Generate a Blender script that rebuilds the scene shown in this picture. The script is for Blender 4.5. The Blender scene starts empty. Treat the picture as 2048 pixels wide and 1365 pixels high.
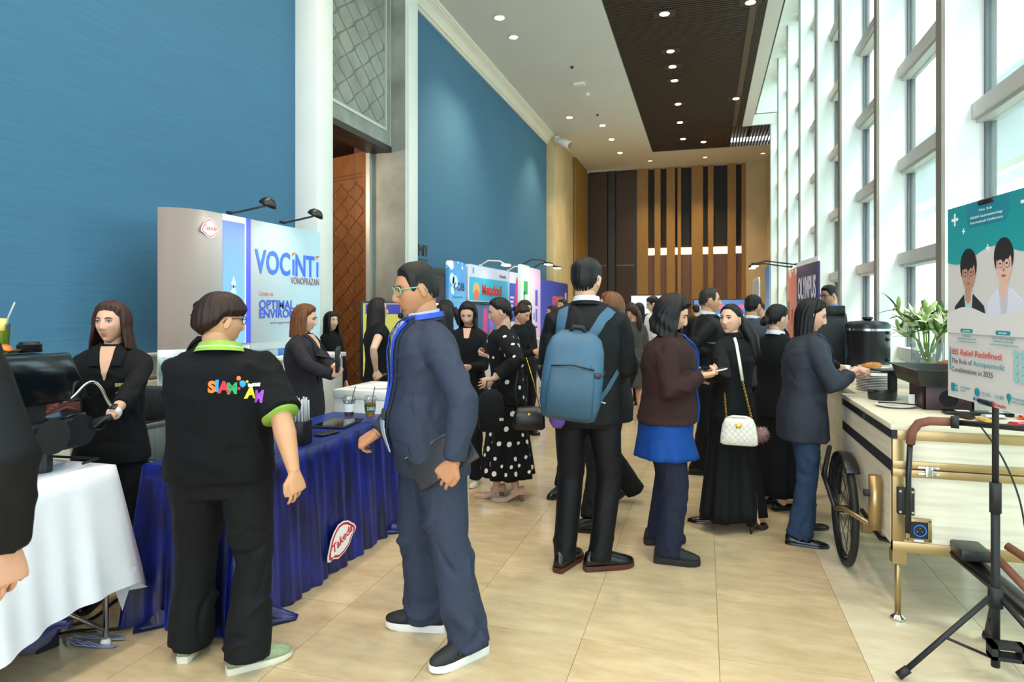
import bpy, bmesh, math, random
import numpy as np
from mathutils import Vector, Matrix, Euler, Quaternion
random.seed(7)
PI = math.pi
SC = bpy.context.scene
COL = SC.collection
# ---------------------------------------------------------------- camera
F = 1300.0; CX = 1024.0; HZ = 618.0; CAMH = 1.5
TH = math.atan(386.0 / F); ST, CT = math.sin(TH), math.cos(TH)
cd = bpy.data.cameras.new('camera'); cam = bpy.data.objects.new('camera', cd); COL.objects.link(cam)
cam.location = (0, 0, CAMH); cam.rotation_euler = (PI / 2, 0, TH)
cd.sensor_width = 36; cd.lens = 36 * F / 2048; cd.shift_y = -(682.5 - HZ) / 2048
cd.dof.use_dof = True; cd.dof.focus_distance = 3.5; cd.dof.aperture_fstop = 4.0
cd.clip_end = 300; SC.camera = cam
# ---------------------------------------------------------------- light
W = bpy.data.worlds.new('world'); SC.world = W; W.use_nodes = True
wn, wl = W.node_tree.nodes, W.node_tree.links
bg = wn['Background']
tc = wn.new('ShaderNodeTexCoord'); ns = wn.new('ShaderNodeTexNoise'); ns.inputs['Scale'].default_value = 2.2; ns.inputs['Detail'].default_value = 6
cr = wn.new('ShaderNodeValToRGB'); cr.color_ramp.elements[0].position = .38; cr.color_ramp.elements[0].color = (.60, .76, .95, 1)
cr.color_ramp.elements[1].position = .62; cr.color_ramp.elements[1].color = (.94, .97, 1.0, 1)
wl.new(tc.outputs['Generated'], ns.inputs['Vector']); wl.new(ns.outputs['Fac'], cr.inputs['Fac']); wl.new(cr.outputs['Color'], bg.inputs['Color'])
bg.inputs['Strength'].default_value = 2.0
sd = bpy.data.lights.new('sun', 'SUN'); sun = bpy.data.objects.new('sun', sd); COL.objects.link(sun)
sun.rotation_euler = Vector((-.30, .42, -.86)).to_track_quat('-Z', 'Y').to_euler(); sun.location = (20, -20, 40)
sd.energy = 2.6; sd.angle = math.radians(24); sd.color = (1, .97, .92)
SC.view_settings.view_transform = 'Standard'; SC.view_settings.look = 'None'
SC.view_settings.gamma = 1; SC.view_settings.use_curve_mapping = False
SC.view_settings.exposure = 1.8
SC.cycles.max_bounces = 8; SC.cycles.diffuse_bounces = 5; SC.cycles.glossy_bounces = 4; SC.cycles.transparent_max_bounces = 16
SC.cycles.use_denoising = True; SC.cycles.sample_clamp_indirect = 8
# ---------------------------------------------------------------- pixel helpers: a pixel gives a direction only
def ray(u, v=HZ):
    r = (u - CX) / F
    return Vector((r * CT - ST, r * ST + CT, (HZ - v) / F))
def flr(u, v): d = ray(u, v); return Vector((d.x, d.y, 0)) * (CAMH / -d.z)
def atd(u, v, depth): return Vector((0, 0, CAMH)) + ray(u, v) * depth      # at a distance along the view axis
def onX(u, v, X): d = ray(u, v); return Vector((0, 0, CAMH)) + d * (X / d.x)
def onY(u, v, Y): d = ray(u, v); return Vector((0, 0, CAMH)) + d * (Y / d.y)
def onZ(u, v, Z): d = ray(u, v); return Vector((0, 0, CAMH)) + d * ((Z - CAMH) / d.z)
# ---------------------------------------------------------------- materials
MATS = {}
def srgb(h):
    if isinstance(h, str):
        h = h.lstrip('#'); c = [int(h[i:i + 2], 16) / 255 for i in (0, 2, 4)]
        return tuple((x / 12.92 if x <= .04045 else ((x + .055) / 1.055) ** 2.4) for x in c)
    return tuple(h)
def pm(name, col, rough=.6, metal=0, var=0, vs=8, bump=0, bs=60, st=(1, 1, 1), spec=.5, emit=0, trans=0, sheen=0, coat=0, alpha=1, col2=None, coord='Object'):
    if name in MATS: return MATS[name]
    m = bpy.data.materials.new(name); m.use_nodes = True; MATS[name] = m
    N, L = m.node_tree.nodes, m.node_tree.links; b = N['Principled BSDF']
    c = srgb(col) + (1,)
    b.inputs['Base Color'].default_value = c; b.inputs['Roughness'].default_value = rough; b.inputs['Metallic'].default_value = metal
    b.inputs['Specular IOR Level'].default_value = spec; b.inputs['Transmission Weight'].default_value = trans
    b.inputs['Sheen Weight'].default_value = sheen; b.inputs['Coat Weight'].default_value = coat; b.inputs['Alpha'].default_value = alpha
    if emit: b.inputs['Emission Color'].default_value = c; b.inputs['Emission Strength'].default_value = emit
    if var or bump:
        t = N.new('ShaderNodeTexCoord'); mp = N.new('ShaderNodeMapping'); mp.inputs['Scale'].default_value = st
        L.new(t.outputs[coord], mp.inputs['Vector'])
    if var:
        n = N.new('ShaderNodeTexNoise'); n.inputs['Scale'].default_value = vs; n.inputs['Detail'].default_value = 5
        L.new(mp.outputs['Vector'], n.inputs['Vector'])
        r = N.new('ShaderNodeValToRGB'); r.color_ramp.elements[0].position = .3; r.color_ramp.elements[1].position = .7
        c2 = srgb(col2) if col2 else tuple(x * (1 - var) for x in c[:3])
        r.color_ramp.elements[0].color = c2 + (1,); r.color_ramp.elements[1].color = c if col2 else tuple(min(1, x * (1 + var * .6)) for x in c[:3]) + (1,)
        L.new(n.outputs['Fac'], r.inputs['Fac']); L.new(r.outputs['Color'], b.inputs['Base Color'])
        if emit: L.new(r.outputs['Color'], b.inputs['Emission Color'])
    if bump:
        n2 = N.new('ShaderNodeTexNoise'); n2.inputs['Scale'].default_value = bs; n2.inputs['Detail'].default_value = 4
        L.new(mp.outputs['Vector'], n2.inputs['Vector'])
        bp = N.new('ShaderNodeBump'); bp.inputs['Strength'].default_value = bump; bp.inputs['Distance'].default_value = .01
        L.new(n2.outputs['Fac'], bp.inputs['Height']); L.new(bp.outputs['Normal'], b.inputs['Normal'])
    return m
def glassmat(name, tint, refl=.12, rough=.02):
    if name in MATS: return MATS[name]
    m = bpy.data.materials.new(name); m.use_nodes = True; MATS[name] = m
    N, L = m.node_tree.nodes, m.node_tree.links; N.remove(N['Principled BSDF'])
    o = N['Material Output']; tr = N.new('ShaderNodeBsdfTransparent'); tr.inputs[0].default_value = srgb(tint) + (1,)
    gl = N.new('ShaderNodeBsdfGlossy'); gl.inputs['Roughness'].default_value = rough
    fr = N.new('ShaderNodeLayerWeight'); fr.inputs['Blend'].default_value = .5
    pw = N.new('ShaderNodeMath'); pw.operation = 'POWER'; pw.inputs[1].default_value = 4; L.new(fr.outputs['Facing'], pw.inputs[0])
    ma = N.new('ShaderNodeMath'); ma.operation = 'MULTIPLY_ADD'; ma.inputs[1].default_value = .7; ma.inputs[2].default_value = refl * .3; L.new(pw.outputs[0], ma.inputs[0])
    mx = N.new('ShaderNodeMixShader'); L.new(ma.outputs[0], mx.inputs[0]); L.new(tr.outputs[0], mx.inputs[1]); L.new(gl.outputs[0], mx.inputs[2]); L.new(mx.outputs[0], o.inputs[0])
    return m
# ---------------------------------------------------------------- mesh builder
class MB:
    def __init__(s): s.v = []; s.f = []; s.uv = None
    def add(s, vs, fs):
        o = len(s.v); s.v += [tuple(p) for p in vs]; s.f += [tuple(i + o for i in f) for f in fs]; return s
    def box(s, x0, x1, y0, y1, z0, z1):
        return s.add([(x0, y0, z0), (x1, y0, z0), (x1, y1, z0), (x0, y1, z0), (x0, y0, z1), (x1, y0, z1), (x1, y1, z1), (x0, y1, z1)],
                     [(0, 3, 2, 1), (4, 5, 6, 7), (0, 1, 5, 4), (1, 2, 6, 5), (2, 3, 7, 6), (3, 0, 4, 7)])
    def cbox(s, c, d): return s.box(c[0] - d[0] / 2, c[0] + d[0] / 2, c[1] - d[1] / 2, c[1] + d[1] / 2, c[2] - d[2] / 2, c[2] + d[2] / 2)
    def obox(s, c, d, R):       # oriented box, R a Matrix 3x3
        c = Vector(c); vs = [c + R @ Vector((x * d[0] / 2, y * d[1] / 2, z * d[2] / 2)) for z in (-1, 1) for x, y in ((-1, -1), (1, -1), (1, 1), (-1, 1))]
        return s.add(vs, [(0, 3, 2, 1), (4, 5, 6, 7), (0, 1, 5, 4), (1, 2, 6, 5), (2, 3, 7, 6), (3, 0, 4, 7)])
    def bar(s, p, q, w, h):
        p, q = Vector(p), Vector(q); z = (q - p).normalized(); a = Vector((0, 0, 1)) if abs(z.z) < .95 else Vector((1, 0, 0))
        x = z.cross(a).normalized(); y = x.cross(z)
        R = Matrix((x, z, y)).transposed(); return s.obox((p + q) / 2, (w, (q - p).length, h), R)
    def loft(s, rings, caps=True, closed=False):
        n = len(rings[0]); o = len(s.v)
        for r in rings: s.v += [tuple(p) for p in r]
        for i in range(len(rings) - 1):
            for j in range(n):
                k = (j + 1) % n; a = o + i * n
                s.f.append((a + j, a + k, a + n + k, a + n + j))
        if caps: s.f.append(tuple(o + j for j in reversed(range(n)))); s.f.append(tuple(o + (len(rings) - 1) * n + j for j in range(n)))
        return s
    def tube(s, pts, rad, n=8, caps=True, flat=None, up=None):
        pts = [Vector(p) for p in pts]; rad = rad if isinstance(rad, (list, tuple)) else [rad] * len(pts)
        rings = []; px = None
        for i, p in enumerate(pts):
            t = (pts[min(i + 1, len(pts) - 1)] - pts[max(i - 1, 0)]).normalized()
            if px is None:
                a = Vector(up) if up else (Vector((0, 0, 1)) if abs(t.z) < .9 else Vector((0, 1, 0)))
                px = t.cross(a).normalized()
            else: px = (px - t * px.dot(t)).normalized()
            py = px.cross(t); r = rad[i]; rx, ry = (r, r) if not isinstance(r, (tuple, list)) else r
            if flat: ry *= flat
            rings.append([p + px * (rx * math.cos(2 * PI * k / n)) - py * (ry * math.sin(2 * PI * k / n)) for k in range(n)])
        return s.loft(rings, caps)
    def lathe(s, prof, c=(0, 0, 0), n=20, caps=True):
        c = Vector(c); return s.loft([[c + Vector((r * math.cos(2 * PI * k / n), r * math.sin(2 * PI * k / n), z)) for k in range(n)] for r, z in prof], caps)
    def prism(s, out, origin, ex, ey, depth):     # outline in (ex, ey), thickness along ex x ey centred at origin plane, going -n
        ex, ey, o = Vector(ex), Vector(ey), Vector(origin); nn = ex.cross(ey).normalized()
        a = [o + ex * x + ey * y for x, y in out]; b = [p - nn * depth for p in a]; n = len(out)
        return s.add(a + b, [tuple(range(n)), tuple(n + i for i in reversed(range(n)))] + [(n + i, n + (i + 1) % n, (i + 1) % n, i) for i in range(n)])
    def sph(s, c, r, nu=12, nv=8):
        r = r if isinstance(r, (tuple, list, Vector)) else (r, r, r); c = Vector(c)
        rings = [[c + Vector((r[0] * math.sin(PI * i / nv) * math.cos(2 * PI * k / nu), r[1] * math.sin(PI * i / nv) * math.sin(2 * PI * k / nu), -r[2] * math.cos(PI * i / nv))) for k in range(nu)] for i in range(1, nv)]
        o = len(s.v); s.loft(rings, False); b = len(s.v); s.v += [tuple(c - Vector((0, 0, r[2]))), tuple(c + Vector((0, 0, r[2])))]
        m = b - nu
        for k in range(nu): s.f.append((b, o + (k + 1) % nu, o + k)); s.f.append((b + 1, m + k, m + (k + 1) % nu))
        return s
    def xf(s, M): s.v = [tuple(M @ Vector(p)) for p in s.v]; return s
    def mesh(s, name, smooth=False):
        me = bpy.data.meshes.new(name); me.from_pydata(s.v, [], s.f); me.update()
        if smooth: me.shade_smooth()
        return me
    def build(s, name, mat=None, parent=None, smooth=False, bevel=0, sub=0, seg=2):
        me = s.mesh(name, smooth)
        if bevel or not smooth:
            pass
        o = bpy.data.objects.new(name, me); COL.objects.link(o)
        if mat: me.materials.append(mat)
        if parent: o.parent = parent
        if bevel:
            bm = bmesh.new(); bm.from_mesh(me); bmesh.ops.bevel(bm, geom=[e for e in bm.edges if len(e.link_faces) == 2 and e.calc_face_angle(0) > .6], offset=bevel, segments=seg, affect='EDGES', profile=.5, clamp_overlap=True)
            bm.to_mesh(me); bm.free(); me.shade_smooth()
            try: me.set_sharp_from_angle(angle=.7)
            except Exception: pass
        elif smooth == 'auto':
            me.shade_smooth(); me.set_sharp_from_angle(angle=.7)
        if sub:
            md = o.modifiers.new('s', 'SUBSURF'); md.levels = sub; md.render_levels = sub
        return o
def tag(o, label=None, cat=None, group=None, kind=None):
    if label: o['label'] = label
    if cat: o['category'] = cat
    if group: o['group'] = group
    if kind: o['kind'] = kind
    return o
def empty(name, loc=(0, 0, 0), rz=0, label=None, cat=None, group=None, kind=None):
    o = bpy.data.objects.new(name, None); COL.objects.link(o); o.location = loc; o.rotation_euler = (0, 0, rz); o.empty_display_size = .1
    return tag(o, label, cat, group, kind)
def copy_tree(o, parent=None):
    c = o.copy(); COL.objects.link(c); c.parent = parent
    for ch in list(o.children): copy_tree(ch, c)
    return c
def rrect(w, h, r, n=4, x0=0, y0=0):
    pts = []
    for cx, cy, a in ((w - r, r, -90), (w - r, h - r, 0), (r, h - r, 90), (r, r, 180)):
        for k in range(n + 1): t = math.radians(a + 90 * k / n); pts.append((x0 + cx + r * math.cos(t), y0 + cy + r * math.sin(t)))
    return pts
TS = bpy.data.scenes.new('evaluation')
def tdg(): TS.view_layers[0].update(); return TS.view_layers[0].depsgraph
def text_obj(name, body, size, mat, M, parent=None, align='LEFT', width=None, bold=0, ext=.0008, shear=0):
    """flat lettering: M maps text plane (x right, y up, z out of the surface) to the parent space; width scales x to fit"""
    cu = bpy.data.curves.new(name, 'FONT'); cu.body = body; cu.size = size; cu.align_x = align; cu.extrude = ext; cu.offset = bold; cu.shear = shear
    cu.resolution_u = 3
    to = bpy.data.objects.new(name, cu); TS.collection.objects.link(to)
    me = bpy.data.meshes.new_from_object(to.evaluated_get(tdg())); bpy.data.objects.remove(to); bpy.data.curves.remove(cu)
    xs = [v.co.x for v in me.vertices] or [0, 1]
    if width: me.transform(Matrix.Diagonal((width / (max(xs) - min(xs)), 1, 1, 1)))
    me.transform(M); me.materials.clear(); me.materials.append(mat); me.name = name
    o = bpy.data.objects.new(name, me); COL.objects.link(o)
    if parent: o.parent = parent
    return o
def frame(o, ex, ey):
    ex, ey = Vector(ex).normalized(), Vector(ey).normalized(); n = ex.cross(ey)
    return Matrix.Translation(Vector(o)) @ Matrix((ex, ey, n)).transposed().to_4x4()
# ================================================================ THE ROOM
XL = -4.3; CEIL = 6.4; YN = -4.5; YB = 23.1; XT = 1.67; XG = 1.948; SP = 1.8685; WTOP = 7.7
def wallmat():
    m = pm('blue_fabric_wall', '#3b6e8c', .75, var=.10, vs=3, bump=.25, bs=30, st=(1, .5, 22))
    return m
M_blue = wallmat()
M_white = pm('white_paint', '#e3e4dc', .55, var=.02, vs=3)
M_trim = pm('cream_trim', '#dfdccb', .5, var=.03, vs=4)
M_ceil = pm('ceiling_paint', '#cfcfc6', .8, var=.03, vs=1)
M_silver = pm('silver_leaf', '#9a9c92', .5, metal=.2, var=.3, vs=2.2, bump=.15, bs=12)
M_silver2 = pm('silver_lattice', '#7c7e76', .45, metal=.25, var=.2, vs=6)
M_copper = pm('copper_door', '#8a5a33', .45, metal=.25, var=.25, vs=3)
M_copper2 = pm('copper_relief', '#70451f', .5, metal=.25, var=.2, vs=5)
M_dark = pm('dark_bronze', '#2a2119', .5, var=.1)
M_marb = pm('cream_marble', '#cbb78b', .45, var=.14, vs=2.2, st=(1, 1, .6))
M_wood = pm('honey_wood', '#96702f', .5, var=.18, vs=5, st=(8, 8, .4))
M_wood2 = pm('dark_brown_panel', '#3a2512', .5, var=.2, vs=4, st=(6, 6, .4))
M_slat = pm('dark_slat_ceiling', '#332b23', .55, var=.12, vs=6)
M_black = pm('black_panel', '#17150f', .6)
M_fin = pm('white_fin', '#e6e8e1', .5)
M_bronze = pm('grey_bronze', '#8c857b', .4, metal=.3)
M_frame = pm('window_frame_grey', '#c3c2bb', .45)
M_glass = glassmat('window_glass', '#e9f4f0', .1)
def struct(o): o['kind'] = 'structure'; return o
# floor: tiles cut 0.594 wide, one light border strip by the windows
def tilemat(name, col, col2, rough=.17):
    m = bpy.data.materials.new(name); m.use_nodes = True; N, L = m.node_tree.nodes, m.node_tree.links; b = N['Principled BSDF']
    g = N.new('ShaderNodeNewGeometry'); oi = N.new('ShaderNodeObjectInfo')
    mp = N.new('ShaderNodeMapping'); mp.inputs['Scale'].default_value = (2.2, 6.5, 1); mp.inputs['Rotation'].default_value = (0, 0, .22); L.new(g.outputs['Position'], mp.inputs['Vector'])
    ad = N.new('ShaderNodeVectorMath'); ad.operation = 'ADD'; sc = N.new('ShaderNodeVectorMath'); sc.operation = 'SCALE'; sc.inputs['Scale'].default_value = 40
    cb = N.new('ShaderNodeCombineXYZ'); L.new(oi.outputs['Random'], cb.inputs[2]); L.new(cb.outputs[0], sc.inputs[0]); L.new(mp.outputs[0], ad.inputs[0]); L.new(sc.outputs[0], ad.inputs[1])
    n = N.new('ShaderNodeTexNoise'); n.inputs['Scale'].default_value = 1.6; n.inputs['Detail'].default_value = 8; n.inputs['Roughness'].default_value = .65; L.new(ad.outputs[0], n.inputs['Vector'])
    r = N.new('ShaderNodeValToRGB'); r.color_ramp.elements[0].position = .3; r.color_ramp.elements[0].color = srgb(col2) + (1,); r.color_ramp.elements[1].position = .62; r.color_ramp.elements[1].color = srgb(col) + (1,)
    L.new(n.outputs['Fac'], r.inputs['Fac'])
    hs = N.new('ShaderNodeHueSaturation'); mr = N.new('ShaderNodeMapRange'); mr.inputs[3].default_value = .96; mr.inputs[4].default_value = 1.04; L.new(oi.outputs['Random'], mr.inputs[0]); L.new(mr.outputs[0], hs.inputs['Value'])
    L.new(r.outputs['Color'], hs.inputs['Color']); L.new(hs.outputs[0], b.inputs['Base Color']); b.inputs['Roughness'].default_value = rough; b.inputs['Specular IOR Level'].default_value = .5
    return m
M_tile = tilemat('beige_marble_tile', '#c6b18e', '#b49c77'); M_tile2 = tilemat('pale_marble_tile', '#cfc5ad', '#bfb294')
M_joint = pm('tile_joint', '#8f7f66', .7)
floor = struct(MB().box(XL - .1, XG + .3, YN, YB + .4, -.2, -.004).build('floor', M_joint))
TW = .594; G = .0012
tm = MB().box(-TW / 2 + G, TW / 2 - G, -.3 + G, .3 - G, -.02, 0).mesh('tile')
xs = [.355 - TW * i for i in range(8)]
def tile(x, y, m):
    o = bpy.data.objects.new('tile', m); COL.objects.link(o); o.parent = floor; o.location = (x, y, 0)
tm.materials.append(M_tile); tm2 = tm.copy(); tm2.materials.clear(); tm2.materials.append(M_tile2)
for j in range(-1, 19):
    y = 1.12 + .6 * j + .3
    for x in xs: tile(x, y, tm)
    for i in range(3): tile(.652 + TW * (i + .5), y + .01, tm2)
far = MB(); y = 1.12 + .6 * 19
while y < YB:
    for i in range(8): far.box(xs[i] - TW / 2 + G, xs[i] + TW / 2 - G, y + G, y + .6 - G, -.02, 0)
    for i in range(3): far.box(.652 + TW * i + G, .652 + TW * (i + 1) - G, y + G, y + .6 - G, -.02, 0)
    y += .6
o = far.build('far_tiles', M_tile, floor); o['kind'] = 'stuff'
near = MB(); y = 1.12 - .6 * 2
while y > YN:
    for i in range(8): near.box(xs[i] - TW / 2 + G, xs[i] + TW / 2 - G, y + G, y + .6 - G, -.02, 0)
    for i in range(3): near.box(.652 + TW * i + G, .652 + TW * (i + 1) - G, y + G, y + .6 - G, -.02, 0)
    y -= .6
o = near.build('near_tiles', M_tile, floor); o['kind'] = 'stuff'
# left wall
wall_left = struct(MB().box(XL - .2, XL, YN, 6.45, 0, CEIL).build('wall_left', M_blue))
struct(MB().box(XL - .2, XL, 8.4, 17.95, 0, CEIL).build('wall_left_far', M_blue))
for i, (a, b) in enumerate(((YN, 6.14), (8.71, 17.9))):
    bm_ = MB().box(XL, XL + .10, a, b, 0, .93).box(XL, XL + .03, a, b, .93, .96).box(XL, XL + .075, a, b, .96, 1.115).box(XL, XL + .11, a, b, 1.115, 1.145)
    struct(bm_.build('baseboard_left' if i == 0 else 'baseboard_left_far', M_trim, bevel=.008))
for i, (a, b) in enumerate(((6.14, 6.45), (8.42, 8.71))):
    struct(MB().box(XL, -4.02, a, b, 0, CEIL).build('trim_%d' % (i + 1), M_white, bevel=.006))
# crown moulding, stepped profile run along the wall
prof = [(0, 6.16), (.03, 6.16), (.04, 6.19), (.07, 6.20), (.09, 6.24), (.13, 6.30), (.18, 6.335), (.2, 6.34), (.205, 6.36), (.23, 6.365), (.245, 6.40), (0, 6.40)]
for i, (a, b) in enumerate(((YN, 6.14), (8.71, 17.9))):
    struct(MB().loft([[(XL + x, y, z) for x, z in prof] for y in (a, b)]).build('trim_%d' % (i + 3), M_trim))
# portal: silver leaf surround, panel over the door, open copper leaf, dim room behind
portal = struct(empty('door_1', (0, 0, 0)))
MB().box(-4.3, -4.08, 6.45, 6.52, 0, CEIL).build('jamb', M_silver, portal)
MB().box(-4.62, -4.06, 8.37, 8.42, 0, CEIL).build('jamb', M_silver, portal)
MB().box(-4.075, -4.05, 8.375, 8.40, 0, CEIL).build('bead', M_white, portal)
MB().box(-4.62, -4.27, 6.5, 8.38, 3.80, CEIL).build('over_panel', M_silver, portal)
MB().box(-4.27, -4.255, 8.16, 8.20, 4.02, CEIL).box(-4.27, -4.255, 6.6, 8.2, 3.98, 4.02).box(-4.27, -4.262, 8.32, 8.335, 3.80, CEIL).build('panel_frame', pm('pale_silver', '#c9ccc2', .35, metal=.4), portal)
def lattice(x, y0, y1, z0, z1, per, hgt, mat, parent, e, name='lattice', wid=.012):
    b = MB(); n = int((y1 - y0) / per); sub = 20; rows = int((z1 - z0) / (hgt / sub))
    for s in (1, -1):
        for i in range(n + 1):
            c = y0 + per * (i + .5); L0 = []; 
            for k in range(rows + 1):
                z = z0 + (z1 - z0) * k / rows; ph = 2 * PI * (z - z0) / hgt
                yy = c + s * per * .5 * (math.sin(ph) * .88 + math.sin(3 * ph) * -.06); yy = min(max(yy, y0), y1)
                w = wid * (1.5 - .5 * math.cos(2 * ph)); L0.append((yy, z, w))
            for k in range(rows):
                (ya, za, wa), (yb, zb, wb) = L0[k], L0[k + 1]
                b.add([(x, ya - wa, za), (x, ya + wa, za), (x, yb + wb, zb), (x, yb - wb, zb), (x + e, ya - wa * .5, za), (x + e, ya + wa * .5, za), (x + e, yb + wb * .5, zb), (x + e, yb - wb * .5, zb)], [(4, 5, 6, 7), (0, 4, 7, 3), (1, 2, 6, 5)])
    o = b.build(name, mat, parent); o['kind'] = 'stuff'; return o
lattice(-4.27, 6.55, 8.14, 4.04, CEIL, .40, .62, M_silver2, portal, .006)
MB().box(-4.64, -4.58, 8.30, 8.37, 0, 3.80).build('door_stop', pm('pale_silver', '#c9ccc2'), portal)
leaf = MB().box(0, 1.05, -.03, .03, .02, 3.76).build('door_leaf', M_copper, portal); leaf.location = (-4.64, 8.36, 0); leaf.rotation_euler = (0, 0, math.radians(160))
fr = MB()
for z in (3.45, 3.40): fr.box(.1, .95, .03, .036, z, z + .015)
fr.box(.92, .94, .03, .036, .3, 3.4).build('leaf_trim', M_copper2, leaf)
lt = lattice(0, .06, .92, .3, 3.35, .33, .55, M_copper2, leaf, .005, 'lattice', .012); lt.data.transform(Matrix.Translation((0, .03, 0)) @ Matrix(((0, 1, 0, 0), (1, 0, 0, 0), (0, 0, 1, 0), (0, 0, 0, 1))))
room = MB().box(-9, -4.64, 4.4, 4.5, 0, 4.4).box(-9, -4.64, 10.5, 10.6, 0, 4.4).box(-9.1, -9, 4.4, 10.6, 0, 4.4).box(-9.1, -4.64, 4.4, 10.6, 3.95, 4.05).box(-4.9, -4.5, 4.4, 6.45, 0, 4.4).box(-4.9, -4.64, 8.42, 10.6, 0, 4.4)
struct(room.build('wall_room_behind', pm('brown_room', '#4a2c1c', .6, var=.2, vs=2)))
struct(MB().box(-9.1, -4.4, 4.4, 10.6, -.2, -.002).build('floor_room_behind', M_dark))
struct(MB().box(-4.62, -4.27, 6.5, 8.38, 3.72, 3.80).build('trim_5', M_dark))
# ceiling with the slatted dark field let into it
def ceilbox(x0, x1, y0, y1): return MB().box(x0, x1, y0, y1, CEIL, CEIL + .15)
struct(ceilbox(XL - .2, -1.58, YN, YB + .3).build('ceiling', M_ceil))
struct(ceilbox(-1.58, XG + .3, 20.78, YB + .3).build('ceiling_far', M_ceil))
struct(MB().box(.96, 1.2, YN, 18.5, CEIL, CEIL + .15).box(1.14, 1.2, YN, 18.5, CEIL + .15, WTOP + .1).build('ceiling_strip', M_ceil))
struct(MB().box(-1.6, 1.3, YN, 20.9, CEIL + .3, CEIL + .32).box(1.2, XG + .3, 18.5, 20.9, CEIL + .3, CEIL + .32).build('ceiling_void', M_black))
struct(MB().box(1.14, XG + .3, 18.5, 18.6, CEIL + .02, WTOP + .1).build('ceiling_upstand', M_white))
struct(MB().box(1.14, XG + .3, YN, 18.6, WTOP, WTOP + .1).build('ceiling_recess', M_white))
slc = struct(empty('ceiling_slats'))
sl = MB(); y = 2.0
while y < 20.76: sl.box(-1.57, .70, y, y + .042, CEIL + .01, CEIL + .10); y += .072
o = sl.build('cross_slats', M_slat, slc); o['kind'] = 'stuff'
sl = MB(); x = .80
for k in range(6): sl.box(x, x + .02, YN, 18.5, CEIL + .0, CEIL + .09); x += .028
x = .0
while x < XT + .3: sl.box(x, x + .05, 18.55, 20.76, CEIL + .004, CEIL + .015); x += .085
o = sl.build('long_slats', M_slat, slc); o['kind'] = 'stuff'
MB().box(.70, .80, YN, 18.5, CEIL, CEIL + .1).build('light_channel', pm('channel_brown', '#4d4234', .5), slc)
# ---- window wall: fins, bays with transoms and panes
FY = [18.54 - SP * k for k in range(13)]
HT = [0.0, 1.01, 1.94, 2.87, 3.80, 4.73, 5.66, 6.59, 7.52]
for k, y in enumerate(FY):
    e = struct(empty('wall_right_fin', (0, 0, 0)))
    MB().box(XT + .012, XG + .06, y, y + .11, 0, WTOP).build('fin', M_fin, e)
    MB().box(XT - .012, XT + .012, y - .004, y + .114, 0, WTOP).build('fin_edge', M_bronze, e)
    if k: MB().box(1.2, XG + .06, y - .1, y + .16, WTOP - .22, WTOP).build('beam', M_white, e)
for k in range(len(FY) - 1):
    y1, y0 = FY[k], FY[k + 1] + .11
    w = struct(empty('window_%d' % (k + 1)))
    MB().box(XG - .02, XG + .05, y1 - .03, y1, 0, WTOP).build('mullion', pm('mullion_dark', '#5d6062', .4), w)
    for i, h in enumerate(HT):
        MB().box(XG - .10, XG + .06, y0, y1, h, h + .11).box(XG - .07, XG + .05, y0, y1, h - .025, h).build('transom', M_frame, w)
        if i < len(HT) - 1: MB().box(XG, XG + .012, y0, y1 - .03, h + .11, HT[i + 1] - .025).build('pane', M_glass, w)
# right side of the room beyond the windows, and the glazed end of the lobby behind the camera
struct(MB().box(XG, XG + .15, 18.6, YB, 0, CEIL).build('wall_right', M_marb))
e = struct(empty('window_14'))
for i in range(8):
    x = XL + i * (XG - XL) / 7
    MB().box(x - .04, x + .04, YN - .1, YN, 0, CEIL).build('mullion', M_frame, e)
for h in (0, 2.2, 4.4, 6.3): MB().box(XL, XG, YN - .08, YN - .02, h, h + .08).build('transom', M_frame, e)
# ---- far end: marble pier, wood return, slatted back wall with a lit cove
struct(MB().box(XL - .2, -4.08, 17.9, 20.7, 0, CEIL).build('wall_pier', M_marb, bevel=.01))
e = struct(empty('wall_return'))
MB().box(XL - .2, -4.06, 20.7, YB, 0, CEIL).build('return_panel', M_wood2, e)
for k in range(9): MB().box(-4.06, -4.0, 20.72 + k * .26, 20.72 + k * .26 + .17, 0, CEIL).build('slat', M_wood, e)
bk = struct(empty('wall_back'))
MB().box(XL - .2, XG + .2, YB + .24, YB + .4, 0, CEIL + .2).build('backing', M_black, bk)
def bx_u(u): return onY(u, HZ, YB).x
for a, b in ((1182, 1214), (1232, 1268)): MB().box(bx_u(a), bx_u(b), YB + .05, YB + .25, 0, CEIL - .06).build('panel', M_wood2, bk); MB().box(bx_u(a), bx_u(b), YB + .04, YB + .052, 3.03, 3.05).build('panel_joint', M_bronze, bk)
for a, b in ((1177, 1182), (1216, 1230), (1268, 1274)): MB().box(bx_u(a), bx_u(b), YB + .06, YB + .25, 0, CEIL).build('post', pm('dark_metal_post', '#38352f', .35, metal=.5), bk)
for a, b in ((1274, 1296), (1309, 1321), (1333, 1350), (1355, 1362), (1383, 1406), (1416, 1427), (1455, 1472), (1483, 1492)):
    MB().box(bx_u(a), bx_u(b), YB, YB + .25, 0, CEIL).build('slat', M_wood, bk)
MB().box(bx_u(1492), XG + .2, YB, YB + .25, 0, CEIL).build('end_panel', M_marb, bk)
zc = onY(1390, 500, YB).z
MB().box(bx_u(1296), bx_u(1483), YB + .10, YB + .25, zc - 2.6, zc - .14).build('niche_panel', pm('niche_brown', '#6b4a38', .5, var=.1), bk)
MB().box(bx_u(1296), bx_u(1483), YB + .17, YB + .24, zc - .13, zc + .10).build('cove_light', pm('cove_glow', '#ffc98a', emit=1.3), bk)
MB().box(bx_u(1362), bx_u(1383), YB + .13, YB + .24, zc - 1.0, zc - .14).build('lit_box', pm('lit_box_glow', '#e8a860', emit=.35), bk)
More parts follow.
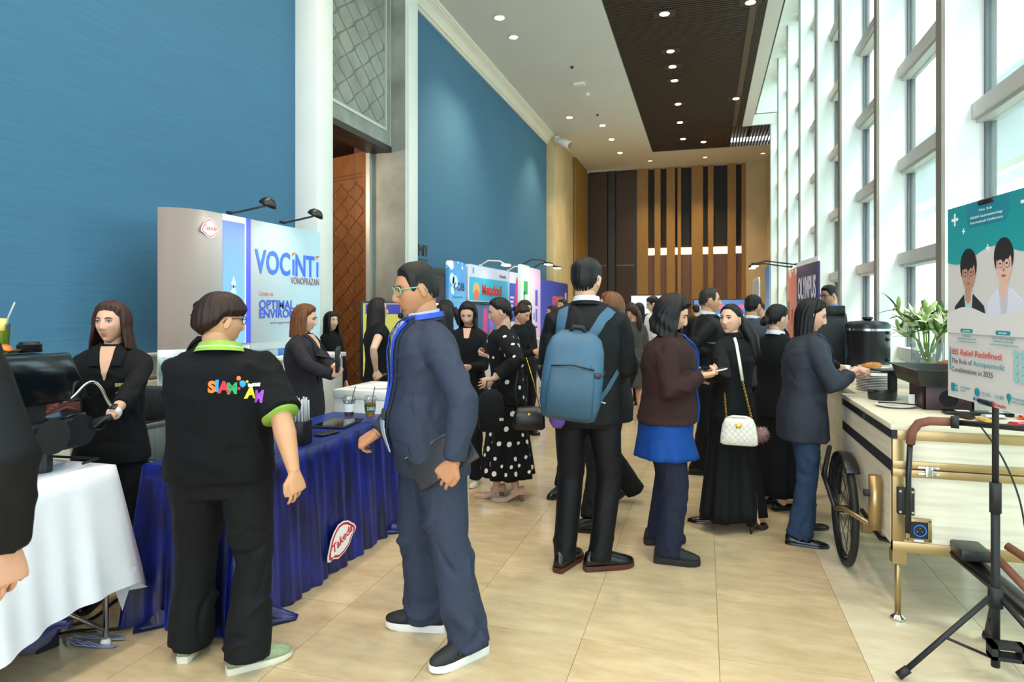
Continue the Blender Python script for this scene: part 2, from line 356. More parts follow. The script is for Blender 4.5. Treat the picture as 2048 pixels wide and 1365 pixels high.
# ---- outside: paving, canopy, columns, a pale building across the forecourt
struct(MB().box(XG + .2, 40, -30, 60, -.5, -.3).build('ground_outside', pm('paving', '#b9bab4', .8, var=.08, vs=.5)))
for y in (2.9, 9.7, 16.4, 23): struct(MB().lathe([(.26, -.3), (.26, 8)], (3.2, y, 0), 20).build('column_outside', M_white, smooth='auto'))
cn = struct(empty('canopy_outside'))
MB().box(5.2, 9.5, -30, 60, 5.6, 5.8).build('roof', pm('canopy_grey', '#a7b1b8', .6), cn)
for x, z in ((5.2, 5.25), (6.6, 4.7), (8.8, 3.4), (8.8, 2.2)): MB().box(x, x + .2, -30, 60, z, z + .16).build('beam', M_white, cn)
bd = struct(empty('building_outside'))
MB().box(24, 26, -30, 60, -.3, 4.2).build('facade', pm('pale_facade', '#cfd8d8', .7), bd)
for k in range(24): MB().box(23.9, 24, -28 + k * 3.6, -26 + k * 3.6, .6, 3.2).build('opening', pm('opening_glass', '#8fa7b0', .2), bd)

ld = bpy.data.lights.new('room_lamp', 'POINT'); ld.energy = 55; ld.color = (1, .8, .58); ld.shadow_soft_size = .3
lo = bpy.data.objects.new('room_lamp', ld); COL.objects.link(lo); lo.location = (-6.2, 6.6, 3.4)
# ================================================================ BOOTHS AND FURNITURE, LEFT SIDE
X3, Y3, Z3 = Vector((1, 0, 0)), Vector((0, 1, 0)), Vector((0, 0, 1))
M_blackp = pm('black_plastic', '#141518', .35); M_blackm = pm('black_matt', '#16171a', .6); M_chrome = pm('chrome', '#c8c8c6', .18, metal=1)
M_steel = pm('brushed_steel', '#9a9c98', .38, metal=.8, var=.12, vs=6, st=(1, 8, 1)); M_paper = pm('white_paper', '#eceae4', .7); M_wht = pm('gloss_white', '#e9e9e6', .35)
M_clear = glassmat('clear_plastic', '#f0f4f4', .35, .05); M_glow = pm('lamp_glow', '#fff0d8', emit=9)
def ink(h): return pm('ink_' + h.strip('#'), h, .55)
def on_wallX(X, u, v): return onX(u, v, X)
def wtext(name, body, X, u0, v0, u1, size_v, mat, parent, off=.004, bold=0, loc=Vector((0, 0, 0))):
    """lettering on a plane facing +X from pixel (u0, v0 baseline) to column u1; size_v letter height in pixels"""
    p = onX(u0, v0, X); q = onX(u1, v0, X); t = onX(u0, v0 - size_v, X)
    return text_obj(name, body, (t.z - p.z) / .70, mat, frame(p + X3 * off - loc, Y3, Z3), parent, width=q.y - p.y, bold=bold)
# ---- curved pop-up backdrop
XB = -3.62; YR = onX(640, 500, XB).y
bd = empty('exhibition_backdrop', (XB, 4.7, 0), 0, 'tall curved taupe and pale blue pop-up backdrop printed VOCINTI behind the blue table', 'backdrop')
LOC = Vector(bd.location)
path = [(-3.92 + .3 * math.cos(math.radians(a)), 4.1 + .3 * math.sin(math.radians(a))) for a in range(-73, 1, 8)] + [(XB, 4.1 + (YR - 4.1) * k / 10) for k in range(1, 11)]
def wallstrip(pts, z0, z1, off, th=.012):
    b = MB(); rings = []
    for i, (x, y) in enumerate(pts):
        a, c = pts[max(i - 1, 0)], pts[min(i + 1, len(pts) - 1)]; t = Vector((c[0] - a[0], c[1] - a[1], 0)).normalized(); n = Vector((t.y, -t.x, 0)); p = Vector((x, y, 0)) + n * off - LOC
        rings.append([p + Z3 * z0, p + Z3 * z1, p - n * th + Z3 * z1, p - n * th + Z3 * z0])
    return b.loft(rings)
def gradY(name, stops, rough=.45, axis=1, noise=0):
    m = bpy.data.materials.new(name); m.use_nodes = True; N, L = m.node_tree.nodes, m.node_tree.links
    t = N.new('ShaderNodeTexCoord'); s = N.new('ShaderNodeSeparateXYZ'); L.new(t.outputs['Object'], s.inputs[0])
    lo, hi = stops[0][0], stops[-1][0]; mr = N.new('ShaderNodeMapRange'); mr.inputs[1].default_value = lo; mr.inputs[2].default_value = hi; L.new(s.outputs[axis], mr.inputs[0])
    r = N.new('ShaderNodeValToRGB')
    for i, (p, c) in enumerate(stops):
        e = r.color_ramp.elements[0] if i == 0 else (r.color_ramp.elements[1] if i == len(stops) - 1 else r.color_ramp.elements.new((p - lo) / (hi - lo)))
        e.position = (p - lo) / (hi - lo); e.color = srgb(c) + (1,)
    src = mr.outputs[0]
    if noise:
        n = N.new('ShaderNodeTexNoise'); n.inputs['Scale'].default_value = noise; n.inputs['Detail'].default_value = 6; L.new(t.outputs['Object'], n.inputs[0])
        ma = N.new('ShaderNodeMath'); ma.operation = 'MULTIPLY_ADD'; ma.inputs[1].default_value = .6; sb = N.new('ShaderNodeMath'); sb.operation = 'SUBTRACT'; sb.inputs[1].default_value = .3
        L.new(n.outputs[0], ma.inputs[0]); L.new(src, sb.inputs[0]); L.new(sb.outputs[0], ma.inputs[2]); src = ma.outputs[0]
    L.new(src, r.inputs[0]); L.new(r.outputs[0], N['Principled BSDF'].inputs['Base Color']); N['Principled BSDF'].inputs['Roughness'].default_value = rough
    return m
wallstrip(path, .03, 2.245, 0).build('fabric', gradY('backdrop_print_shading', [(-.9, '#8a7466'), (-.62, '#c2a898'), (-.3, '#cdb5a8'), (.15, '#d8cac2'), (.55, '#cfe0ea'), (.95, '#b9dbe8')]), bd, smooth='auto')  # taupe to blue print; the dark first stop paints the curved end's shading
def seg(u0, u1, n=6): a, b = onX(u0, HZ, XB).y, onX(u1, HZ, XB).y; return [(XB, a + (b - a) * k / n) for k in range(n + 1)]
wallstrip(seg(445, 490), 1.22, 2.245, .003, .002).build('printed_band', gradY('band_blue', [(1.2, '#8fd0f4'), (1.6, '#4a8df0'), (2.2, '#5c72ee')], axis=2), bd)
wallstrip(seg(490, 501), 1.22, 2.245, .003, .002).build('printed_band', ink('#4a56e6'), bd)
wallstrip(seg(489, 491), 1.22, 2.245, .005, .002).build('printed_line', ink('#dfeaff'), bd)
for k, (vv, w) in enumerate(((575, 5), (592, 6), (612, 6))):
    p = onX(466, vv, XB) - LOC; MB().add([p + X3 * .006 + Y3 * a * .006 * w + Z3 * c for a, c in ((-1, .03), (0, -.01), (1, .03), (0, .09))], [(0, 1, 2, 3)]).build('flame_print', ink('#bfe6ff'), bd)
wallstrip(path[:13], .04, 1.2, .003, .002).build('coral_picture', gradY('coral_print', [(.3, '#3c2a26'), (.75, '#8a5a4e'), (.98, '#a58a82'), (1.08, '#cfd3d2'), (1.2, '#dde2e2')], axis=2, noise=9), bd, smooth='auto')
wallstrip(seg(556, 640), .04, 1.18, .003, .002).build('mountain_picture', gradY('mountain_print', [(.4, '#2d5a7e'), (.75, '#6f8f6a'), (.9, '#44617e'), (.98, '#e4ecf4'), (1.06, '#5f9fd8'), (1.18, '#3f7fc4')], axis=2, noise=7), bd)
wallstrip(seg(500, 640), 1.15, 1.21, .004, .002).build('printed_pipe', ink('#b9c4c6'), bd)
wtext('lettering', 'ACID PIPELINE', XB + .01, 385, 713, 470, 10, ink('#6f7476'), bd, .01, loc=LOC)
p = onX(510, 545, XB); q = onX(637, 545, XB)
zt = onX(510, 498, XB).z - p.z
text_obj('lettering', 'VOC NT', zt / .70, ink('#3b6be0'), frame(p + X3 * .004 - LOC, Y3, Z3), bd, width=(q.y - p.y) * .93, bold=.006)
for fy in (.552, .962): 
    y = p.y + (q.y - p.y) * fy; MB().box(XB, XB + .005, y, y + .026, p.z, p.z + zt * .74).xf(Matrix.Translation(-LOC)).build('letter_stem', ink('#3b6be0'), bd)
    MB().add([Vector((XB + .005, y + a, p.z + b)) - LOC for a, b in ((-.01, zt * .88), (.05, zt * 1.06), (-.005, zt * 1.06))], [(0, 1, 2)]).build('letter_tick', ink('#e2603c'), bd)
wtext('lettering', 'VONOPRAZAN', XB, 581, 568, 637, 14, ink('#8d5560'), bd, loc=LOC)
wtext('lettering', 'Create an', XB, 517, 591, 545, 9, ink('#c98a72'), bd, loc=LOC)
wtext('lettering', 'OPTIMAL', XB, 517, 618, 587, 18, ink('#3b55c4'), bd, bold=.002, loc=LOC)
wtext('lettering', 'ACID', XB, 591, 615, 604, 6, ink('#333a66'), bd, loc=LOC)
wtext('lettering', 'ENVIRONMENT', XB, 517, 636, 628, 17, ink('#3b55c4'), bd, bold=.002, loc=LOC)
wtext('lettering', 'acid suppression from the 1st dose', XB, 540, 648, 628, 5, ink('#7a6f86'), bd, loc=LOC)
# emblem: rounded lens shape with script lettering
def emblem(parent, o, ey, w, h, loc=Vector((0, 0, 0)), red='#c81e32', th=.004):
    o = Vector(o) - loc; ey = Vector(ey).normalized(); ez = Vector((0, 0, 1)); n = ey.cross(ez)
    shp = [(-.5, -.16), (-.47, -.02), (-.3, .3), (-.16, .44), (0, .5), (.16, .44), (.3, .3), (.47, -.02), (.5, -.16), (.44, -.24), (.36, -.24), (.2, -.42), (0, -.46), (-.2, -.42), (-.36, -.24), (-.44, -.24)]
    def pr(s, off, m, nm): MB().prism([(x * w * s, y * h * s) for x, y in shp], o + n * off, ey, ez, th).build(nm, m, parent)
    pr(1.06, th, ink('#f4efee'), 'emblem_edge'); pr(.98, th + .001, ink(red), 'emblem_ring'); pr(.84, th + .002, ink('#f6f2f0'), 'emblem_field')
    text_obj('lettering', 'Takeda', h * .36, ink(red), frame(o + n * (th + .003) - ey * w * .36 - ez * h * .1, ey, ez), parent, width=w * .72, bold=.001, shear=.15)
emblem(bd, onX(419, 457, XB) , Y3, .17, .145, LOC, '#d2475a')
for i, (uc, vc, uh, vh) in enumerate(((462, 428, 535, 411), (567, 447, 630, 432))):
    e = empty('backdrop_spotlight', onX(uc, vc, XB), 0, ('left' if i == 0 else 'right') + ' black arm spotlight clipped on top of the curved backdrop', 'lamp', 'backdrop spotlights')
    h = onX(uh, vh, XB + .42) - e.location
    MB().box(-.03, .0, -.02, .02, .0, .02).build('clamp', M_blackm, e)
    MB().tube([(0, 0, 0), h * .5, h * .93], .009, 8).build('arm', M_blackm, e, True)
    d = h.normalized(); hd = MB().lathe([(.0, .06), (.035, .055), (.06, .03), (.07, 0), (.068, 0)], (0, 0, 0), 16); hd.xf(Matrix.Translation(h) @ Matrix.Rotation(.5, 4, 'Y')); hd.build('lamp_shade', M_blackp, e, True)
    MB().lathe([(.064, .004), (.05, .012)], (0, 0, 0), 14).xf(Matrix.Translation(h) @ Matrix.Rotation(.5, 4, 'Y')).build('lamp_bulb', M_glow, e)
    ld = bpy.data.lights.new('spot_beam', 'SPOT'); ld.energy = 3.5; ld.color = (1, .93, .85); ld.spot_size = 2.2; ld.spot_blend = .8; ld.shadow_soft_size = .05; lo = bpy.data.objects.new('spot_beam', ld); COL.objects.link(lo); lo.parent = e; lo.location = h - Vector((0, 0, .03)); lo.rotation_euler = Vector((-.75, 0, -.75)).to_track_quat('-Z', 'Y').to_euler()
# ---- cloth-covered tables
def drape(x0, x1, y0, y1, z1, mat, flare=.05, hem=.0, amp=.02, wl=.16, seed=1, hemf=None, n=240, rows=10):
    rnd = random.Random(seed); per = []
    L = [(x0, y0, x1, y0), (x1, y0, x1, y1), (x1, y1, x0, y1), (x0, y1, x0, y0)]; tot = 2 * (x1 - x0 + y1 - y0)
    ph = [rnd.uniform(0, 6.28) for _ in range(6)]
    for k in range(n):
        s = tot * k / n; t = s
        for a in L:
            l = abs(a[2] - a[0]) + abs(a[3] - a[1])
            if t <= l: break
            t -= l
        fx, fy = a[0] + (a[2] - a[0]) * t / l, a[1] + (a[3] - a[1]) * t / l
        nx, ny = (a[3] - a[1]) / l, -(a[2] - a[0]) / l
        c = min(t, l - t) / .10
        per.append((fx, fy, nx, ny, s, max(0, 1 - c), L.index(a)))
    cx, cy = (x0 + x1) / 2, (y0 + y1) / 2; rings = []
    rings.append([(cx + (p[0] - cx) * .02, cy + (p[1] - cy) * .02, z1) for p in per])
    rings.append([(cx + (p[0] - cx) * .985, cy + (p[1] - cy) * .985, z1) for p in per])
    for i in range(rows + 1):
        g = i / rows; r = []
        for fx, fy, nx, ny, s, c, side in per:
            w = math.sin(2 * PI * s / wl + ph[0] + 1.3 * math.sin(s * 5.1 + ph[1])) * .6 + math.sin(2 * PI * s / (wl * .47) + ph[2] + 2 * math.sin(s * 3.3 + ph[3])) * .4
            off = g ** .8 * (flare + amp * w) + .004 + c * c * g * flare * 1.2
            h = hem + (hemf(fx, fy, s, side) if hemf else 0)
            d = Vector((fx - cx, fy - cy, 0)).normalized() if c > 0 else Vector((nx, ny, 0))
            nn = (Vector((nx, ny, 0)) * (1 - c * .6) + d * c * .6)
            r.append((fx + nn.x * off, fy + nn.y * off, z1 - .004 - (z1 - .004 - h) * (g ** .92)))
        rings.append(r)
    return MB().loft(rings, False)
M_velvet = bpy.data.materials.new('royal_blue_velvet'); M_velvet.use_nodes = True
N, L = M_velvet.node_tree.nodes, M_velvet.node_tree.links; b_ = N['Principled BSDF']; b_.inputs['Roughness'].default_value = .36; b_.inputs['Sheen Weight'].default_value = .35; b_.inputs['Sheen Tint'].default_value = (.1, .25, 1, 1); b_.inputs['Sheen Roughness'].default_value = .35
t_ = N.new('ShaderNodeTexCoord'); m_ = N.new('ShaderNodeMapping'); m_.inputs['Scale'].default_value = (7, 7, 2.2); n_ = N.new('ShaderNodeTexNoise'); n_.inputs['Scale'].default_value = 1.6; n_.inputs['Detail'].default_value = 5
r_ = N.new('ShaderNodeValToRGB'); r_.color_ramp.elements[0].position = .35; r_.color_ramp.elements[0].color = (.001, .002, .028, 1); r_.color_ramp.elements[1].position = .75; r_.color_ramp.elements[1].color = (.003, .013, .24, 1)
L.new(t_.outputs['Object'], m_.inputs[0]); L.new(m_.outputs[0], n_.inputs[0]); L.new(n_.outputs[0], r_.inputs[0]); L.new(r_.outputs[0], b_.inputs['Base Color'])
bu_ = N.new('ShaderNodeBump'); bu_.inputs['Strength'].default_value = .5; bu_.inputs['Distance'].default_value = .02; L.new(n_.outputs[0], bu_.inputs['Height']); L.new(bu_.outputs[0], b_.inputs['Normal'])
TX0, TX1, TY0, TY1, TZ = -2.60, -2.06, 2.50, 4.18, .75
tb = empty('display_table', (0, 0, 0), 0, 'long folding table hidden under the royal blue velvet cloth', 'table')
MB().box(TX0 + .01, TX1 - .01, TY0 + .01, TY1 - .01, TZ - .03, TZ - .006).build('tabletop', M_wht, tb)
for x in (TX0 + .06, TX1 - .06):
    for y in (TY0 + .08, TY1 - .08): MB().tube([(x, y, 0), (x, y, TZ - .03)], .014).build('leg', M_chrome, tb)
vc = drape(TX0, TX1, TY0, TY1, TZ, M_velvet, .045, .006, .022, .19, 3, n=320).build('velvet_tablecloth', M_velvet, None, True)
tag(vc, 'royal blue crushed velvet cloth covering the long table, reaching the floor', 'tablecloth')
# loose tails of cloth on the floor
for (u, v, a, s) in ((548, 1240, .4, 1), (318, 1248, 2.4, 1.1), (778, 1062, .2, 1.2)):
    p = flr(u, v); b = MB(); rings = []
    for k in range(7):
        g = k / 6; w = .10 * s * (1 - .75 * g); rings.append([p + Matrix.Rotation(a, 3, 'Z') @ Vector((-.06 + .17 * g * s, w * math.cos(t), .004 + (.05 * (1 - g) + .012) * max(0, math.sin(t)) * (1 + .5 * math.sin(5 * t)))) for t in [PI * j / 10 for j in range(11)] + [2 * PI - PI * j / 3 for j in (1, 2)][::-1]])
    o = b.loft(rings).build('cloth_tail', M_velvet, vc, True)
emb = empty('cloth_emblem', (TX1 + .045, 3.28, .44)); emb.parent = vc
p = onX(680, 1079, TX1 + .055); emb.location = (TX1 + .05, p.y, p.z)
emblem(emb, Vector((.012, 0, 0)), Y3, .30, .185)
for c in emb.children: c.rotation_euler = (math.radians(18), 0, 0)
emb_kids = list(emb.children)
for c in emb_kids:
    c.parent = vc; c.location = Vector(emb.location)
bpy.data.objects.remove(emb)
# ---- white-clothed table with the coffee machine
WX0, WX1, WY0, WY1, WZ = -3.25, -2.55, .55, 2.30, .80
tb = empty('coffee_table', (0, 0, 0), 0, 'folding table with chrome legs under the white cloth', 'table')
MB().box(WX0, WX1, WY0, WY1, WZ - .04, WZ - .006).build('tabletop', M_wht, tb)
for x in (WX0 + .05, WX1 - .02):
    for y in (WY0 + .08, WY1 - .03):
        MB().tube([(x, y, .02), (x, y, WZ - .04)], .012).build('leg', M_chrome, tb, True); MB().lathe([(.02, 0), (.022, .012), (.014, .025)], (x, y, 0), 12).build('leg_foot', M_wht, tb)
MB().tube([(WX1 - .02, WY1 - .03, .06), (WX1 - .04, WY1 - .3, .3)], .009).build('brace', M_chrome, tb, True)
M_linen = pm('white_linen', '#e6e8f2', .8, var=.03, vs=5, bump=.2, bs=25)
def hemw(x, y, s, side):
    if side == 1: return .10 + .14 * max(0, (y - 1.3)) + .02 * math.sin(y * 7)
    return .16
wc = drape(WX0, WX1, WY0, WY1, WZ, M_linen, .07, .03, .022, .30, 5, hemw, n=260).build('white_tablecloth', M_linen, None, True)
tag(wc, 'white linen cloth draped over the coffee machine table', 'tablecloth')
MB().add([(WX1 + .02, WY1 - .06, .36), (WX1 + .10, WY1 + .02, .34), (WX1 + .02, WY1 + .02, .13)], [(0, 1, 2), (2, 1, 0)]).build('hanging_corner', M_linen, wc)
# coffee machine, side panel towards the aisle
cm = empty('espresso_machine', (-2.86, 1.9, WZ), 0, 'black espresso machine standing on the white-clothed table', 'coffee machine'); Lc = Vector(cm.location)
def mp_(pts, x0, x1, name, mat, parent=cm, bev=.012):
    return MB().prism([(y, z) for y, z in pts], Vector((x1, 0, 0)) - Lc, Y3, Z3, x1 - x0).build(name, mat, parent, bevel=bev)
mp_([(1.35, .89), (2.22, .89), (2.24, .98), (2.23, 1.03), (2.07, 1.02), (1.35, 1.01)], -3.10, -2.64, 'base', M_blackm)
mp_([(1.35, 1.0), (2.07, 1.0), (2.07, 1.12), (2.24, 1.11), (2.15, 1.305), (1.35, 1.305)], -3.10, -2.66, 'body', M_blackm)
mp_([(1.35, 1.10), (2.09, 1.10), (2.25, 1.095), (2.155, 1.312), (1.35, 1.312)], -2.66, -2.63, 'side_panel', pm('gloss_black_glass', '#0b1014', .12))
MB().tube([(.245, .16, .165), (.25, .16, .165)], .075, 24).build('side_disc', M_blackm, cm, 'auto'); MB().tube([(.225, .30, .165), (.235, .30, .165)], .07, 24).build('side_disc', M_blackp, cm, 'auto')
mp_([(2.06, 1.03), (2.24, 1.03), (2.24, 1.038), (2.06, 1.038)], -3.08, -2.65, 'drip_tray', M_chrome, bev=0)
for y in (1.45, 2.10):
    for x in (-3.02, -2.72): MB().lathe([(.034, 0), (.034, .07), (.03, .095)], Vector((x, y, WZ)) - Lc, 16).build('foot', M_blackp, cm, 'auto')
wv = [Vector((-2.70, 2.07, 1.16)), Vector((-2.68, 2.10, 1.115)), Vector((-2.65, 2.135, 1.10)), Vector((-2.63, 2.165, 1.12)), Vector((-2.61, 2.20, 1.165)), Vector((-2.60, 2.235, 1.175)), Vector((-2.59, 2.265, 1.145)), Vector((-2.585, 2.29, 1.09)), Vector((-2.58, 2.305, 1.06))]
WV = wv
MB().tube([(-.1, .36, .02), (.02, .40, .012), (.2, .41, .015), (.24, .3, .02)], .006, 6).build('power_cord', M_blackm, cm, True)
rg = MB(); rn = random.Random(4)
for k in range(4): rg.tube([Vector((-2.72 + .015 * k, 2.07, 1.05 + .012 * k)), Vector((-2.70, 2.12, 1.06 + .018 * k)), Vector((-2.69, 2.16, 1.075 + .02 * (k % 3))), Vector((-2.68, 2.21, 1.055 + .008 * k))], [(.05, .012)] * 4, 8)
tag(rg.build('cleaning_cloth', pm('maroon_cloth', '#6e3a3a', .9, bump=.4, bs=200), None, True), 'folded maroon cleaning cloth on the espresso machine tray', 'cloth')
def cup(name, p, r0, r1, h, label, liquid, lvl, band=None, bandc='#f2f0ee', straw=None, sc='#1a1a1a', group=None, lid=False, txt=None):
    e = empty(name, p, 0, label, 'cup', group)
    MB().lathe([(r0, 0), (r1, h), (r1 + .003, h), (r1 - .002, h), (r0 - .002, .004)], (0, 0, 0), 20, False).build('cup_wall', M_clear, e, True)
    if liquid: MB().lathe([(r0 - .003, .003), (r0 + (r1 - r0) * lvl - .003, h * lvl)], (0, 0, 0), 20).build('drink', pm('drink_' + liquid.strip('#'), liquid, .15, var=.15, vs=30), e, 'auto')
    if band: MB().lathe([(r0 + (r1 - r0) * band[0] + .001, h * band[0]), (r0 + (r1 - r0) * band[1] + .001, h * band[1])], (0, 0, 0), 20, False).build('sleeve', ink(bandc), e, True)
    if straw: MB().tube([(0, 0, .01), (straw[0] * .6, straw[1] * .6, h + .03), (straw[0], straw[1], h + .09)], .0035, 6).build('straw', pm('straw_' + sc.strip('#'), sc, .4), e, True)
    if lid: MB().lathe([(r1 + .004, h), (r1 + .004, h + .008), (r1 * .8, h + .03), (r1 * .3, h + .034)], (0, 0, 0), 20).build('lid', M_clear, e, True)
    return e
zt = 1.312
p = onZ(62, 716, zt); p = Vector((-2.74, 1.93, zt))
c = cup('iced_drink', p, .03, .043, .125, 'lime green iced drink with orange slice and straw on top of the espresso machine', '#8fae1e', .85, straw=(.02, .05), sc='#9aa0a0')
MB().tube([(.02, -.01, .10), (.022, -.006, .15)], .022, 10, flat=.8).build('fruit_wedge', pm('pineapple', '#e8cf6e', .5), c, True)
MB().tube([(.044, .0, .03), (.046, 0, .032)], .02, 10).build('orange_slice', pm('orange_flesh', '#e2742a', .5), c, True)
e = empty('lid_stack', (-2.80, 2.10, zt), 0, 'stack of black plastic cup lids on top of the espresso machine', 'lids')
for k in range(5): MB().lathe([(.046, .007 * k), (.047, .007 * k + .005), (.04, .007 * k + .007), (.036, .007 * k + .017)], (0, .0, 0), 18).build('lid', M_blackp, e, 'auto')
e = empty('saucer', (-2.80, 2.02, zt), 0, 'small clear dish behind the black lids on the coffee machine', 'dish')
MB().lathe([(.03, 0), (.045, .018), (.047, .02), (.04, .02)], n=18).build('dish', M_clear, e, True); MB().lathe([(.028, .004), (.04, .014)], n=18).build('contents', pm('brown_sugar', '#9a6a3c', .7), e)
# ---- things on the floor by the tables
e = empty('power_box', flr(75, 1290), -.25, 'black portable socket box with plugged adapters on the floor', 'power strip')
MB().box(-.10, .10, -.045, .045, 0, .075).build('case', M_blackm, e, bevel=.006)
for x in (-.05, .04): MB().box(x - .035, x + .035, -.03, .03, .075, .085).build('socket', pm('grey_plastic', '#a9aca8', .5), e)
MB().box(-.09, -.01, -.02, .03, .085, .11).build('adapter', M_wht, e, bevel=.004)
def cord(pts, r, name, lab, mat, cat='cable', par=None):
    P = [Vector(p) for p in pts]; out = []
    for i in range(len(P) - 1):
        a, b, c, d = P[max(i - 1, 0)], P[i], P[i + 1], P[min(i + 2, len(P) - 1)]
        for k in range(6):
            t = k / 6; out.append(.5 * ((2 * b) + (c - a) * t + (2 * a - 5 * b + 4 * c - d) * t * t + (3 * b - a - 3 * c + d) * t ** 3))
    out.append(P[-1]); o = MB().tube(out, r, 6).build(name, mat, par, True)
    return tag(o, lab, cat) if lab else o
z = Vector((0, 0, .008))
cord([p - Lc for p in WV], .007, 'steam_wand', None, M_chrome, par=cm)
cord([flr(118, 1272) + z, flr(160, 1265) + z, flr(230, 1262) + z, flr(298, 1246) + z, flr(330, 1236) + z], .007, 'floor_cable', 'black cable running from the socket box under the blue cloth', M_blackm)
cord([flr(95, 1268) + z, flr(110, 1255) + z, flr(150, 1252) + z, flr(190, 1238) + z, flr(240, 1200) + z, flr(298, 1188) + z], .007, 'floor_cable', 'black cable passing beneath the white table towards the bag', M_blackm)
pj = (flr(170, 1262) + flr(225, 1240)) / 2; pj = Vector((-2.86, 2.12, 0)); e = empty('water_jug', pj, .3, 'blue translucent water jug lying under the white-clothed table', 'jug')
M_jug = pm('blue_jug', '#1c2a8c', .12, trans=.35, spec=.6)
jg = MB().lathe([(.03, .40), (.032, .36), (.08, .33), (.125, .28), (.13, .22), (.122, .2), (.13, .18), (.13, .10), (.122, .08), (.13, .06), (.12, .01), (.08, 0)], n=24); jg.xf(Matrix.Translation((-.2, 0, .13)) @ Matrix.Rotation(PI / 2, 4, 'Y')); jg.build('jug_body', M_jug, e, True)
b = MB(); rn = random.Random(9)
for k in range(9):
    a = flr(150, 1275) + Vector((rn.uniform(-.06, .08), rn.uniform(-.05, .05), .006)); d = rn.uniform(-.6, .6); b.tube([a, a + Vector((.06 * math.cos(d), .06 * math.sin(d), .012)), a + Vector((.13, .08 * d, .003)), a + Vector((.2, .1 * d + .02, .003))], [(.006, .0012)] * 4, 4)
o = b.build('plastic_ribbons', pm('ribbon', '#8d93c4', .4), None, True); tag(o, 'shredded pale blue plastic ribbons lying on the floor', 'ribbons', kind='stuff')
tag(cord([flr(60, 1262) + z, flr(85, 1256) + z, flr(105, 1250) + z], .009, 'yellow_sleeve', None, pm('yellow_rubber', '#c79a2a', .5)), 'short yellow cable sleeve under the white table', 'cable')
# black bin bag
bg_ = MB().sph((0, 0, .30), (.19, .17, .31), 36, 26); rn = random.Random(2)
vv = []
for p in bg_.v:
    p = Vector(p); a = math.atan2(p.y, p.x); k = 1 + .07 * math.sin(a * 7 + 3 * p.z * 6) + .05 * math.sin(a * 13 - p.z * 22) + .03 * math.sin(p.z * 40 + a * 3)
    if p.z > .5: k *= 1.15 - (p.z - .5) * 3 + .3 * abs(math.sin(a * 4))
    q = Vector((p.x * k, p.y * k, max(.002, p.z))); vv.append(tuple(q))
bg_.v = vv; o = bg_.build('bin_bag', pm('black_bin_bag', '#08080a', .22, bump=.6, bs=14), None, True); o.location = (-3.12, 3.02, 0); o.scale = (.85, .85, 1.02)
tag(o, 'bulging black plastic bin bag on the floor between the two tables', 'bag')
# ---- stainless cabinet behind the table with drink supplies
cb = empty('steel_cabinet', (-3.46, 3.45, 0), 0, 'stainless steel bar cabinet with grey worktop behind the barista', 'cabinet')
MB().box(-.16, .15, -.50, .50, .04, .755).build('body', M_steel, cb, bevel=.01); MB().box(-.17, .17, -.54, .50, .755, .79).build('worktop', pm('grey_steel_top', '#8b8d88', .4, metal=.6), cb, bevel=.006)
for x in (-.12, .12):
    for y in (-.46, .46): MB().lathe([(.02, 0), (.02, .05)], (x, y, 0), 10).build('foot', M_blackm, cb)
ZC = .79
def carton(name, p, w, d, h, rz, label, colf, top, parts, group=None):
    e = empty(name, p, rz, label, 'carton', group)
    MB().box(-w / 2, w / 2, -d / 2, d / 2, 0, h).build('box', ink(colf), e, bevel=.003)
    MB().add([(-w / 2, -d / 2, h), (w / 2, -d / 2, h), (w / 2, d / 2, h), (-w / 2, d / 2, h), (-w / 2, 0, h + top), (w / 2, 0, h + top)], [(0, 1, 5, 4), (2, 3, 4, 5), (1, 2, 5), (3, 0, 4)]).build('gable', ink(colf), e)
    for (nm, x0, x1, z0, z1, c, face) in parts:
        if face == 'x': MB().box(w / 2, w / 2 + .0015, x0, x1, z0, z1).build(nm, ink(c), e)
        else: MB().box(x0, x1, -d / 2 - .0015, -d / 2, z0, z1).build(nm, ink(c), e)
    return e
def on_cab(u, v): return onZ(u, v, ZC)
c1 = carton('milk_carton', Vector((-3.35, 3.13, ZC)), .07, .07, .21, -.35, 'white oat drink carton lettered OATSIDE in black on the steel cabinet', '#efeeea', .012, [('side_print', -.03, .03, .03, .16, '#c9c4c6', 'y'), ('leaf_print', -.01, .02, .15, .165, '#d8cf3a', 'x')])
text_obj('lettering', 'OATSIDE', .042, ink('#16181c'), frame((.0365, .018, .035), (0, 0, 1), (0, -1, 0)), c1, width=.14, bold=.001)
c2 = carton('milk_carton', Vector((-3.36, 3.01, ZC)), .07, .07, .19, -.2, 'red and white drink carton behind the orange slices', '#ece6e6', .012, [('red_print', -.03, .03, .02, .07, '#b8263c', 'x'), ('red_print', -.02, .03, .10, .17, '#b8263c', 'x'), ('red_print', -.03, .03, .03, .16, '#c7465a', 'y')])
e = empty('tall_tumbler', (-3.47, 3.07, ZC), 0, 'tall clear tumbler with a blue straw behind the red carton', 'cup')
MB().lathe([(.03, 0), (.042, .27), (.04, .27), (.028, .006)], n=18, caps=False).build('cup_wall', M_clear, e, True); MB().lathe([(.029, .005), (.032, .12)], n=18).build('drink', pm('pale_lime', '#c9d69a', .2), e); MB().tube([(0, 0, .02), (.01, .02, .28), (.02, .04, .36)], .005, 6).build('straw', pm('blue_straw', '#2f5fd0', .4), e, True)
e = empty('orange_tray', (-3.36, 2.99 - .06, ZC), .2, 'clear tub of orange slices at the near edge of the steel cabinet', 'food tub')
MB().box(-.05, .05, -.075, .075, 0, .045).build('tub', pm('peach_tub', '#e0a678', .3), e, bevel=.012)
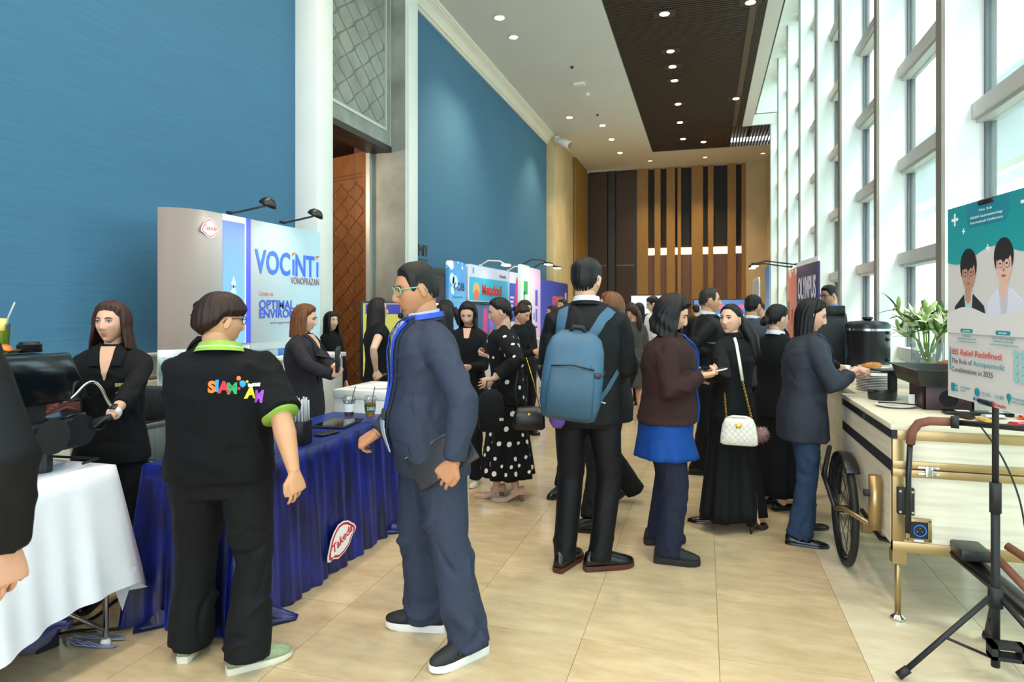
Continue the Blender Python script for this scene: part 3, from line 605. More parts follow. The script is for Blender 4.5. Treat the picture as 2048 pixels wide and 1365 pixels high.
for k in range(6): MB().tube([(-.012 + .004 * k, -.055 + .022 * k, .05), (-.008 + .004 * k, -.05 + .022 * k, .052)], .034, 16).build('orange_slice', pm('orange_slice', '#e9a22c', .4), e, True)
e = empty('cup_dispenser', (-3.41, 3.34, ZC), 0, 'black cup and lid dispenser box on the steel cabinet', 'dispenser')
MB().box(-.10, .10, -.075, .06, 0, .20).build('box', M_blackm, e, bevel=.006); MB().box(-.10, .10, .07, .16, 0, .19).build('box', M_blackp, e, bevel=.006)
e = empty('cup_stack', (-3.42, 3.455, ZC + .198), 0, 'stack of clear plastic cups standing on the black dispenser', 'cups')
for k in range(7): MB().lathe([(.028, .018 * k), (.043, .018 * k + .085), (.045, .018 * k + .087)], n=16, caps=False).build('cup', M_clear, e, True)
e = empty('cup_stack', (-3.34, 3.58, ZC), 0, 'stack of clear cups beside the gloved hands of the bun-haired woman', 'cups')
for k in range(8): MB().lathe([(.028, .018 * k), (.043, .018 * k + .07), (.045, .018 * k + .072)], n=16, caps=False).build('cup', M_clear, e, True)
o = MB().box(-3.40, -3.295, 2.96, 3.60, ZC, ZC + .008).build('serving_tray', M_blackm); tag(o, 'thin black serving tray along the cabinet front edge', 'tray')
for o_ in COL.objects:
    if o_.parent is None and o_.get('category') in ('carton', 'food tub', 'dispenser') or (o_.parent is None and o_.get('label', '').startswith('stack of clear cups beside')): o_.location.z += .008
# ---- on the blue velvet table
ZT = TZ + .003
def on_tab(u, v): return onZ(u, v, ZT)
e = empty('coffee_tin', (-2.40, 2.60, ZT), 0, 'tall white coffee tin with dark green top at the end of the blue table', 'tin')
MB().lathe([(.043, 0), (.043, .185)], n=28).build('tin', M_wht, e, 'auto'); MB().lathe([(.0435, .185), (.0435, .22), (.0435, .22)], n=28, caps=False).build('green_band', ink('#1d5b3a'), e, True); MB().lathe([(.044, .22), (.044, .25), (.038, .256)], n=28).build('lid', ink('#123d28'), e, 'auto')
text_obj('lettering', 'Triple P', .022, ink('#2a2a2a'), frame((.030, -.0335, .05), (.6, .8, 0), (0, 0, 1)) @ Matrix.Translation((-.03, 0, .003)), e); text_obj('lettering', 'KOFFEE', .022, ink('#2a2a2a'), frame((.030, -.0335, .03), (.6, .8, 0), (0, 0, 1)) @ Matrix.Translation((-.03, 0, .003)), e)
c3 = carton('milk_carton', Vector((-2.29, 2.60, ZT)), .07, .07, .235, .6, 'white oat drink carton with black and green lettering beside the coffee tin', '#e6e6e2', .012, [('text_print', -.025, .02, .06, .2, '#b4b4b0', 'y'), ('barcode', -.02, .02, .015, .045, '#333333', 'y')])
text_obj('lettering', 'OATSIDE', .045, ink('#1f4a38'), frame((.0365, .018, .03), (0, 0, 1), (0, -1, 0)), c3, width=.16, bold=.001)
e = empty('straw_box', (-2.16, 3.12, ZT), .1, 'black box packed with wrapped clear straws on the blue table', 'straws')
MB().box(-.055, .055, -.05, .05, 0, .125).build('box', M_blackp, e, bevel=.003); rn = random.Random(5)
for i in range(5):
    for j in range(4):
        x, y = -.042 + .021 * i, -.036 + .024 * j; MB().tube([(x, y, .10), (x + rn.uniform(-.01, .01), y + rn.uniform(-.01, .01), .235 + rn.uniform(0, .03))], .0055, 6).build('straw', pm('straw_film', '#c9ced6', .15, trans=.3), e, True)
e = empty('tablet', (-2.28, 3.72, ZT), .15, 'black tablet lying flat on the blue table before the two cups', 'tablet')
MB().box(-.11, .11, -.16, .16, 0, .012).build('case', M_blackm, e, bevel=.004); MB().box(-.098, .098, -.145, .145, .0125, .0135).build('screen', pm('screen_black', '#0b0c10', .08), e)
e = empty('smartphone', (-2.16, 3.40, ZT), -.2, 'black phone lying face down on the blue table', 'phone')
MB().box(-.036, .036, -.075, .075, 0, .009).build('case', M_blackm, e, bevel=.004); MB().box(-.03, -.008, .035, .068, .009, .011).build('camera_bump', M_blackp, e)
c = cup('iced_tea_cup', Vector((-2.36, 3.99, ZT)), .03, .043, .115, 'clear cup of reddish iced tea with white sleeve and black straw', '#8c4a24', .3, (.32, .8), '#eceef2', (.02, .05), lid=True)
c = cup('orange_drink_cup', Vector((-2.22, 4.03, ZT)), .03, .043, .115, 'clear cup of orange drink with green coffee sleeve and black straw', '#e29a1e', .82, (.34, .72), '#155a3c', (.015, .04), lid=True)
text_obj('lettering', 'Triple P', .016, ink('#f0f0ec'), frame((.026, -.030, .063), (.8, .62, 0), (0, 0, 1)) @ Matrix.Translation((-.032, 0, .006)), c); text_obj('lettering', 'KOFFEE', .016, ink('#f0f0ec'), frame((.026, -.030, .05), (.8, .62, 0), (0, 0, 1)) @ Matrix.Translation((-.032, 0, .006)), c)
e = empty('white_counter', (-2.52, 4.78, 0), 0, 'white storage box counter at the far end of the blue table', 'counter')
MB().box(-.26, .26, -.30, .30, 0, .80).build('box', M_wht, e, bevel=.008); MB().box(-.27, .27, -.31, .31, .80, .87).build('lid', M_wht, e, bevel=.008)
e = empty('paper_sheets', (-2.50, 4.78, .872), .2, 'loose white paper sheets spread on the white counter', 'papers')
for k in range(4): MB().box(-.12, .12, -.17, .17, .002 * k, .002 * k + .0015).xf(Matrix.Translation((.06 * k - .08, .04 * math.sin(k * 2), 0)) @ Matrix.Rotation(.35 * k - .4, 4, 'Z')).build('sheet', M_paper, e)
e = empty('reception_counter', (-3.42, 5.15, 0), 0, 'pale grey reception counter behind the auburn-haired woman', 'counter')
MB().box(-.13, .13, -.30, .30, 0, 1.05).build('body', pm('pale_grey_lam', '#cfcfc8', .5), e, bevel=.01); MB().box(-.15, .15, -.33, .33, 1.05, 1.09).build('top', M_wht, e, bevel=.006)
# portrait display on a stand
def display(name, p, ang, w, z0, z1, label, scr, parts=(), stand=True, cat='screen'):
    """p: middle of the foot; screen faces local -Y"""
    e = empty(name, p, ang, label, cat)
    MB().box(-w / 2, w / 2, 0, .05, z0, z1).build('housing', M_blackp, e, bevel=.008); MB().box(-w / 2 + .025, w / 2 - .025, -.003, 0, z0 + .04, z1 - .025).build('screen', scr, e)
    for (nm, x0, x1, a, b, m) in parts: MB().box(x0, x1, -.0045, -.003, a, b).build(nm, m, e)
    if stand: MB().box(-.04, .04, .02, .06, .02, z0).build('pole', M_blackm, e); MB().box(-.25, .25, -.18, .2, 0, .025).build('base', M_blackm, e, bevel=.006)
    return e
def scr(h, e=.5): return pm('screen_' + h.strip('#'), h, .2, emit=e)
e = display('portrait_display', (-3.42, 6.48, 0), math.radians(53), .50, .72, 1.585, 'black portrait display with yellow-green slide headed P-CAB behind the long-haired woman', scr('#8f8a3c', .35), [('header', -.2, .22, 1.44, 1.55, scr('#2a2470', .4))])
text_obj('lettering', 'P-CAB', .06, scr('#c8c8ee', .5), frame((-.17, -.006, 1.475), X3, Z3), e)
for k in range(5): MB().box(-.16 + .07 * k, -.14 + .07 * k, -.0045, -.003, .95 + .08 * (k % 3), 1.0 + .1 * (k % 3)).build('slide_mark', scr('#6a2f5a', .2), e)
# sign lettering and small box sign on the far blue wall
e = empty('wall_sign', (XL, 9.3, 2.4), 0, 'small dark bronze wall lettering beside the white doorway pilaster', 'sign')
text_obj('lettering', 'SUMMIT', .26, pm('bronze_letters', '#4a4a44', .4, metal=.5), frame((.006, -.42, -.06), Y3, Z3), e, width=.8, ext=.006)
MB().box(.0, .012, -.42, .36, -.13, -.115).build('rule', pm('bronze_letters', '#4a4a44'), e); MB().box(0, .01, -.3, .2, -.24, -.18).build('small_lettering_bar', pm('bronze_letters', '#4a4a44'), e)
o = MB().box(XL, XL + .10, 9.05, 10.45, 2.02, 2.17).build('sign_box', pm('brown_sign', '#4b4640', .5), bevel=.01); tag(o, 'long brown wall-mounted sign box below the bronze lettering', 'sign')
# ---- far exhibition stands on the left
def panel(name, X, y0, y1, z0, z1, label, mat, r=.08, th=.05, stand=True, cat='panel', group='rounded booth panels'):
    e = empty(name, (X, (y0 + y1) / 2, 0), 0, label, cat, group); w = y1 - y0
    MB().prism(rrect(w, z1 - z0, r, 5, -w / 2, z0), (0, 0, 0), Y3, Z3, th).build('board', mat, e)
    if stand:
        for y in (-w / 2 + .1, w / 2 - .1): MB().box(-th, -.01, y - .03, y + .03, 0, z0 + .02).build('leg', M_bronze, e); MB().box(-.25, .2, y - .04, y + .04, 0, .02).build('foot', M_bronze, e)
    return e
def ptext(e, body, y, z, size, mat, width=None, bold=0, off=.003): return text_obj('lettering', body, size, mat, frame((off, y, z), Y3, Z3), e, width=width, bold=bold)
def pbox(e, nm, y0, y1, z0, z1, mat, off=.002, r=0):
    return MB().prism(rrect(y1 - y0, z1 - z0, r, 4, y0, z0) if r else [(y0, z0), (y1, z0), (y1, z1), (y0, z1)], (off, 0, 0), Y3, Z3, .0015).build(nm, mat, e)
M_kc = gradY('kcab_print', [(.2, '#bfe2f5'), (1.2, '#3aa6e8'), (1.6, '#8fd2f4'), (2.2, '#2a9be6')], axis=2, noise=3)
e = panel('exhibition_sign', -3.62, 8.92, 9.62, .15, 2.22, 'sky blue rounded booth panel lettered K-CAB', M_kc)
ptext(e, 'K-CAB', -.16, 1.78, .17, ink('#1d2f6a'), .44, .004); pbox(e, 'text_line', -.18, .22, 1.66, 1.69, ink('#4a86b8')); pbox(e, 'text_line', -.22, .3, 1.58, 1.60, ink('#6aa8d0'))
for a, b, r in ((-.22, 1.95, .09), (-.1, 1.9, .11), (-.2, 1.78, .07)): MB().prism([(a + r * math.cos(t * PI / 8), b + r * math.sin(t * PI / 8)) for t in range(16)], (.0015, 0, 0), Y3, Z3, .001).build('cloud_print', ink('#d9eefa'), e)
e = panel('exhibition_sign', -3.62, 9.72, 11.95, 1.62, 2.22, 'wide white and cyan booth panel lettered Metadoxil in red', ink('#d5dcf2'))
pbox(e, 'cyan_band', -1.05, 1.1, 1.64, 2.02, gradY('cyan_print', [(-1.1, '#27b7dd'), (-.6, '#d8f2f6'), (-.2, '#21b6dc'), (.5, '#27b7dd'), (.8, '#e2f6f8'), (1.1, '#3cc0e0')]))
ptext(e, 'Metadoxil', -.45, 1.74, .26, ink('#d8261e'), 1.1, .008, .006); ptext(e, 'Novamedica', .55, 2.07, .09, ink('#3c4a6a'), .4); pbox(e, 'logo_drop', -.9, -.82, 2.08, 2.17, ink('#3aa6e0'), .003)
MB().prism([(-.73 + .17 * math.cos(t * PI / 8), 1.79 + .15 * math.sin(t * PI / 8)) for t in range(16)], (.005, 0, 0), Y3, Z3, .001).build('portrait_print', ink('#e6b06a'), e); MB().prism([(-.72 + .13 * math.cos(t * PI / 8), 1.73 + .09 * math.sin(t * PI / 8)) for t in range(16)], (.007, 0, 0), Y3, Z3, .001).build('portrait_print', ink('#e07a5e'), e)
e = panel('exhibition_sign', -3.62, 12.0, 12.85, 1.2, 2.22, 'white, blue and magenta booth panel with a pink crystal tower print', ink('#dcdff2'))
pbox(e, 'blue_field', -.41, .0, 1.25, 2.0, ink('#2a56c8')); pbox(e, 'violet_field', .0, .4, 1.25, 2.0, ink('#6a55c4'))
MB().prism([(-.05, 1.22), (.28, 1.22), (.3, 1.7), (.22, 2.0), (.1, 2.16), (-.02, 1.95), (-.08, 1.6)], (.005, 0, 0), Y3, Z3, .001).build('crystal_print', pm('pink_crystal', '#d83a86', .5, var=.4, vs=14), e)
for k in range(3): pbox(e, 'text_line', -.36, -.12 - .03 * k, 1.7 - .08 * k, 1.74 - .08 * k, ink('#dfe8ff'), .004)
e = display('booth_screen', (-3.55, 10.8, 0), math.radians(90), 1.9, .95, 1.58, 'wide black screen under the red lettered booth panel', scr('#2c5068', .3), [('figure', -.55, -.35, 1.05, 1.5, scr('#a0326a', .3)), ('figure', -.2, 0, 1.05, 1.45, scr('#6a3aa0', .3)), ('figure', .2, .4, 1.1, 1.5, scr('#c05a4a', .3))])
e = panel('exhibition_sign', -3.0, 10.62, 11.22, .1, 2.26, 'narrow tall white banner with green print, left one of the lit pair', ink('#e3eee9'), .06, group='tall lit banners'); pbox(e, 'green_print', -.1, .16, 1.75, 1.98, ink('#2faa58')); pbox(e, 'green_print', -.12, -.02, 1.6, 1.8, ink('#4cb86e')); pbox(e, 'green_print', 0, .16, 1.4, 1.5, ink('#2a9a52'))
for k in range(4): pbox(e, 'text_line', -.12, .12, 1.2 - .06 * k, 1.225 - .06 * k, ink('#a8c4b8'))
e = panel('exhibition_sign', -3.0, 11.26, 12.0, .1, 2.24, 'tall pink and white banner with blue figures, right one of the lit pair', gradY('pink_print', [(-.37, '#e9dff0'), (0, '#f2e8f4'), (.37, '#d9a6d6')]), .06, group='tall lit banners')
for k, (a, b, c, d, h) in enumerate(((-.02, .16, 1.55, 1.85, '#3c55b0'), (.0, .12, 1.25, 1.5, '#4a63bc'), (-.15, -.08, 1.3, 1.42, '#2a3f9a'), (-.1, .14, 1.14, 1.18, '#3a3f8a'), (-.02, .04, .75, 1.1, '#b8325a'), (-.1, .12, .62, .68, '#c2486a'))): pbox(e, 'figure_print', a, b, c, d, ink(h))
for i, (Y, X, z) in enumerate(((10.9, -3.0, 2.27), (11.6, -3.0, 2.25), (10.4, -3.62, 2.23), (12.0, -3.62, 2.23))):
    e = empty('banner_lamp', (X, Y, z), 0, ('black clip lamp over the green-print banner', 'black clip lamp over the pink banner', 'white curved clip lamp over the red lettered panel', 'white curved clip lamp between the two rounded panels')[i], 'lamp', 'clip lamps on booth panels')
    m = M_blackm if i < 2 else M_wht
    MB().box(-.04, .0, -.03, .03, .0, .02).build('clamp', m, e); MB().tube([(0, 0, .02), (.1, .05, .09), (.28, .12, .08), (.36, .15, .03)], .012, 6).build('arm', m, e, True); MB().cbox((.38, .16, .02), (.12, .22, .03)).build('lamp_shade', m, e, bevel=.008); MB().cbox((.38, .16, .003), (.1, .2, .005)).build('lamp_bulb', M_glow, e)
e = panel('exhibition_sign', -3.82, 15.1, 18.6, .1, 2.22, 'broad violet-blue booth wall with orange headline at the far left', gradY('violet_print', [(-1.75, '#3f58c8'), (0, '#36409c'), (1.75, '#2b2f7c')]), .1); ptext(e, 'ATHMADILL', -.3, 1.62, .3, ink('#e0664a'), 1.5, .01)
pbox(e, 'text_line', -.3, 1.2, 1.42, 1.5, ink('#c85a52')); pbox(e, 'text_line', -.4, 1.1, 1.22, 1.28, ink('#4a8ad0')); pbox(e, 'text_line', -.3, .8, 1.1, 1.15, ink('#a86a8a')); pbox(e, 'logo_print', 1.3, 1.5, 1.7, 1.95, ink('#d8b8a8'))
e = display('kiosk_screen', (-3.66, 8.55, 0), math.radians(90), .66, .45, 1.98, 'black kiosk screen with cream poster slide left of the sky blue panel', scr('#141428', .2), [('slide', -.28, .28, .5, 1.58, scr('#cfc49a', .45)), ('slide_text', -.2, .12, 1.46, 1.5, scr('#6a6a58', .3)), ('slide_text', -.2, 0, 1.3, 1.36, scr('#b8684a', .3)), ('slide_text', -.2, .1, 1.2, 1.25, scr('#c08a62', .3))])
e = empty('roll_up_banner', (-3.55, 7.88, 0), 0, 'blue roll-up banner with white letters against the doorway pilaster', 'banner')
MB().box(-.01, .01, -.32, .32, .08, 2.08).build('print', ink('#2350b4'), e); MB().box(-.08, .08, -.34, .34, 0, .08).build('base', M_bronze, e, bevel=.01); pbox(e, 'white_strip', -.3, .3, 1.78, 1.84, ink('#e8eaf4'), .013); pbox(e, 'red_strip', -.2, .28, 1.87, 1.92, ink('#d84a4a'), .013); ptext(e, '10', -.28, 1.95, .13, ink('#e8eaf4'), off=.013); pbox(e, 'orange_print', .05, .15, 1.94, 2.06, ink('#e09040'), .013); pbox(e, 'flame_print', .12, .2, 1.3, 1.65, ink('#e8b49a'), .013)
e = empty('booth_counter', (-2.75, 8.9, 0), 0, 'white booth counter with a mint green front panel', 'counter')
MB().box(-.25, .25, -1.0, 1.0, 0, 1.0).build('body', M_wht, e, bevel=.01); MB().box(-.28, .28, -1.03, 1.03, 1.0, 1.04).build('top', M_wht, e, bevel=.008); MB().box(.25, .262, -.5, .7, .3, .95).build('mint_panel', ink('#7fd8c0'), e)
# ================================================================ RIGHT SIDE: cart tricycle, buffet, easel, banners
M_ash = pm('pale_ash_veneer', '#d3cbb4', .5, var=.14, vs=5, st=(.6, .6, 9), bump=.05, bs=30)
M_gold = pm('champagne_metal', '#a78f62', .32, metal=.75, var=.08, vs=4)
M_rub = pm('rubber_black', '#101011', .6); M_brown = pm('brown_grip', '#7a4a38', .6, var=.1, vs=30, bump=.1, bs=300); M_bfr = pm('bike_frame_black', '#17181a', .35)
KX0, KX1, KY0, KY1, KZ0, KZ1 = .86, 1.86, 3.50, 4.66, .34, .95
ct = empty('cart_tricycle', (0, 0, 0), 0, 'wood-panelled cargo tricycle cart with champagne metal frame and spoked wheel', 'cart')
MB().box(KX0 + .02, KX1 - .02, KY0 + .02, KY1 - .02, KZ0 + .02, KZ1 - .05).build('box_body', M_ash, ct)
MB().box(KX0 - .01, KX1 + .01, KY0 - .01, KY1 + .01, KZ1 - .028, KZ1).build('worktop', M_ash, ct, bevel=.003)
fy = KY0
# near face: gold rails around two pale panels
for (a, b, c, d) in ((KX0, KX1, KZ1 - .075, KZ1 - .028), (KX0, KX1, .74, .775), (KX0, KX1, KZ0, KZ0 + .05), (KX0, KX1, .70, .735)): MB().box(a, b, fy - .004, fy + .03, c, d).build('rail', M_gold, ct, bevel=.002)
for x in (KX0, KX1 - .05): MB().box(x, x + .05, fy - .003, fy + .03, KZ0, KZ1 - .03).build('corner_post', M_gold, ct, bevel=.002)
MB().box(KX0 + .05, KX1 - .05, fy + .004, fy + .02, .775, KZ1 - .075).build('panel', M_ash, ct); MB().box(KX0 + .05, KX1 - .05, fy + .004, fy + .02, KZ0 + .05, .70).build('panel', M_ash, ct)
# aisle side: panel, dark reveal, drawer rail
MB().box(KX0 - .002, KX0 + .02, KY0 + .03, KY1, KZ0 + .03, .72).build('panel', M_ash, ct); MB().box(KX0 - .004, KX0 + .02, KY0 + .01, KY1, .72, .775).build('dark_reveal', M_blackm, ct); MB().box(KX0 - .002, KX0 + .02, KY0 + .03, KY1, .775, .88).build('panel', M_ash, ct); MB().box(KX0 - .006, KX0 + .02, KY0 - .005, KY1, .88, KZ1 - .028).build('dark_edge', M_blackm, ct)
MB().box(KX0 - .0075, KX0 - .006, KY0 + .55, KY0 + .9, .888, .915).build('plate', M_chrome, ct)
hg = onY(1856, 910, KY0)
lt = MB().box(hg.x - .045, hg.x + .045, KY0 - .012, KY0 - .003, .742, .756).box(hg.x - .045, hg.x + .045, KY0 - .012, KY0 - .003, .712, .726).build('latch', M_chrome, ct, bevel=.004); MB().box(hg.x - .016, hg.x + .016, KY0 - .022, KY0 - .004, .708, .758).build('latch_clasp', M_chrome, ct, bevel=.003)
# socket plate
sp = onY(1836, 1060, KY0); sk = MB().box(sp.x - .055, sp.x + .055, KY0 - .012, KY0 + .004, sp.z - .055, sp.z + .055).build('socket_plate', M_gold, ct, bevel=.003)
MB().box(sp.x - .038, sp.x + .038, KY0 - .0135, KY0 - .012, sp.z - .038, sp.z + .04).build('socket_recess', M_blackp, sk); rg = MB(); rg.tube([(sp.x + .003 + .026 * math.cos(t * PI / 12), KY0 - .018, sp.z + .026 * math.sin(t * PI / 12)) for t in range(25)], .003, 6, False).build('socket_ring', pm('blue_ring', '#1e6fd8', .3), sk, True)
for a in (90, 200, 340): MB().tube([(sp.x + .003 + .012 * math.cos(math.radians(a)), KY0 - .02, sp.z + .012 * math.sin(math.radians(a))), (sp.x + .003 + .012 * math.cos(math.radians(a)), KY0 - .012, sp.z + .012 * math.sin(math.radians(a)))], .003, 6).build('pin', M_chrome, sk)
MB().box(sp.x - .02, sp.x + .02, KY0 - .0135, KY0 - .012, sp.z - .052, sp.z - .045).build('socket_label', M_wht, sk)
for dx in (-.045, .045):
    for dz in (-.045, .045): MB().tube([(sp.x + dx, KY0 - .014, sp.z + dz), (sp.x + dx, KY0 - .011, sp.z + dz)], .004, 8).build('screw', M_blackm, sk)
# legs
for x, y in ((KX0 + .03, KY0 + .03), (KX1 - .05, KY0 + .03)):
    MB().tube([(x, y, .03), (x, y, KZ0)], .014, 12).build('leg', M_gold, ct, True); MB().box(x - .03, x + .03, y - .03, y + .03, KZ0 - .06, KZ0).build('leg_socket', M_gold, ct); MB().lathe([(.03, 0), (.032, .014), (.016, .03)], (x, y, 0), 14).build('leg_foot', M_chrome, ct, 'auto')
MB().tube([(KX0 - .04, KY0 + .16, .39), (KX0 - .04, KY0 + .16, .66)], .03, 16).build('umbrella_tube', M_gold, ct, True); MB().tube([(KX0 - .09, KY0 + .16, .57), (KX0 - .055, KY0 + .16, .57)], .018, 10).build('tube_knob', M_blackm, ct, True)
# spoked wheel
def wheel(cx, cy, r, parent, name='wheel'):
    e = MB().tube([(cx, cy + r * math.cos(t * PI / 20), r + .0 + r * math.sin(t * PI / 20)) for t in range(41)], .021, 8, False).build(name, M_rub, parent, True)
    MB().tube([(cx, cy + (r - .035) * math.cos(t * PI / 20), r + (r - .035) * math.sin(t * PI / 20)) for t in range(41)], .012, 6, False).build('rim', M_bfr, e, True)
    MB().tube([(cx - .05, cy, r), (cx + .05, cy, r)], .022, 12).build('hub', M_bfr, e, True)
    for k in range(18):
        a = 2 * PI * k / 18; MB().tube([(cx + (.03 if k % 2 else -.03), cy + .02 * math.cos(a + .5), r + .02 * math.sin(a + .5)), (cx, cy + (r - .04) * math.cos(a), r + (r - .04) * math.sin(a))], .0022, 4).build('spoke', M_bfr, e)
    return e
wh = wheel(KX0 - .075, 4.22, .30, ct); wh.location = (0, 0, .022)
MB().tube([(KX0 - .07, 4.22 + .33 * math.cos(t * PI / 14), .322 + .33 * math.sin(t * PI / 14)) for t in range(0, 11)], [(.04, .006)] * 11, 8).build('mudguard', M_bfr, ct, True)
MB().tube([(KX0 - .12, 4.22, .322), (KX0 - .13, 3.95, .40), (KX0 - .02, 3.72, .38)], .014, 8).build('wheel_arm', M_gold, ct, True); MB().tube([(KX0 - .12, 4.26, .322), (KX0 - .14, 4.5, .45), (KX0 - .04, 4.9, .55)], .016, 8).build('wheel_arm', M_bfr, ct, True)
MB().tube([(KX0 + .05, KY0 + .04, .37), (KX0 + .02, KY0 + .3, .30), (KX0 + .02, 4.22, .322)], .014, 8).build('axle_stay', M_bfr, ct, True)
# push handlebar on the near face
hx = onY(1818, 990, KY0 - .07).x; zh = onY(1818, 840, KY0 - .07).z
pl = MB().box(hx - .035, hx + .035, KY0 - .03, KY0, onY(1818, 1028, KY0).z, onY(1818, 975, KY0).z).build('mount_plate', M_blackm, ct, bevel=.003)
for a in (-.026, .026):
    for v in (981, 1022): z_ = onY(1818, v, KY0).z; MB().tube([(hx + a, KY0 - .034, z_), (hx + a, KY0 - .03, z_)], .006, 8).build('bolt', M_chrome, pl)
MB().tube([(hx, KY0 - .06, onY(1818, 1068, KY0 - .07).z), (hx, KY0 - .06, .72), (hx + .005, KY0 - .07, .88)], .0125, 10).build('handle_tube', M_bfr, ct, True)
gp = [(hx + .005, KY0 - .07, .87), (hx + .012, KY0 - .075, .93), (hx + .035, KY0 - .085, .97), (hx + .075, KY0 - .10, .985), (hx + .15, KY0 - .13, .99)]
MB().tube(gp, .02, 12).build('grip', M_brown, ct, True); MB().tube([gp[-1], (hx + .18, KY0 - .14, .99)], .028, 12).build('grip_collar', M_blackm, ct, True); MB().tube([gp[-1], (hx + .55, KY0 - .26, .985), (hx + .62, KY0 - .27, .98)], .013, 10).build('crossbar', M_bfr, ct, True)
# rear bicycle part towards the camera: down tube, seat post, saddle, brown grips, pedal, cables
MB().tube([(1.14, 3.52, .36), (1.25, 3.3, .28), (1.36, 3.02, .19), (1.46, 2.7, .15)], [(.05, .035)] * 4, 10).build('down_tube', M_bfr, ct, True)
MB().box(1.10, 1.22, 3.36, 3.52, .37, .42).build('frame_clamp', M_blackp, ct, bevel=.01)
MB().tube([(1.30, 3.10, .30), (1.33, 2.98, .62)], .016, 8).build('seat_post', M_bfr, ct, True)
sd_ = MB().sph((1.335, 2.95, .70), (.075, .13, .035), 16, 10).build('saddle', pm('tan_saddle', '#a8602e', .45), ct, True); MB().sph((1.335, 2.95, .675), (.07, .12, .03), 14, 8).build('saddle_base', M_blackm, sd_, True)
for k, (a, b) in enumerate((((1.16, 3.20, .47), (1.27, 2.98, .33)), ((1.22, 3.22, .50), (1.36, 3.02, .42)))): MB().tube([a, b], .017, 10).build('grip', M_brown, ct, True)
MB().tube([(1.2, 3.05, .14), (1.26, 2.99, .15), (1.32, 2.94, .14)], .012, 8).build('crank', M_bfr, ct, True)
MB().box(1.08, 1.20, 2.98, 3.04, .12, .135).box(1.08, 1.20, 2.98, 3.04, .165, .18).box(1.08, 1.10, 2.98, 3.04, .12, .18).box(1.18, 1.20, 2.98, 3.04, .12, .18).build('pedal', M_blackm, ct)
for i, P in enumerate(([(hx + .25, KY0 - .17, .985), (hx + .32, KY0 - .2, .86), (hx + .36, KY0 - .26, .7), (hx + .38, KY0 - .3, .5), (1.3, 3.1, .38)], [(hx + .5, KY0 - .24, .985), (hx + .42, KY0 - .25, .9), (hx + .40, KY0 - .28, .75), (1.29, 3.08, .6), (1.3, 3.05, .42)])): cord(P, .004, 'brake_cable', None, M_blackm, par=ct)
# ---- buffet table beyond the cart
BX0, BX1, BY0, BY1, BZ = .98, 1.62, 4.80, 7.05, .93
bt = empty('buffet_table', (0, 0, 0), 0, 'long pale wood buffet table along the windows behind the cart', 'table')
MB().box(BX0, BX1, BY0, BY1, BZ - .04, BZ).build('tabletop', M_ash, bt, bevel=.004); MB().box(BX0 + .03, BX1 - .03, BY0 + .03, BY1 - .03, .1, BZ - .04).build('carcass', M_ash, bt)
for x in (BX0 + .06, BX1 - .06):
    for y in (BY0 + .06, BY1 - .06): MB().box(x - .03, x + .03, y - .03, y + .03, 0, .1).build('leg', M_gold, bt)
e = empty('coffee_urn', (1.40, 6.50, BZ), 0, 'large black cylindrical coffee urn with chrome band on the buffet table', 'urn')
MB().lathe([(.16, 0), (.16, .03)], n=28).build('base', M_blackm, e, 'auto'); MB().lathe([(.175, .03), (.178, .36), (.182, .375)], n=32).build('body', pm('satin_black', '#15171a', .3), e, 'auto'); MB().lathe([(.184, .375), (.184, .395)], n=32).build('chrome_band', M_chrome, e, 'auto'); MB().lathe([(.183, .395), (.18, .43), (.15, .455), (.05, .465)], n=32).build('lid', M_blackp, e, 'auto'); MB().lathe([(.02, .46), (.045, .48), (.045, .495), (.02, .5)], n=16).build('lid_knob', M_blackp, e, 'auto')
for z_ in (.06, .12, .3, .36): MB().sph((.13, -.13, z_), .016, 8, 6).build('fitting', M_blackm, e, True)
e = empty('black_dispenser', (1.10, 6.86, BZ), 0, 'black box-shaped drinks dispenser left of the coffee urn', 'dispenser')
MB().box(-.16, .16, -.16, .16, 0, .48).build('body', M_blackm, e, bevel=.012); MB().box(-.15, .16, -.15, .15, .50, .60).build('top_unit', pm('smoked_black', '#101214', .2), e, bevel=.01); MB().box(-.14, .14, -.14, .14, .48, .50).build('neck', M_blackp, e); MB().box(-.005, .01, -.166, -.16, .1, .2).build('blue_light', pm('blue_led', '#4aa0e0', emit=1), e)
M_china = pm('white_china', '#e9e7e0', .25)
def plates(p, n, r, lab, name='plate_stack'):
    e = empty(name, p, 0, lab, 'plates')
    for k in range(n): MB().lathe([(r * .6, .011 * k), (r, .011 * k + .009), (r, .011 * k + .012), (r * .55, .011 * k + .006)], n=20).build('plate', M_china, e, 'auto')
plates((1.22, 5.42, BZ), 13, .12, 'taller stack of white plates beside the glass vase'); plates((1.13, 5.08, BZ), 10, .11, 'lower stack of white plates in front of the taller stack')
plates((1.05, 6.25, BZ), 4, .09, 'short stack of white saucers next to the black dispenser')
for k, (x, y) in enumerate(((1.10, 6.42), (1.19, 6.36))):
    e = empty('tea_cup', (x, y, BZ), 0, 'white china cup ' + ('nearer the black dispenser' if k == 0 else 'nearer the coffee urn'), 'cup', 'white cups on the buffet'); MB().lathe([(.022, 0), (.04, .03), (.044, .07), (.041, .07), (.02, .01)], n=18, caps=False).build('bowl', M_china, e, True); MB().tube([(.04, 0, .055), (.062, 0, .05), (.06, 0, .025), (.036, 0, .02)], .005, 6).build('handle', M_china, e, True)
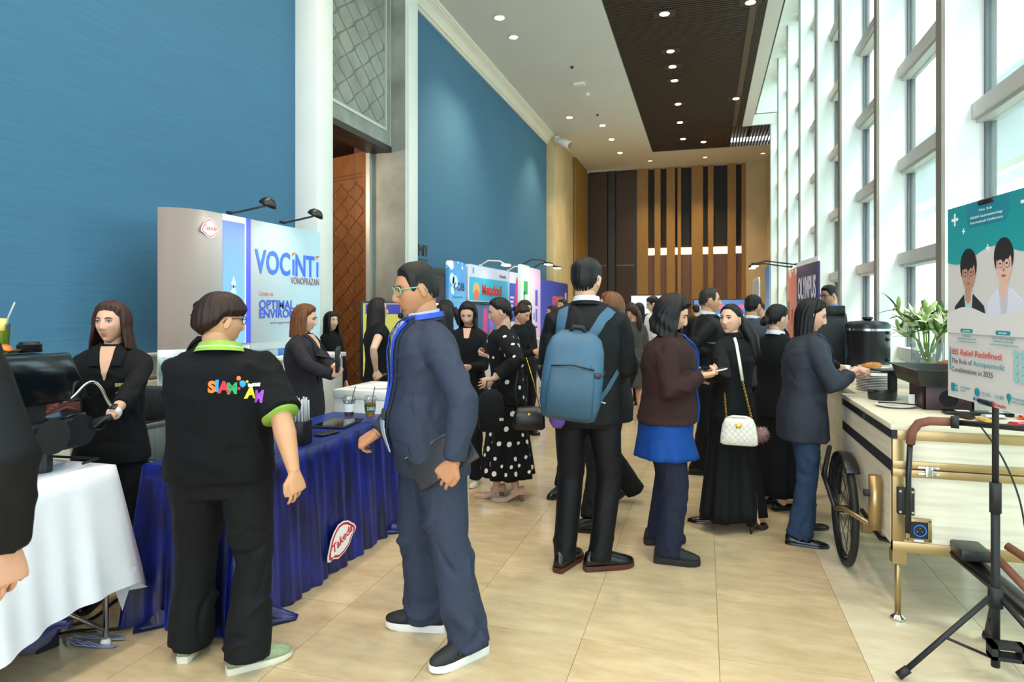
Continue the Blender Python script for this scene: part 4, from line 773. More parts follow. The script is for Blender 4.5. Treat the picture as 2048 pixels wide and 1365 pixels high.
# vase of lilies
vs = empty('flower_vase', (1.50, 5.22, BZ), 0, 'tall clear glass vase of green lily buds on the buffet table', 'vase')
MB().lathe([(.085, 0), (.09, .02), (.10, .33), (.097, .33), (.086, .02)], n=28, caps=False).build('vase', M_clear, vs, True); MB().lathe([(.083, .01), (.088, .12)], n=24).build('water', glassmat('water', '#cfe4d4', .3), vs, 'auto')
M_stem = pm('lily_stem', '#7f9e4a', .5); M_leaf = pm('lily_leaf', '#3c6a24', .45, var=.3, vs=12); M_bud = pm('lily_bud', '#a8c070', .5, var=.2, vs=10); M_pet = pm('lily_petal', '#e6ebc4', .5)
rn = random.Random(12)
def leaf_mesh(l, w):
    b = MB(); rings = []
    for k in range(6): g = k / 5; ww = w * math.sin(PI * min(1, .12 + g * .88)) ; rings.append([(-ww, g * l, -.25 * l * g * g), (0, g * l, -.25 * l * g * g + .15 * ww), (ww, g * l, -.25 * l * g * g), (0, g * l, -.25 * l * g * g - .002)])
    return b.loft(rings).mesh('leaf', True)
LM = [leaf_mesh(.13, .014), leaf_mesh(.10, .012), leaf_mesh(.16, .016)]
for m in LM: m.materials.append(M_leaf)
bm_ = MB(); bm_.tube([(0, 0, 0), (0, .03, 0), (0, .07, 0), (0, .10, 0), (0, .115, 0)], [.006, .013, .016, .010, .003], 8); BUD = bm_.mesh('bud', True); BUD.materials.append(M_bud)
bm_ = MB()
for k in range(6):
    a = 2 * PI * k / 6; c, s_ = math.cos(a), math.sin(a); bm_.add([(0, 0, 0), (.02 * c - .012 * s_, .05, .02 * s_ + .012 * c), (.06 * c, .10, .06 * s_), (.02 * c + .012 * s_, .05, .02 * s_ - .012 * c)], [(0, 1, 2, 3), (3, 2, 1, 0)])
FLO = bm_.mesh('lily_flower'); FLO.materials.append(M_pet)
for k in range(11):
    a = 2 * PI * k / 11 + rn.uniform(-.2, .2); sp_ = rn.uniform(.06, .27); h = rn.uniform(.50, .66) - sp_ * .4
    base = Vector((-.05 * math.cos(a), -.05 * math.sin(a), .02)); mid = Vector((.06 * math.cos(a), .06 * math.sin(a), .34)); top = Vector((sp_ * math.cos(a), sp_ * math.sin(a), h))
    st_ = MB().tube([base, base.lerp(mid, .5), mid, mid.lerp(top, .5) + Vector((0, 0, .02)), top], .006, 6).build('stem', M_stem, vs, True)
    for j in range(14):
        f = rn.uniform(.3, 1.0); p = mid.lerp(top, f); me = rn.choice(LM) if j < 9 else (BUD if j < 13 else FLO)
        o = bpy.data.objects.new('leaf' if j < 9 else ('bud' if j < 13 else 'flower'), me); COL.objects.link(o); o.parent = st_; o.location = p
        o.rotation_euler = Euler((rn.uniform(-.2, 1.1) if j < 9 else rn.uniform(.4, 1.3), rn.uniform(-.4, .4), rn.uniform(0, 6.28)))
# chafing tray on the cart
e = empty('chafing_tray', (1.24, 4.16, KZ1), 0, 'black rectangular food tray raised on a brown burner stand on the cart', 'tray')
MB().box(-.10, .14, -.13, -.115, 0, .135).box(-.10, -.085, -.13, .13, 0, .135).box(.125, .14, -.13, .13, 0, .135).box(-.1, .14, .115, .13, 0, .135).build('burner_stand', pm('brown_metal', '#4a3438', .4, metal=.3), e, bevel=.004)
MB().tube([(.02, -.131, .065), (.02, -.134, .065)], .045, 20).build('burner_opening', pm('opening_black', '#060505', .8), e); MB().lathe([(.03, 0), (.03, .05)], (.02, 0, 0), 14).build('burner', M_chrome, e, 'auto')
tr = MB(); tr.loft([[(-.17 * s, -.26 * s, z_), (.22 * s, -.26 * s, z_), (.22 * s, .26 * s, z_), (-.17 * s, .26 * s, z_)] for s, z_ in ((.82, .135), (.9, .18), (.95, .215), (1.04, .22), (1.04, .226), (.93, .224), (.86, .19), (.8, .15))]); tr.build('tray', pm('satin_black', '#15171a', .3), e, bevel=0)
MB().lathe([(.0, .152), (.12, .155), (.14, .15)], (.0, 0, 0), 16).build('food', pm('brown_food', '#6a4a2a', .7, var=.4, vs=40), e)
e = empty('tray_lid', (1.12, 4.56, KZ1 + .0), .2, 'dark flat tray lid leaning behind the food tray', 'lid'); MB().box(-.10, .12, -.08, .08, .16, .172).build('lid', M_blackp, e, bevel=.004); MB().box(-.02, .02, -.02, .02, 0, .16).build('support', M_blackm, e)
e = empty('round_pan', (1.03, 4.42, KZ1), 0, 'small round dark green pan on the cart corner', 'pan'); MB().lathe([(.075, 0), (.08, .05), (.076, .05), (.07, .008)], n=24).build('pan', pm('dark_green_pan', '#1c241e', .4), e, 'auto')
e = empty('oval_plate', (1.02, 4.10, KZ1), 0, 'white plate holding black-handled tongs on the cart edge', 'plate')
MB().lathe([(.06, 0), (.10, .012), (.10, .015), (.05, .006)], n=24).build('plate', M_china, e, 'auto'); MB().tube([(-.08, .02, .02), (0, -.02, .025), (.1, -.04, .02)], .004, 6).build('tongs', M_blackm, e, True); MB().cbox((.09, .03, .04), (.03, .004, .06)).build('card', M_paper, e)
M_bread = pm('baked_bread', '#b9772f', .55, var=.35, vs=30, bump=.3, bs=60)
def croissant(name, p, rz, label, sc=1, parent=None):
    b = MB(); n = 13; pts = []; rad = []
    for k in range(n): g = k / (n - 1) * 2 - 1; pts.append((.075 * sc * math.sin(g * 1.3), .05 * sc * (1 - math.cos(g * 1.3)), .026 * sc)); rad.append(.028 * sc * (1 - .78 * abs(g) ** 1.6) * (1.08 if k % 2 else .92))
    o = b.tube(pts, rad, 10).build(name, M_bread, parent, True); o.location = p; o.rotation_euler = (0, 0, rz)
    return tag(o, label, 'croissant') if label else o
e = empty('bread_tray', (1.52, 4.86, BZ), 0, 'raised tray of golden croissants behind the food tray', 'tray'); MB().box(-.12, .12, -.12, .12, .14, .155).build('tray', M_blackm, e, bevel=.004)
for x in (-.1, .1): MB().box(x - .01, x + .01, -.1, .1, 0, .14).build('foot', M_blackm, e)
for k, (x, y, r) in enumerate(((-.06, -.05, .2), (.05, -.06, 1.2), (-.04, .05, 2.6), (.06, .04, .7), (0, 0, 1.9))): croissant('croissant', (1.52 + x, 4.86 + y, BZ + .156 + (.035 if k == 4 else 0)), r, 'golden croissant on the raised tray, ' + ('front left', 'front right', 'back left', 'back right', 'topmost')[k], .85)
# sweets and packets along the near right edge of the cart
rn = random.Random(3)
for k, (x, y, c, nm) in enumerate(((1.42, 3.62, '#c23a3a', 'red'), (1.30, 3.66, '#d8a23a', 'gold'), (1.50, 3.70, '#5a8a3a', 'green'), (1.60, 3.60, '#c24a7a', 'pink'), (1.25, 3.78, '#3a2a22', 'brown'), (1.38, 3.80, '#cfcac0', 'silver'), (1.55, 3.82, '#e0642a', 'orange'))):
    e = empty('sweet_packet', (x, y, KZ1), rn.uniform(0, 3), 'small %s wrapped snack packet on the cart' % nm, 'snack', 'snack packets on the cart')
    MB().loft([[(-.045, -.025 * s, .004 + z_), (.045, -.025 * s, .004 + z_), (.045, .025 * s, .004 + z_), (-.045, .025 * s, .004 + z_)] for s, z_ in ((.6, 0), (1, .008), (.6, .016))]).build('packet', pm('wrap_' + nm, c, .25), e); MB().box(-.06, -.045, -.022, .022, .006, .010).box(.045, .06, -.022, .022, .006, .010).build('crimp', pm('wrap_' + nm, c), e)
e = empty('acrylic_box', (1.40, 4.0 - .25, KZ1), 0, 'low black tray with two white labels between the packets', 'tray'); MB().box(-.2, .1, .12, .2, 0, .02).build('tray', M_blackp, e, bevel=.003)
for x in (-.15, -.0): MB().box(x, x + .06, .13, .17, .02, .022).build('label_card', M_paper, e)
# ---- easel with the conference poster
pc = Vector((1.10, 3.06, 0)); pdir = Vector((.07, -.5, 0)).normalized(); pn = Vector((pdir.y, -pdir.x, 0))   # pn faces the aisle (-X)
ps = empty('poster_easel', (pc.x + .02, pc.y, 0), 0, 'black tripod poster stand in the right foreground', 'stand')
MB().tube([(0, 0, .06), (0, 0, .78)], .016, 12).build('pole', M_blackm, ps, True); MB().tube([(0, 0, .70), (0, 0, 1.93)], .012, 12).build('upper_pole', M_blackm, ps, True); MB().tube([(0, 0, .68), (0, 0, .8)], .021, 12).build('collar', M_blackm, ps, True); MB().tube([(0, 0, .30), (0, 0, .38)], .026, 12).build('leg_hub', M_blackm, ps, True)
for a in (-165, -45, 75):
    d = Vector((math.cos(math.radians(a)), math.sin(math.radians(a)), 0)); lg = MB().tube([d * .02 + Z3 * .34, d * .36 + Z3 * .035], .011, 10).build('leg', M_blackm, ps, True); MB().tube([d * .345 + Z3 * .045, d * .385 + Z3 * .016], .017, 10).build('rubber_foot', M_rub, lg, True); MB().tube([Z3 * .09, d * .2 + Z3 * .175], .006, 6).build('strut', M_blackm, lg, True)
for z_ in (1.12, 1.935): MB().tube([pdir * -.05 - pn * -.0 + pn * .03 + Z3 * z_, pdir * .05 + pn * .03 + Z3 * z_], .012, 10).build('clip', M_blackp, ps, True)
po = empty('conference_poster', pc + pn * .012, 0, 'large conference poster with two portraits and teal top clipped on the tripod stand', 'poster')
PW, PH, PZ = .60, .835, 1.11
def ppr(nm, pts, mat, off): return MB().prism([(x, y) for x, y in pts], pn * off + Z3 * PZ, pdir, Z3, .0012).build(nm, mat, po)
ppr('board', [(-PW / 2, 0), (PW / 2, 0), (PW / 2, PH), (-PW / 2, PH)], ink('#cfcdc9'), 0); MB().prism([(-PW / 2, 0), (PW / 2, 0), (PW / 2, PH), (-PW / 2, PH)], pn * -.0013 + Z3 * PZ, pdir, Z3, .004).build('backing', M_wht, po)
def P(x, y): return ((x - .5) * PW, (1 - y) * PH)       # poster fractions from its top left
wave = [P(x, .275 + .03 * math.sin(x * 7.5 + .4) - .02 * x) for x in [k / 24 for k in range(25)]]
ppr('teal_field', [P(0, 0), ] + wave + [P(1, 0)], gradY('teal_print', [(1.6, '#0fa0a0'), (1.94, '#0d8a90')], axis=2), .0012)
ppr('title_patch', [P(.26, 0), P(.26, .09), P(.30, .125), P(.72, .125), P(.76, .09), P(.76, 0)], ink('#147f92'), .0016)
ppr('white_wave', [P(0, .66)] + [P(x, .545 + .022 * math.sin(x * 9 + 2.4)) for x in [k / 20 for k in range(21)]] + [P(1, .66)], ink('#d6d5d2'), .0045)
def ell(cx, cy, rx, ry, n=20, a0=0, a1=360): return [P(cx + rx * math.cos(math.radians(a0 + (a1 - a0) * k / n)), cy - ry * math.sin(math.radians(a0 + (a1 - a0) * k / n))) for k in range(n + (0 if a1 - a0 == 360 else 1))]
SK = pm('print_skin', '#b98a72', .6); SK2 = pm('print_skin_b', '#dcb4a2', .6)
for (cx, cy, sk, suit, shirt, hair) in ((.285, .36, SK, '#23262c', '#a9cdc8', '#14161a'), (.70, .335, SK2, '#d4d6e4', '#c2bfc8', '#1c1a1c')):
    ppr('portrait_suit', [P(cx - .20, .60), P(cx - .18, cy + .16), P(cx - .06, cy + .10), P(cx + .06, cy + .10), P(cx + .19, cy + .16), P(cx + .22, .60)], ink(suit), .002 if cx < .5 else .0024)
    ppr('portrait_shirt', [P(cx - .055, cy + .09), P(cx + .055, cy + .09), P(cx + .03, cy + .25), P(cx - .02, cy + .25)], ink(shirt), .0028); ppr('portrait_neck', [P(cx - .04, cy + .05), P(cx + .04, cy + .05), P(cx + .035, cy + .13), P(cx, cy + .15), P(cx - .035, cy + .13)], sk, .0031)
    ppr('portrait_hair', ell(cx, cy - .045, .105, .088), ink(hair), .0033); ppr('portrait_face', ell(cx + .005, cy - .005, .082, .083), sk, .0036); ppr('portrait_fringe', ell(cx - .01, cy - .06, .088, .042), ink(hair), .0039)
    for s in (-1, 1):
        for e_ in (1.0, .86): ppr('portrait_glasses', ell(cx + s * .036 + .004, cy - .012, .031 * e_, .022 * e_), ink('#3a3434') if e_ == 1 else sk, .0041 if e_ == 1 else .0043)
        ppr('portrait_eye', ell(cx + s * .036 + .004, cy - .012, .011, .005), ink('#241c1a'), .0046)
    ppr('portrait_mouth', ell(cx + .005, cy + .045, .024, .006), ink('#a85a56'), .0041); ppr('portrait_nose', ell(cx + .005, cy + .018, .012, .008), pm('print_nose', '#a87a64'), .0041)
def cross(x, y, s): ppr('cross_print', [P(x - s, y - s * .16), P(x - s * .22, y - s * .16), P(x - s * .22, y - s * .72), P(x + s * .22, y - s * .72), P(x + s * .22, y - s * .16), P(x + s, y - s * .16), P(x + s, y + s * .16), P(x + s * .22, y + s * .16), P(x + s * .22, y + s * .72), P(x - s * .22, y + s * .72), P(x - s * .22, y + s * .16), P(x - s, y + s * .16)], ink('#e6efee'), .0018)
cross(.10, .065, .045); cross(.22, .135, .02); cross(.52, .24, .025); cross(.92, .06, .045)
def pt(body, x, y, h, mat, w=None, bold=0): q = P(x, y); return text_obj('lettering', body, h * PH / .7, mat, frame(pn * .006 + Z3 * (PZ + q[1]) + pdir * q[0], pdir, Z3), po, width=w * PW if w else None, bold=bold, ext=.0002)
TE = ink('#138a94'); WI = ink('#e6efee')
pt('The 5th', .42, .055, .012, WI, .16); pt('ASEAN Gastroenterology', .32, .085, .012, WI, .38); pt('International Conference', .32, .110, .012, WI, .38)
for cx in (.27, .70): ppr('name_pill', rrect(.16 * PW, .02 * PH, .0075, 4, (cx - .08 - .5) * PW, (1 - .655) * PH), TE, .005); pt('SPEAKER', cx - .045, .650, .008, WI, .09)
pt('SAMARN', .22, .675, .008, TE, .10); pt('SAENSRIWONG, MD', .15, .69, .008, TE, .24); pt('ASSOC. PROF. PANARAT', .58, .675, .008, TE, .25); pt('PITISUTTITHUM, MD', .60, .69, .008, TE, .21)
ppr('rule', [P(.15, .702), P(.39, .702), P(.39, .7), P(.15, .7)], TE, .005); ppr('rule', [P(.55, .702), P(.86, .702), P(.86, .7), P(.55, .7)], TE, .005); ppr('bar', [P(.04, .855), P(.05, .855), P(.05, .735), P(.04, .735)], TE, .005)
pt('IBS Relief Redefined:', .07, .772, .030, ink('#c83c30'), .62, .0002); pt('The Role of', .07, .818, .026, ink('#2a2a30'), .27); pt('Antispasmodic', .36, .818, .026, TE, .36, 0); pt('Combinations in 2025', .07, .862, .026, ink('#2a2a30'), .52)
for i in range(4):
    for j in range(2): ppr('dot_print', ell(.83 + .07 * j, .735 + .037 * i, .026, .017, 14), ink('#8fc6c4'), .005)
ppr('calendar_icon', [P(.06, .965), P(.11, .965), P(.11, .925), P(.06, .925)], TE, .005); pt('2', .125, .962, .032, TE, bold=.0004); pt('NOVEMBER', .19, .942, .009, TE, .13); pt('2025', .19, .957, .009, TE, .07); ppr('clock_icon', ell(.40, .945, .03, .02), TE, .005); pt('12:10 - 12:40', .45, .955, .018, TE, .25); ppr('pin_icon', ell(.76, .935, .022, .016) , TE, .005); ppr('pin_icon', [P(.742, .942), P(.778, .942), P(.76, .968)], TE, .0046); pt('PULLMAN BANGKOK', .80, .942, .010, TE, .19); pt('KING POWER', .80, .957, .010, TE, .13)
pt('MAYOLY', .40, .988, .014, ink('#1e4a9a'), .15, .0008); ppr('mark_print', [P(.35, .988), P(.385, .988), P(.375, .972), P(.36, .972)], ink('#1e7ab0'), .005); pt('DASH', .62, .992, .012, ink('#c83c30'), .11, .0006); ppr('mark_print', ell(.59, .985, .018, .012), ink('#c83c30'), .005)
# ---- banners on the right
def banner_right(name, X, y0, y1, z1, label, mat, r=.01):
    e = empty(name, (X, (y0 + y1) / 2, 0), 0, label, 'banner'); w = y1 - y0
    MB().prism(rrect(w, z1 - .06, r, 4, -w / 2, .06), (0, 0, 0), -Y3, Z3, .02).build('print', mat, e); MB().box(-.09, .09, -w / 2, w / 2, 0, .07).build('base', M_bronze, e, bevel=.01); MB().box(.022, .035, -.01, .01, .07, z1).build('pole', M_bronze, e); return e
def bt_(e, body, y, z, size, mat, width=None, bold=0): return text_obj('lettering', body, size, mat, frame((-.004, y, z), -Y3, Z3), e, width=width, bold=bold)
def bb_(e, nm, pts, mat): return MB().prism(pts, (-.0025, 0, 0), -Y3, Z3, .002).build(nm, mat, e)
e = banner_right('roll_up_banner', 1.085, 7.35, 8.40, 2.05, 'dark purple roll-up banner lettered OLYMPUS in white', gradY('purple_print', [(.3, '#3b34b4'), (1.3, '#35228a'), (2.0, '#2a1a4a')], axis=2)); bt_(e, 'OLYMPUS', .44, 1.62, .34, ink('#eceaf2'), .88, .008)
e.rotation_euler = (0, 0, math.radians(4)); bb_(e, 'orange_mark', [(-.42, 1.5), (.0, 1.55), (.42, 1.53), (.0, 1.47)], ink('#e8832a'))
e = banner_right('roll_up_banner', 1.08, 8.55, 9.6, 2.02, 'coral pink roll-up banner beyond the purple one', gradY('coral_banner', [(.5, '#d8a684'), (1.5, '#f0907a'), (2.0, '#f08c7c')], axis=2, noise=4)); bb_(e, 'olive_print', [(-.45, 1.35), (-.3, 1.35), (-.3, 1.6), (-.45, 1.6)], ink('#8a7a3a')); bb_(e, 'red_print', [(-.1, 1.3), (.0, 1.3), (.1, 1.5), (-.05, 1.5)], ink('#d84a3a'))
e = banner_right('roll_up_banner', 1.05, 11.9, 12.7, 2.25, 'sky blue roll-up banner near the far windows', gradY('sky_banner', [(.5, '#cfe2f4'), (2.2, '#4a90e0')], axis=2))
e = banner_right('booth_wall', 1.0, 13.4, 15.2, 2.12, 'pale blue rounded booth wall with orange figure at the far right', gradY('paleblue', [(.5, '#e8c09a'), (1.5, '#c2d6ea'), (2.1, '#c2d6ea')], axis=2), .15); bb_(e, 'figure_print', [(-.2, 1.2), (.0, 1.2), (.05, 1.8), (-.1, 1.85)], ink('#b84a4a')); bb_(e, 'flame_print', [(-.25, 1.2), (.2, 1.2), (.1, 1.5), (-.15, 1.5)], ink('#f0b070'))
for k, y in enumerate((8.8, 9.3)):
    e = empty('banner_lamp', (1.08, y, 2.04), 0, ('nearer' if k == 0 else 'farther') + ' arm lamp above the coral banner', 'lamp'); MB().box(-.0, .03, -.02, .02, .012, .03).build('clamp', M_blackm, e); MB().tube([(.02, 0, .01), (-.3, .5, .10), (-.4, .7, .08)], .01, 6).build('arm', M_blackm, e, True); MB().cbox((-.42, .74, .07), (.1, .2, .04)).build('lamp_shade', M_blackm, e, bevel=.01); MB().cbox((-.42, .74, .048), (.08, .17, .006)).build('lamp_bulb', M_glow, e)
e = display('far_screen', (.35, 17.5, 0), 0, 1.3, .9, 1.75, 'wide far screen with blue stripes at the back of the hall', scr('#3c5a8a', .4), [('stripe', -.6, .6, 1.5, 1.6, scr('#c0486a', .4)), ('stripe', -.6, .6, 1.3, 1.36, scr('#88a8d0', .4))])
e = display('far_screen', (-1.15, 16.5, 0), 0, 1.3, .9, 1.85, 'pale blue far screen left of the far striped one', scr('#a8bcc4', .5), [('corner', .4, .6, 1.7, 1.8, scr('#2a8a72', .4))])
o = MB().prism([(-.12, .8), (.12, .8), (.1, 1.75), (0, 1.95), (-.1, 1.75)], (-.02, 15.2, 0), X3, Z3, .05).build('feather_flag', ink('#d8e0e2')); MB().tube([(-.02, 15.2, 0), (-.02, 15.2, .85)], .012, 6).build('pole', M_bronze, o); tag(o, 'small white pointed flag standing far back near the striped screen', 'flag')
# ---- ceiling fittings
def dl(u, v, lit, lab, warm='#ffd9a8', sq=False, r=.075, power=0):
    p = onZ(u, v, CEIL if not sq else CEIL + .012); e = empty('downlight', (p.x, p.y, p.z), 0, lab, 'downlight', 'ceiling downlights')
    if sq: MB().box(-.17, .17, -.13, .13, -.014, -.004).build('plate', M_slat, e)
    MB().lathe([(r * 1.25, -.012), (r * 1.25, -.006), (r, -.02), (r * .95, -.016)], n=20).build('ring', M_slat if sq else pm('ring_white', '#d8d6cc', .5), e, 'auto')
    MB().lathe([(r * .9, -.018), (.01, -.014)], n=16).build('lamp_glow', pm('glow_' + warm.strip('#') + ('_on' if lit else '_off'), warm, .4, emit=14 if lit else .6), e)
    if power:
        ld = bpy.data.lights.new('downlight_beam', 'SPOT'); ld.energy = power; ld.color = (1, .78, .5); ld.spot_size = math.radians(100); ld.spot_blend = .7; ld.shadow_soft_size = .08
        lo = bpy.data.objects.new('downlight_beam', ld); COL.objects.link(lo); lo.parent = e; lo.location = (0, 0, -.04)
LST = [(999, 34, 1, 'white ceiling, nearest of the left row', 0, 90), (1027, 73, 1, 'white ceiling, second of the left row', 0, 90), (1139, 234, 1, 'white ceiling above the marble pier', 0, 110), (1205, 250, 1, 'white ceiling just left of the slats', 0, 0), (1223, 278, 1, 'white ceiling, second before the back wall', 0, 110), (1240, 305, 1, 'white ceiling nearest the left back corner', 0, 0), (1300, 321, 0, 'white ceiling before the wood slat wall', 0, 90), (1410, 314, 0, 'white ceiling beyond the slats end', 0, 110), (1526, 306, 0, 'white ceiling near the right back corner', 0, 0),
       (1329, 26, 1, 'dark slats, nearest of the centre row', 1, 60), (1341, 101, 1, 'dark slats, second of the centre row', 1, 60), (1345, 132, 1, 'dark slats, third of the centre row', 1, 0), (1349, 160, 1, 'dark slats, fourth of the centre row', 1, 60), (1356, 207, 1, 'dark slats, fifth of the centre row', 1, 0), (1360, 244, 1, 'dark slats, sixth of the centre row', 1, 110), (1366, 277, 1, 'dark slats, seventh of the centre row', 1, 0), (1407, 283, 1, 'dark slats over the far cross bay', 1, 110), (1501, 3, 1, 'brown light channel, nearest', 1, 60), (1472, 196, 1, 'brown light channel, farther one', 1, 60)]
NEAR_ADDED = [(-2.9, 1.2, 'over the coffee machine table'), (-2.9, 3.4, 'over the blue velvet table'), (-2.9, 5.4, 'over the white counter by the doorway'), (-2.9, -1.2, 'behind the camera on the blue wall side'), (-.3, 1.0, 'over the camera'), (-.3, 3.4, 'over the backpack man'), (-.3, 5.8, 'over the man in profile'), (-.3, -1.4, 'behind the camera in the middle')]
for k, (x, y, where) in enumerate(NEAR_ADDED):       # unseen lamps added to brighten the near hall, carrying on the ceiling rows
    e = empty('downlight', (x, y, CEIL), 0, 'added unseen downlight high in the ceiling ' + where, 'downlight', 'ceiling downlights')
    MB().lathe([(.1, -.012), (.1, -.006), (.08, -.02), (.075, -.016)], n=20).build('ring', pm('ring_white', '#d8d6cc', .5), e, 'auto'); MB().lathe([(.072, -.018), (.01, -.014)], n=16).build('lamp_glow', pm('glow_near', '#ffe2bc', .4, emit=14), e)
    ld = bpy.data.lights.new('downlight_beam', 'SPOT'); ld.energy = 70; ld.color = (1, .86, .68); ld.spot_size = math.radians(110); ld.spot_blend = .8; ld.shadow_soft_size = .15; lo = bpy.data.objects.new('downlight_beam', ld); COL.objects.link(lo); lo.parent = e; lo.location = (0, 0, -.04)
for u, v, lit, lab, sq, pw in LST: dl(u, v, lit, 'round recessed downlight in the ' + lab, '#ffd9a8' if u not in (1329, 1345) else '#fff4e0', bool(sq), .075 if v > 60 else .085, pw)
for (u, v, s, nm, lab) in ((1158, 166, .13, 'ceiling_speaker', 'small white rectangular box on the white ceiling'), (1175, 187, .05, 'smoke_detector', 'white round smoke detector beyond the rectangular box'), (1144, 133, .03, 'sprinkler', 'tiny dark sprinkler on the white ceiling, nearer one'), (1195, 229, .03, 'sprinkler', 'tiny dark sprinkler on the white ceiling, farther one')):
    p = onZ(u, v, CEIL); e = empty(nm, p, 0, lab, 'ceiling fitting')
    if nm == 'ceiling_speaker': MB().box(-s, s, -.07, .07, -.05, 0).build('case', M_wht, e, bevel=.01); MB().box(-s * .8, s * .8, -.05, .05, -.054, -.05).build('grille', M_trim, e)
    else: MB().lathe([(s * .5, -.05), (s, -.03), (s, 0)], n=16).build('case', M_wht if s > .04 else M_blackm, e, 'auto'); MB().lathe([(s * .2, -.06), (s * .3, -.05)], n=8).build('tip', M_trim, e)
p = Vector((-3.98, 17.85, 6.2)); e = empty('security_camera', p, 0, 'white cylindrical spotlight bracketed at the top of the marble pier', 'spotlight')
MB().box(-.06, .06, -.06, .06, -.04, .14).build('bracket', M_trim, e); MB().tube([(0, 0, 0), (.2, -.05, -.06), (.38, -.1, -.16)], [.09, .11, .11], 14).build('housing', M_wht, e, True); MB().tube([(.38, -.1, -.16), (.39, -.104, -.166)], .09, 14).build('lens', M_glow if False else M_bronze, e)
# ================================================================ PEOPLE
from mathutils.bvhtree import BVHTree
def ss(a, b, x): t = np.clip((x - a) / (b - a), 0, 1); return t * t * (3 - 2 * t)
def g2(x, s): return np.exp(-(x / s) ** 2)
def skinmat(tone):
    k = 'skin_' + tone
    if k in MATS: return MATS[k]
    m = bpy.data.materials.new(k); m.use_nodes = True; MATS[k] = m; N, L = m.node_tree.nodes, m.node_tree.links; b = N['Principled BSDF']
    at = N.new('ShaderNodeAttribute'); at.attribute_name = 'tint'
    mx = N.new('ShaderNodeMix'); mx.data_type = 'RGBA'; c = srgb(tone); mx.inputs[6].default_value = c + (1,); mx.inputs[7].default_value = (c[0] * .58, c[1] * .12, c[2] * .17, 1)
    L.new(at.outputs['Fac'], mx.inputs[0]); L.new(mx.outputs[2], b.inputs['Base Color']); b.inputs['Roughness'].default_value = .5
    b.inputs['Subsurface Weight'].default_value = .0; b.inputs['Specular IOR Level'].default_value = .4
    return m
def hairmat(h, short=False):
    k = 'hair_' + h + ('_short' if short else '')
    if k in MATS: return MATS[k]
    m = bpy.data.materials.new(k); m.use_nodes = True; MATS[k] = m; N, L = m.node_tree.nodes, m.node_tree.links; b = N['Principled BSDF']
    uv = N.new('ShaderNodeUVMap'); mp = N.new('ShaderNodeMapping'); mp.inputs['Scale'].default_value = (90, 30, 1) if short else (170, 2.5, 1); L.new(uv.outputs[0], mp.inputs[0])
    n = N.new('ShaderNodeTexNoise'); n.inputs['Scale'].default_value = 1.0; n.inputs['Detail'].default_value = 5; L.new(mp.outputs[0], n.inputs[0])
    c = srgb(h); r = N.new('ShaderNodeValToRGB'); r.color_ramp.elements[0].position = .3; r.color_ramp.elements[1].position = .75; r.color_ramp.elements[0].color = tuple(x * .55 for x in c) + (1,); r.color_ramp.elements[1].color = tuple(min(1, x * 1.5) for x in c) + (1,)
    L.new(n.outputs[0], r.inputs[0]); L.new(r.outputs[0], b.inputs['Base Color']); b.inputs['Roughness'].default_value = .5; b.inputs['Specular IOR Level'].default_value = .3
    bp = N.new('ShaderNodeBump'); bp.inputs['Strength'].default_value = .45; bp.inputs['Distance'].default_value = .003; L.new(n.outputs[0], bp.inputs['Height']); L.new(bp.outputs[0], b.inputs['Normal'])
    return m
def cloth(name, col, rough=.8, var=.08, bump=.25, bs=350, sheen=0, vs=40, spec=.22, **k): return pm(name, col, rough, var=var, vs=vs, bump=bump, bs=bs, sheen=sheen, spec=spec, **k)
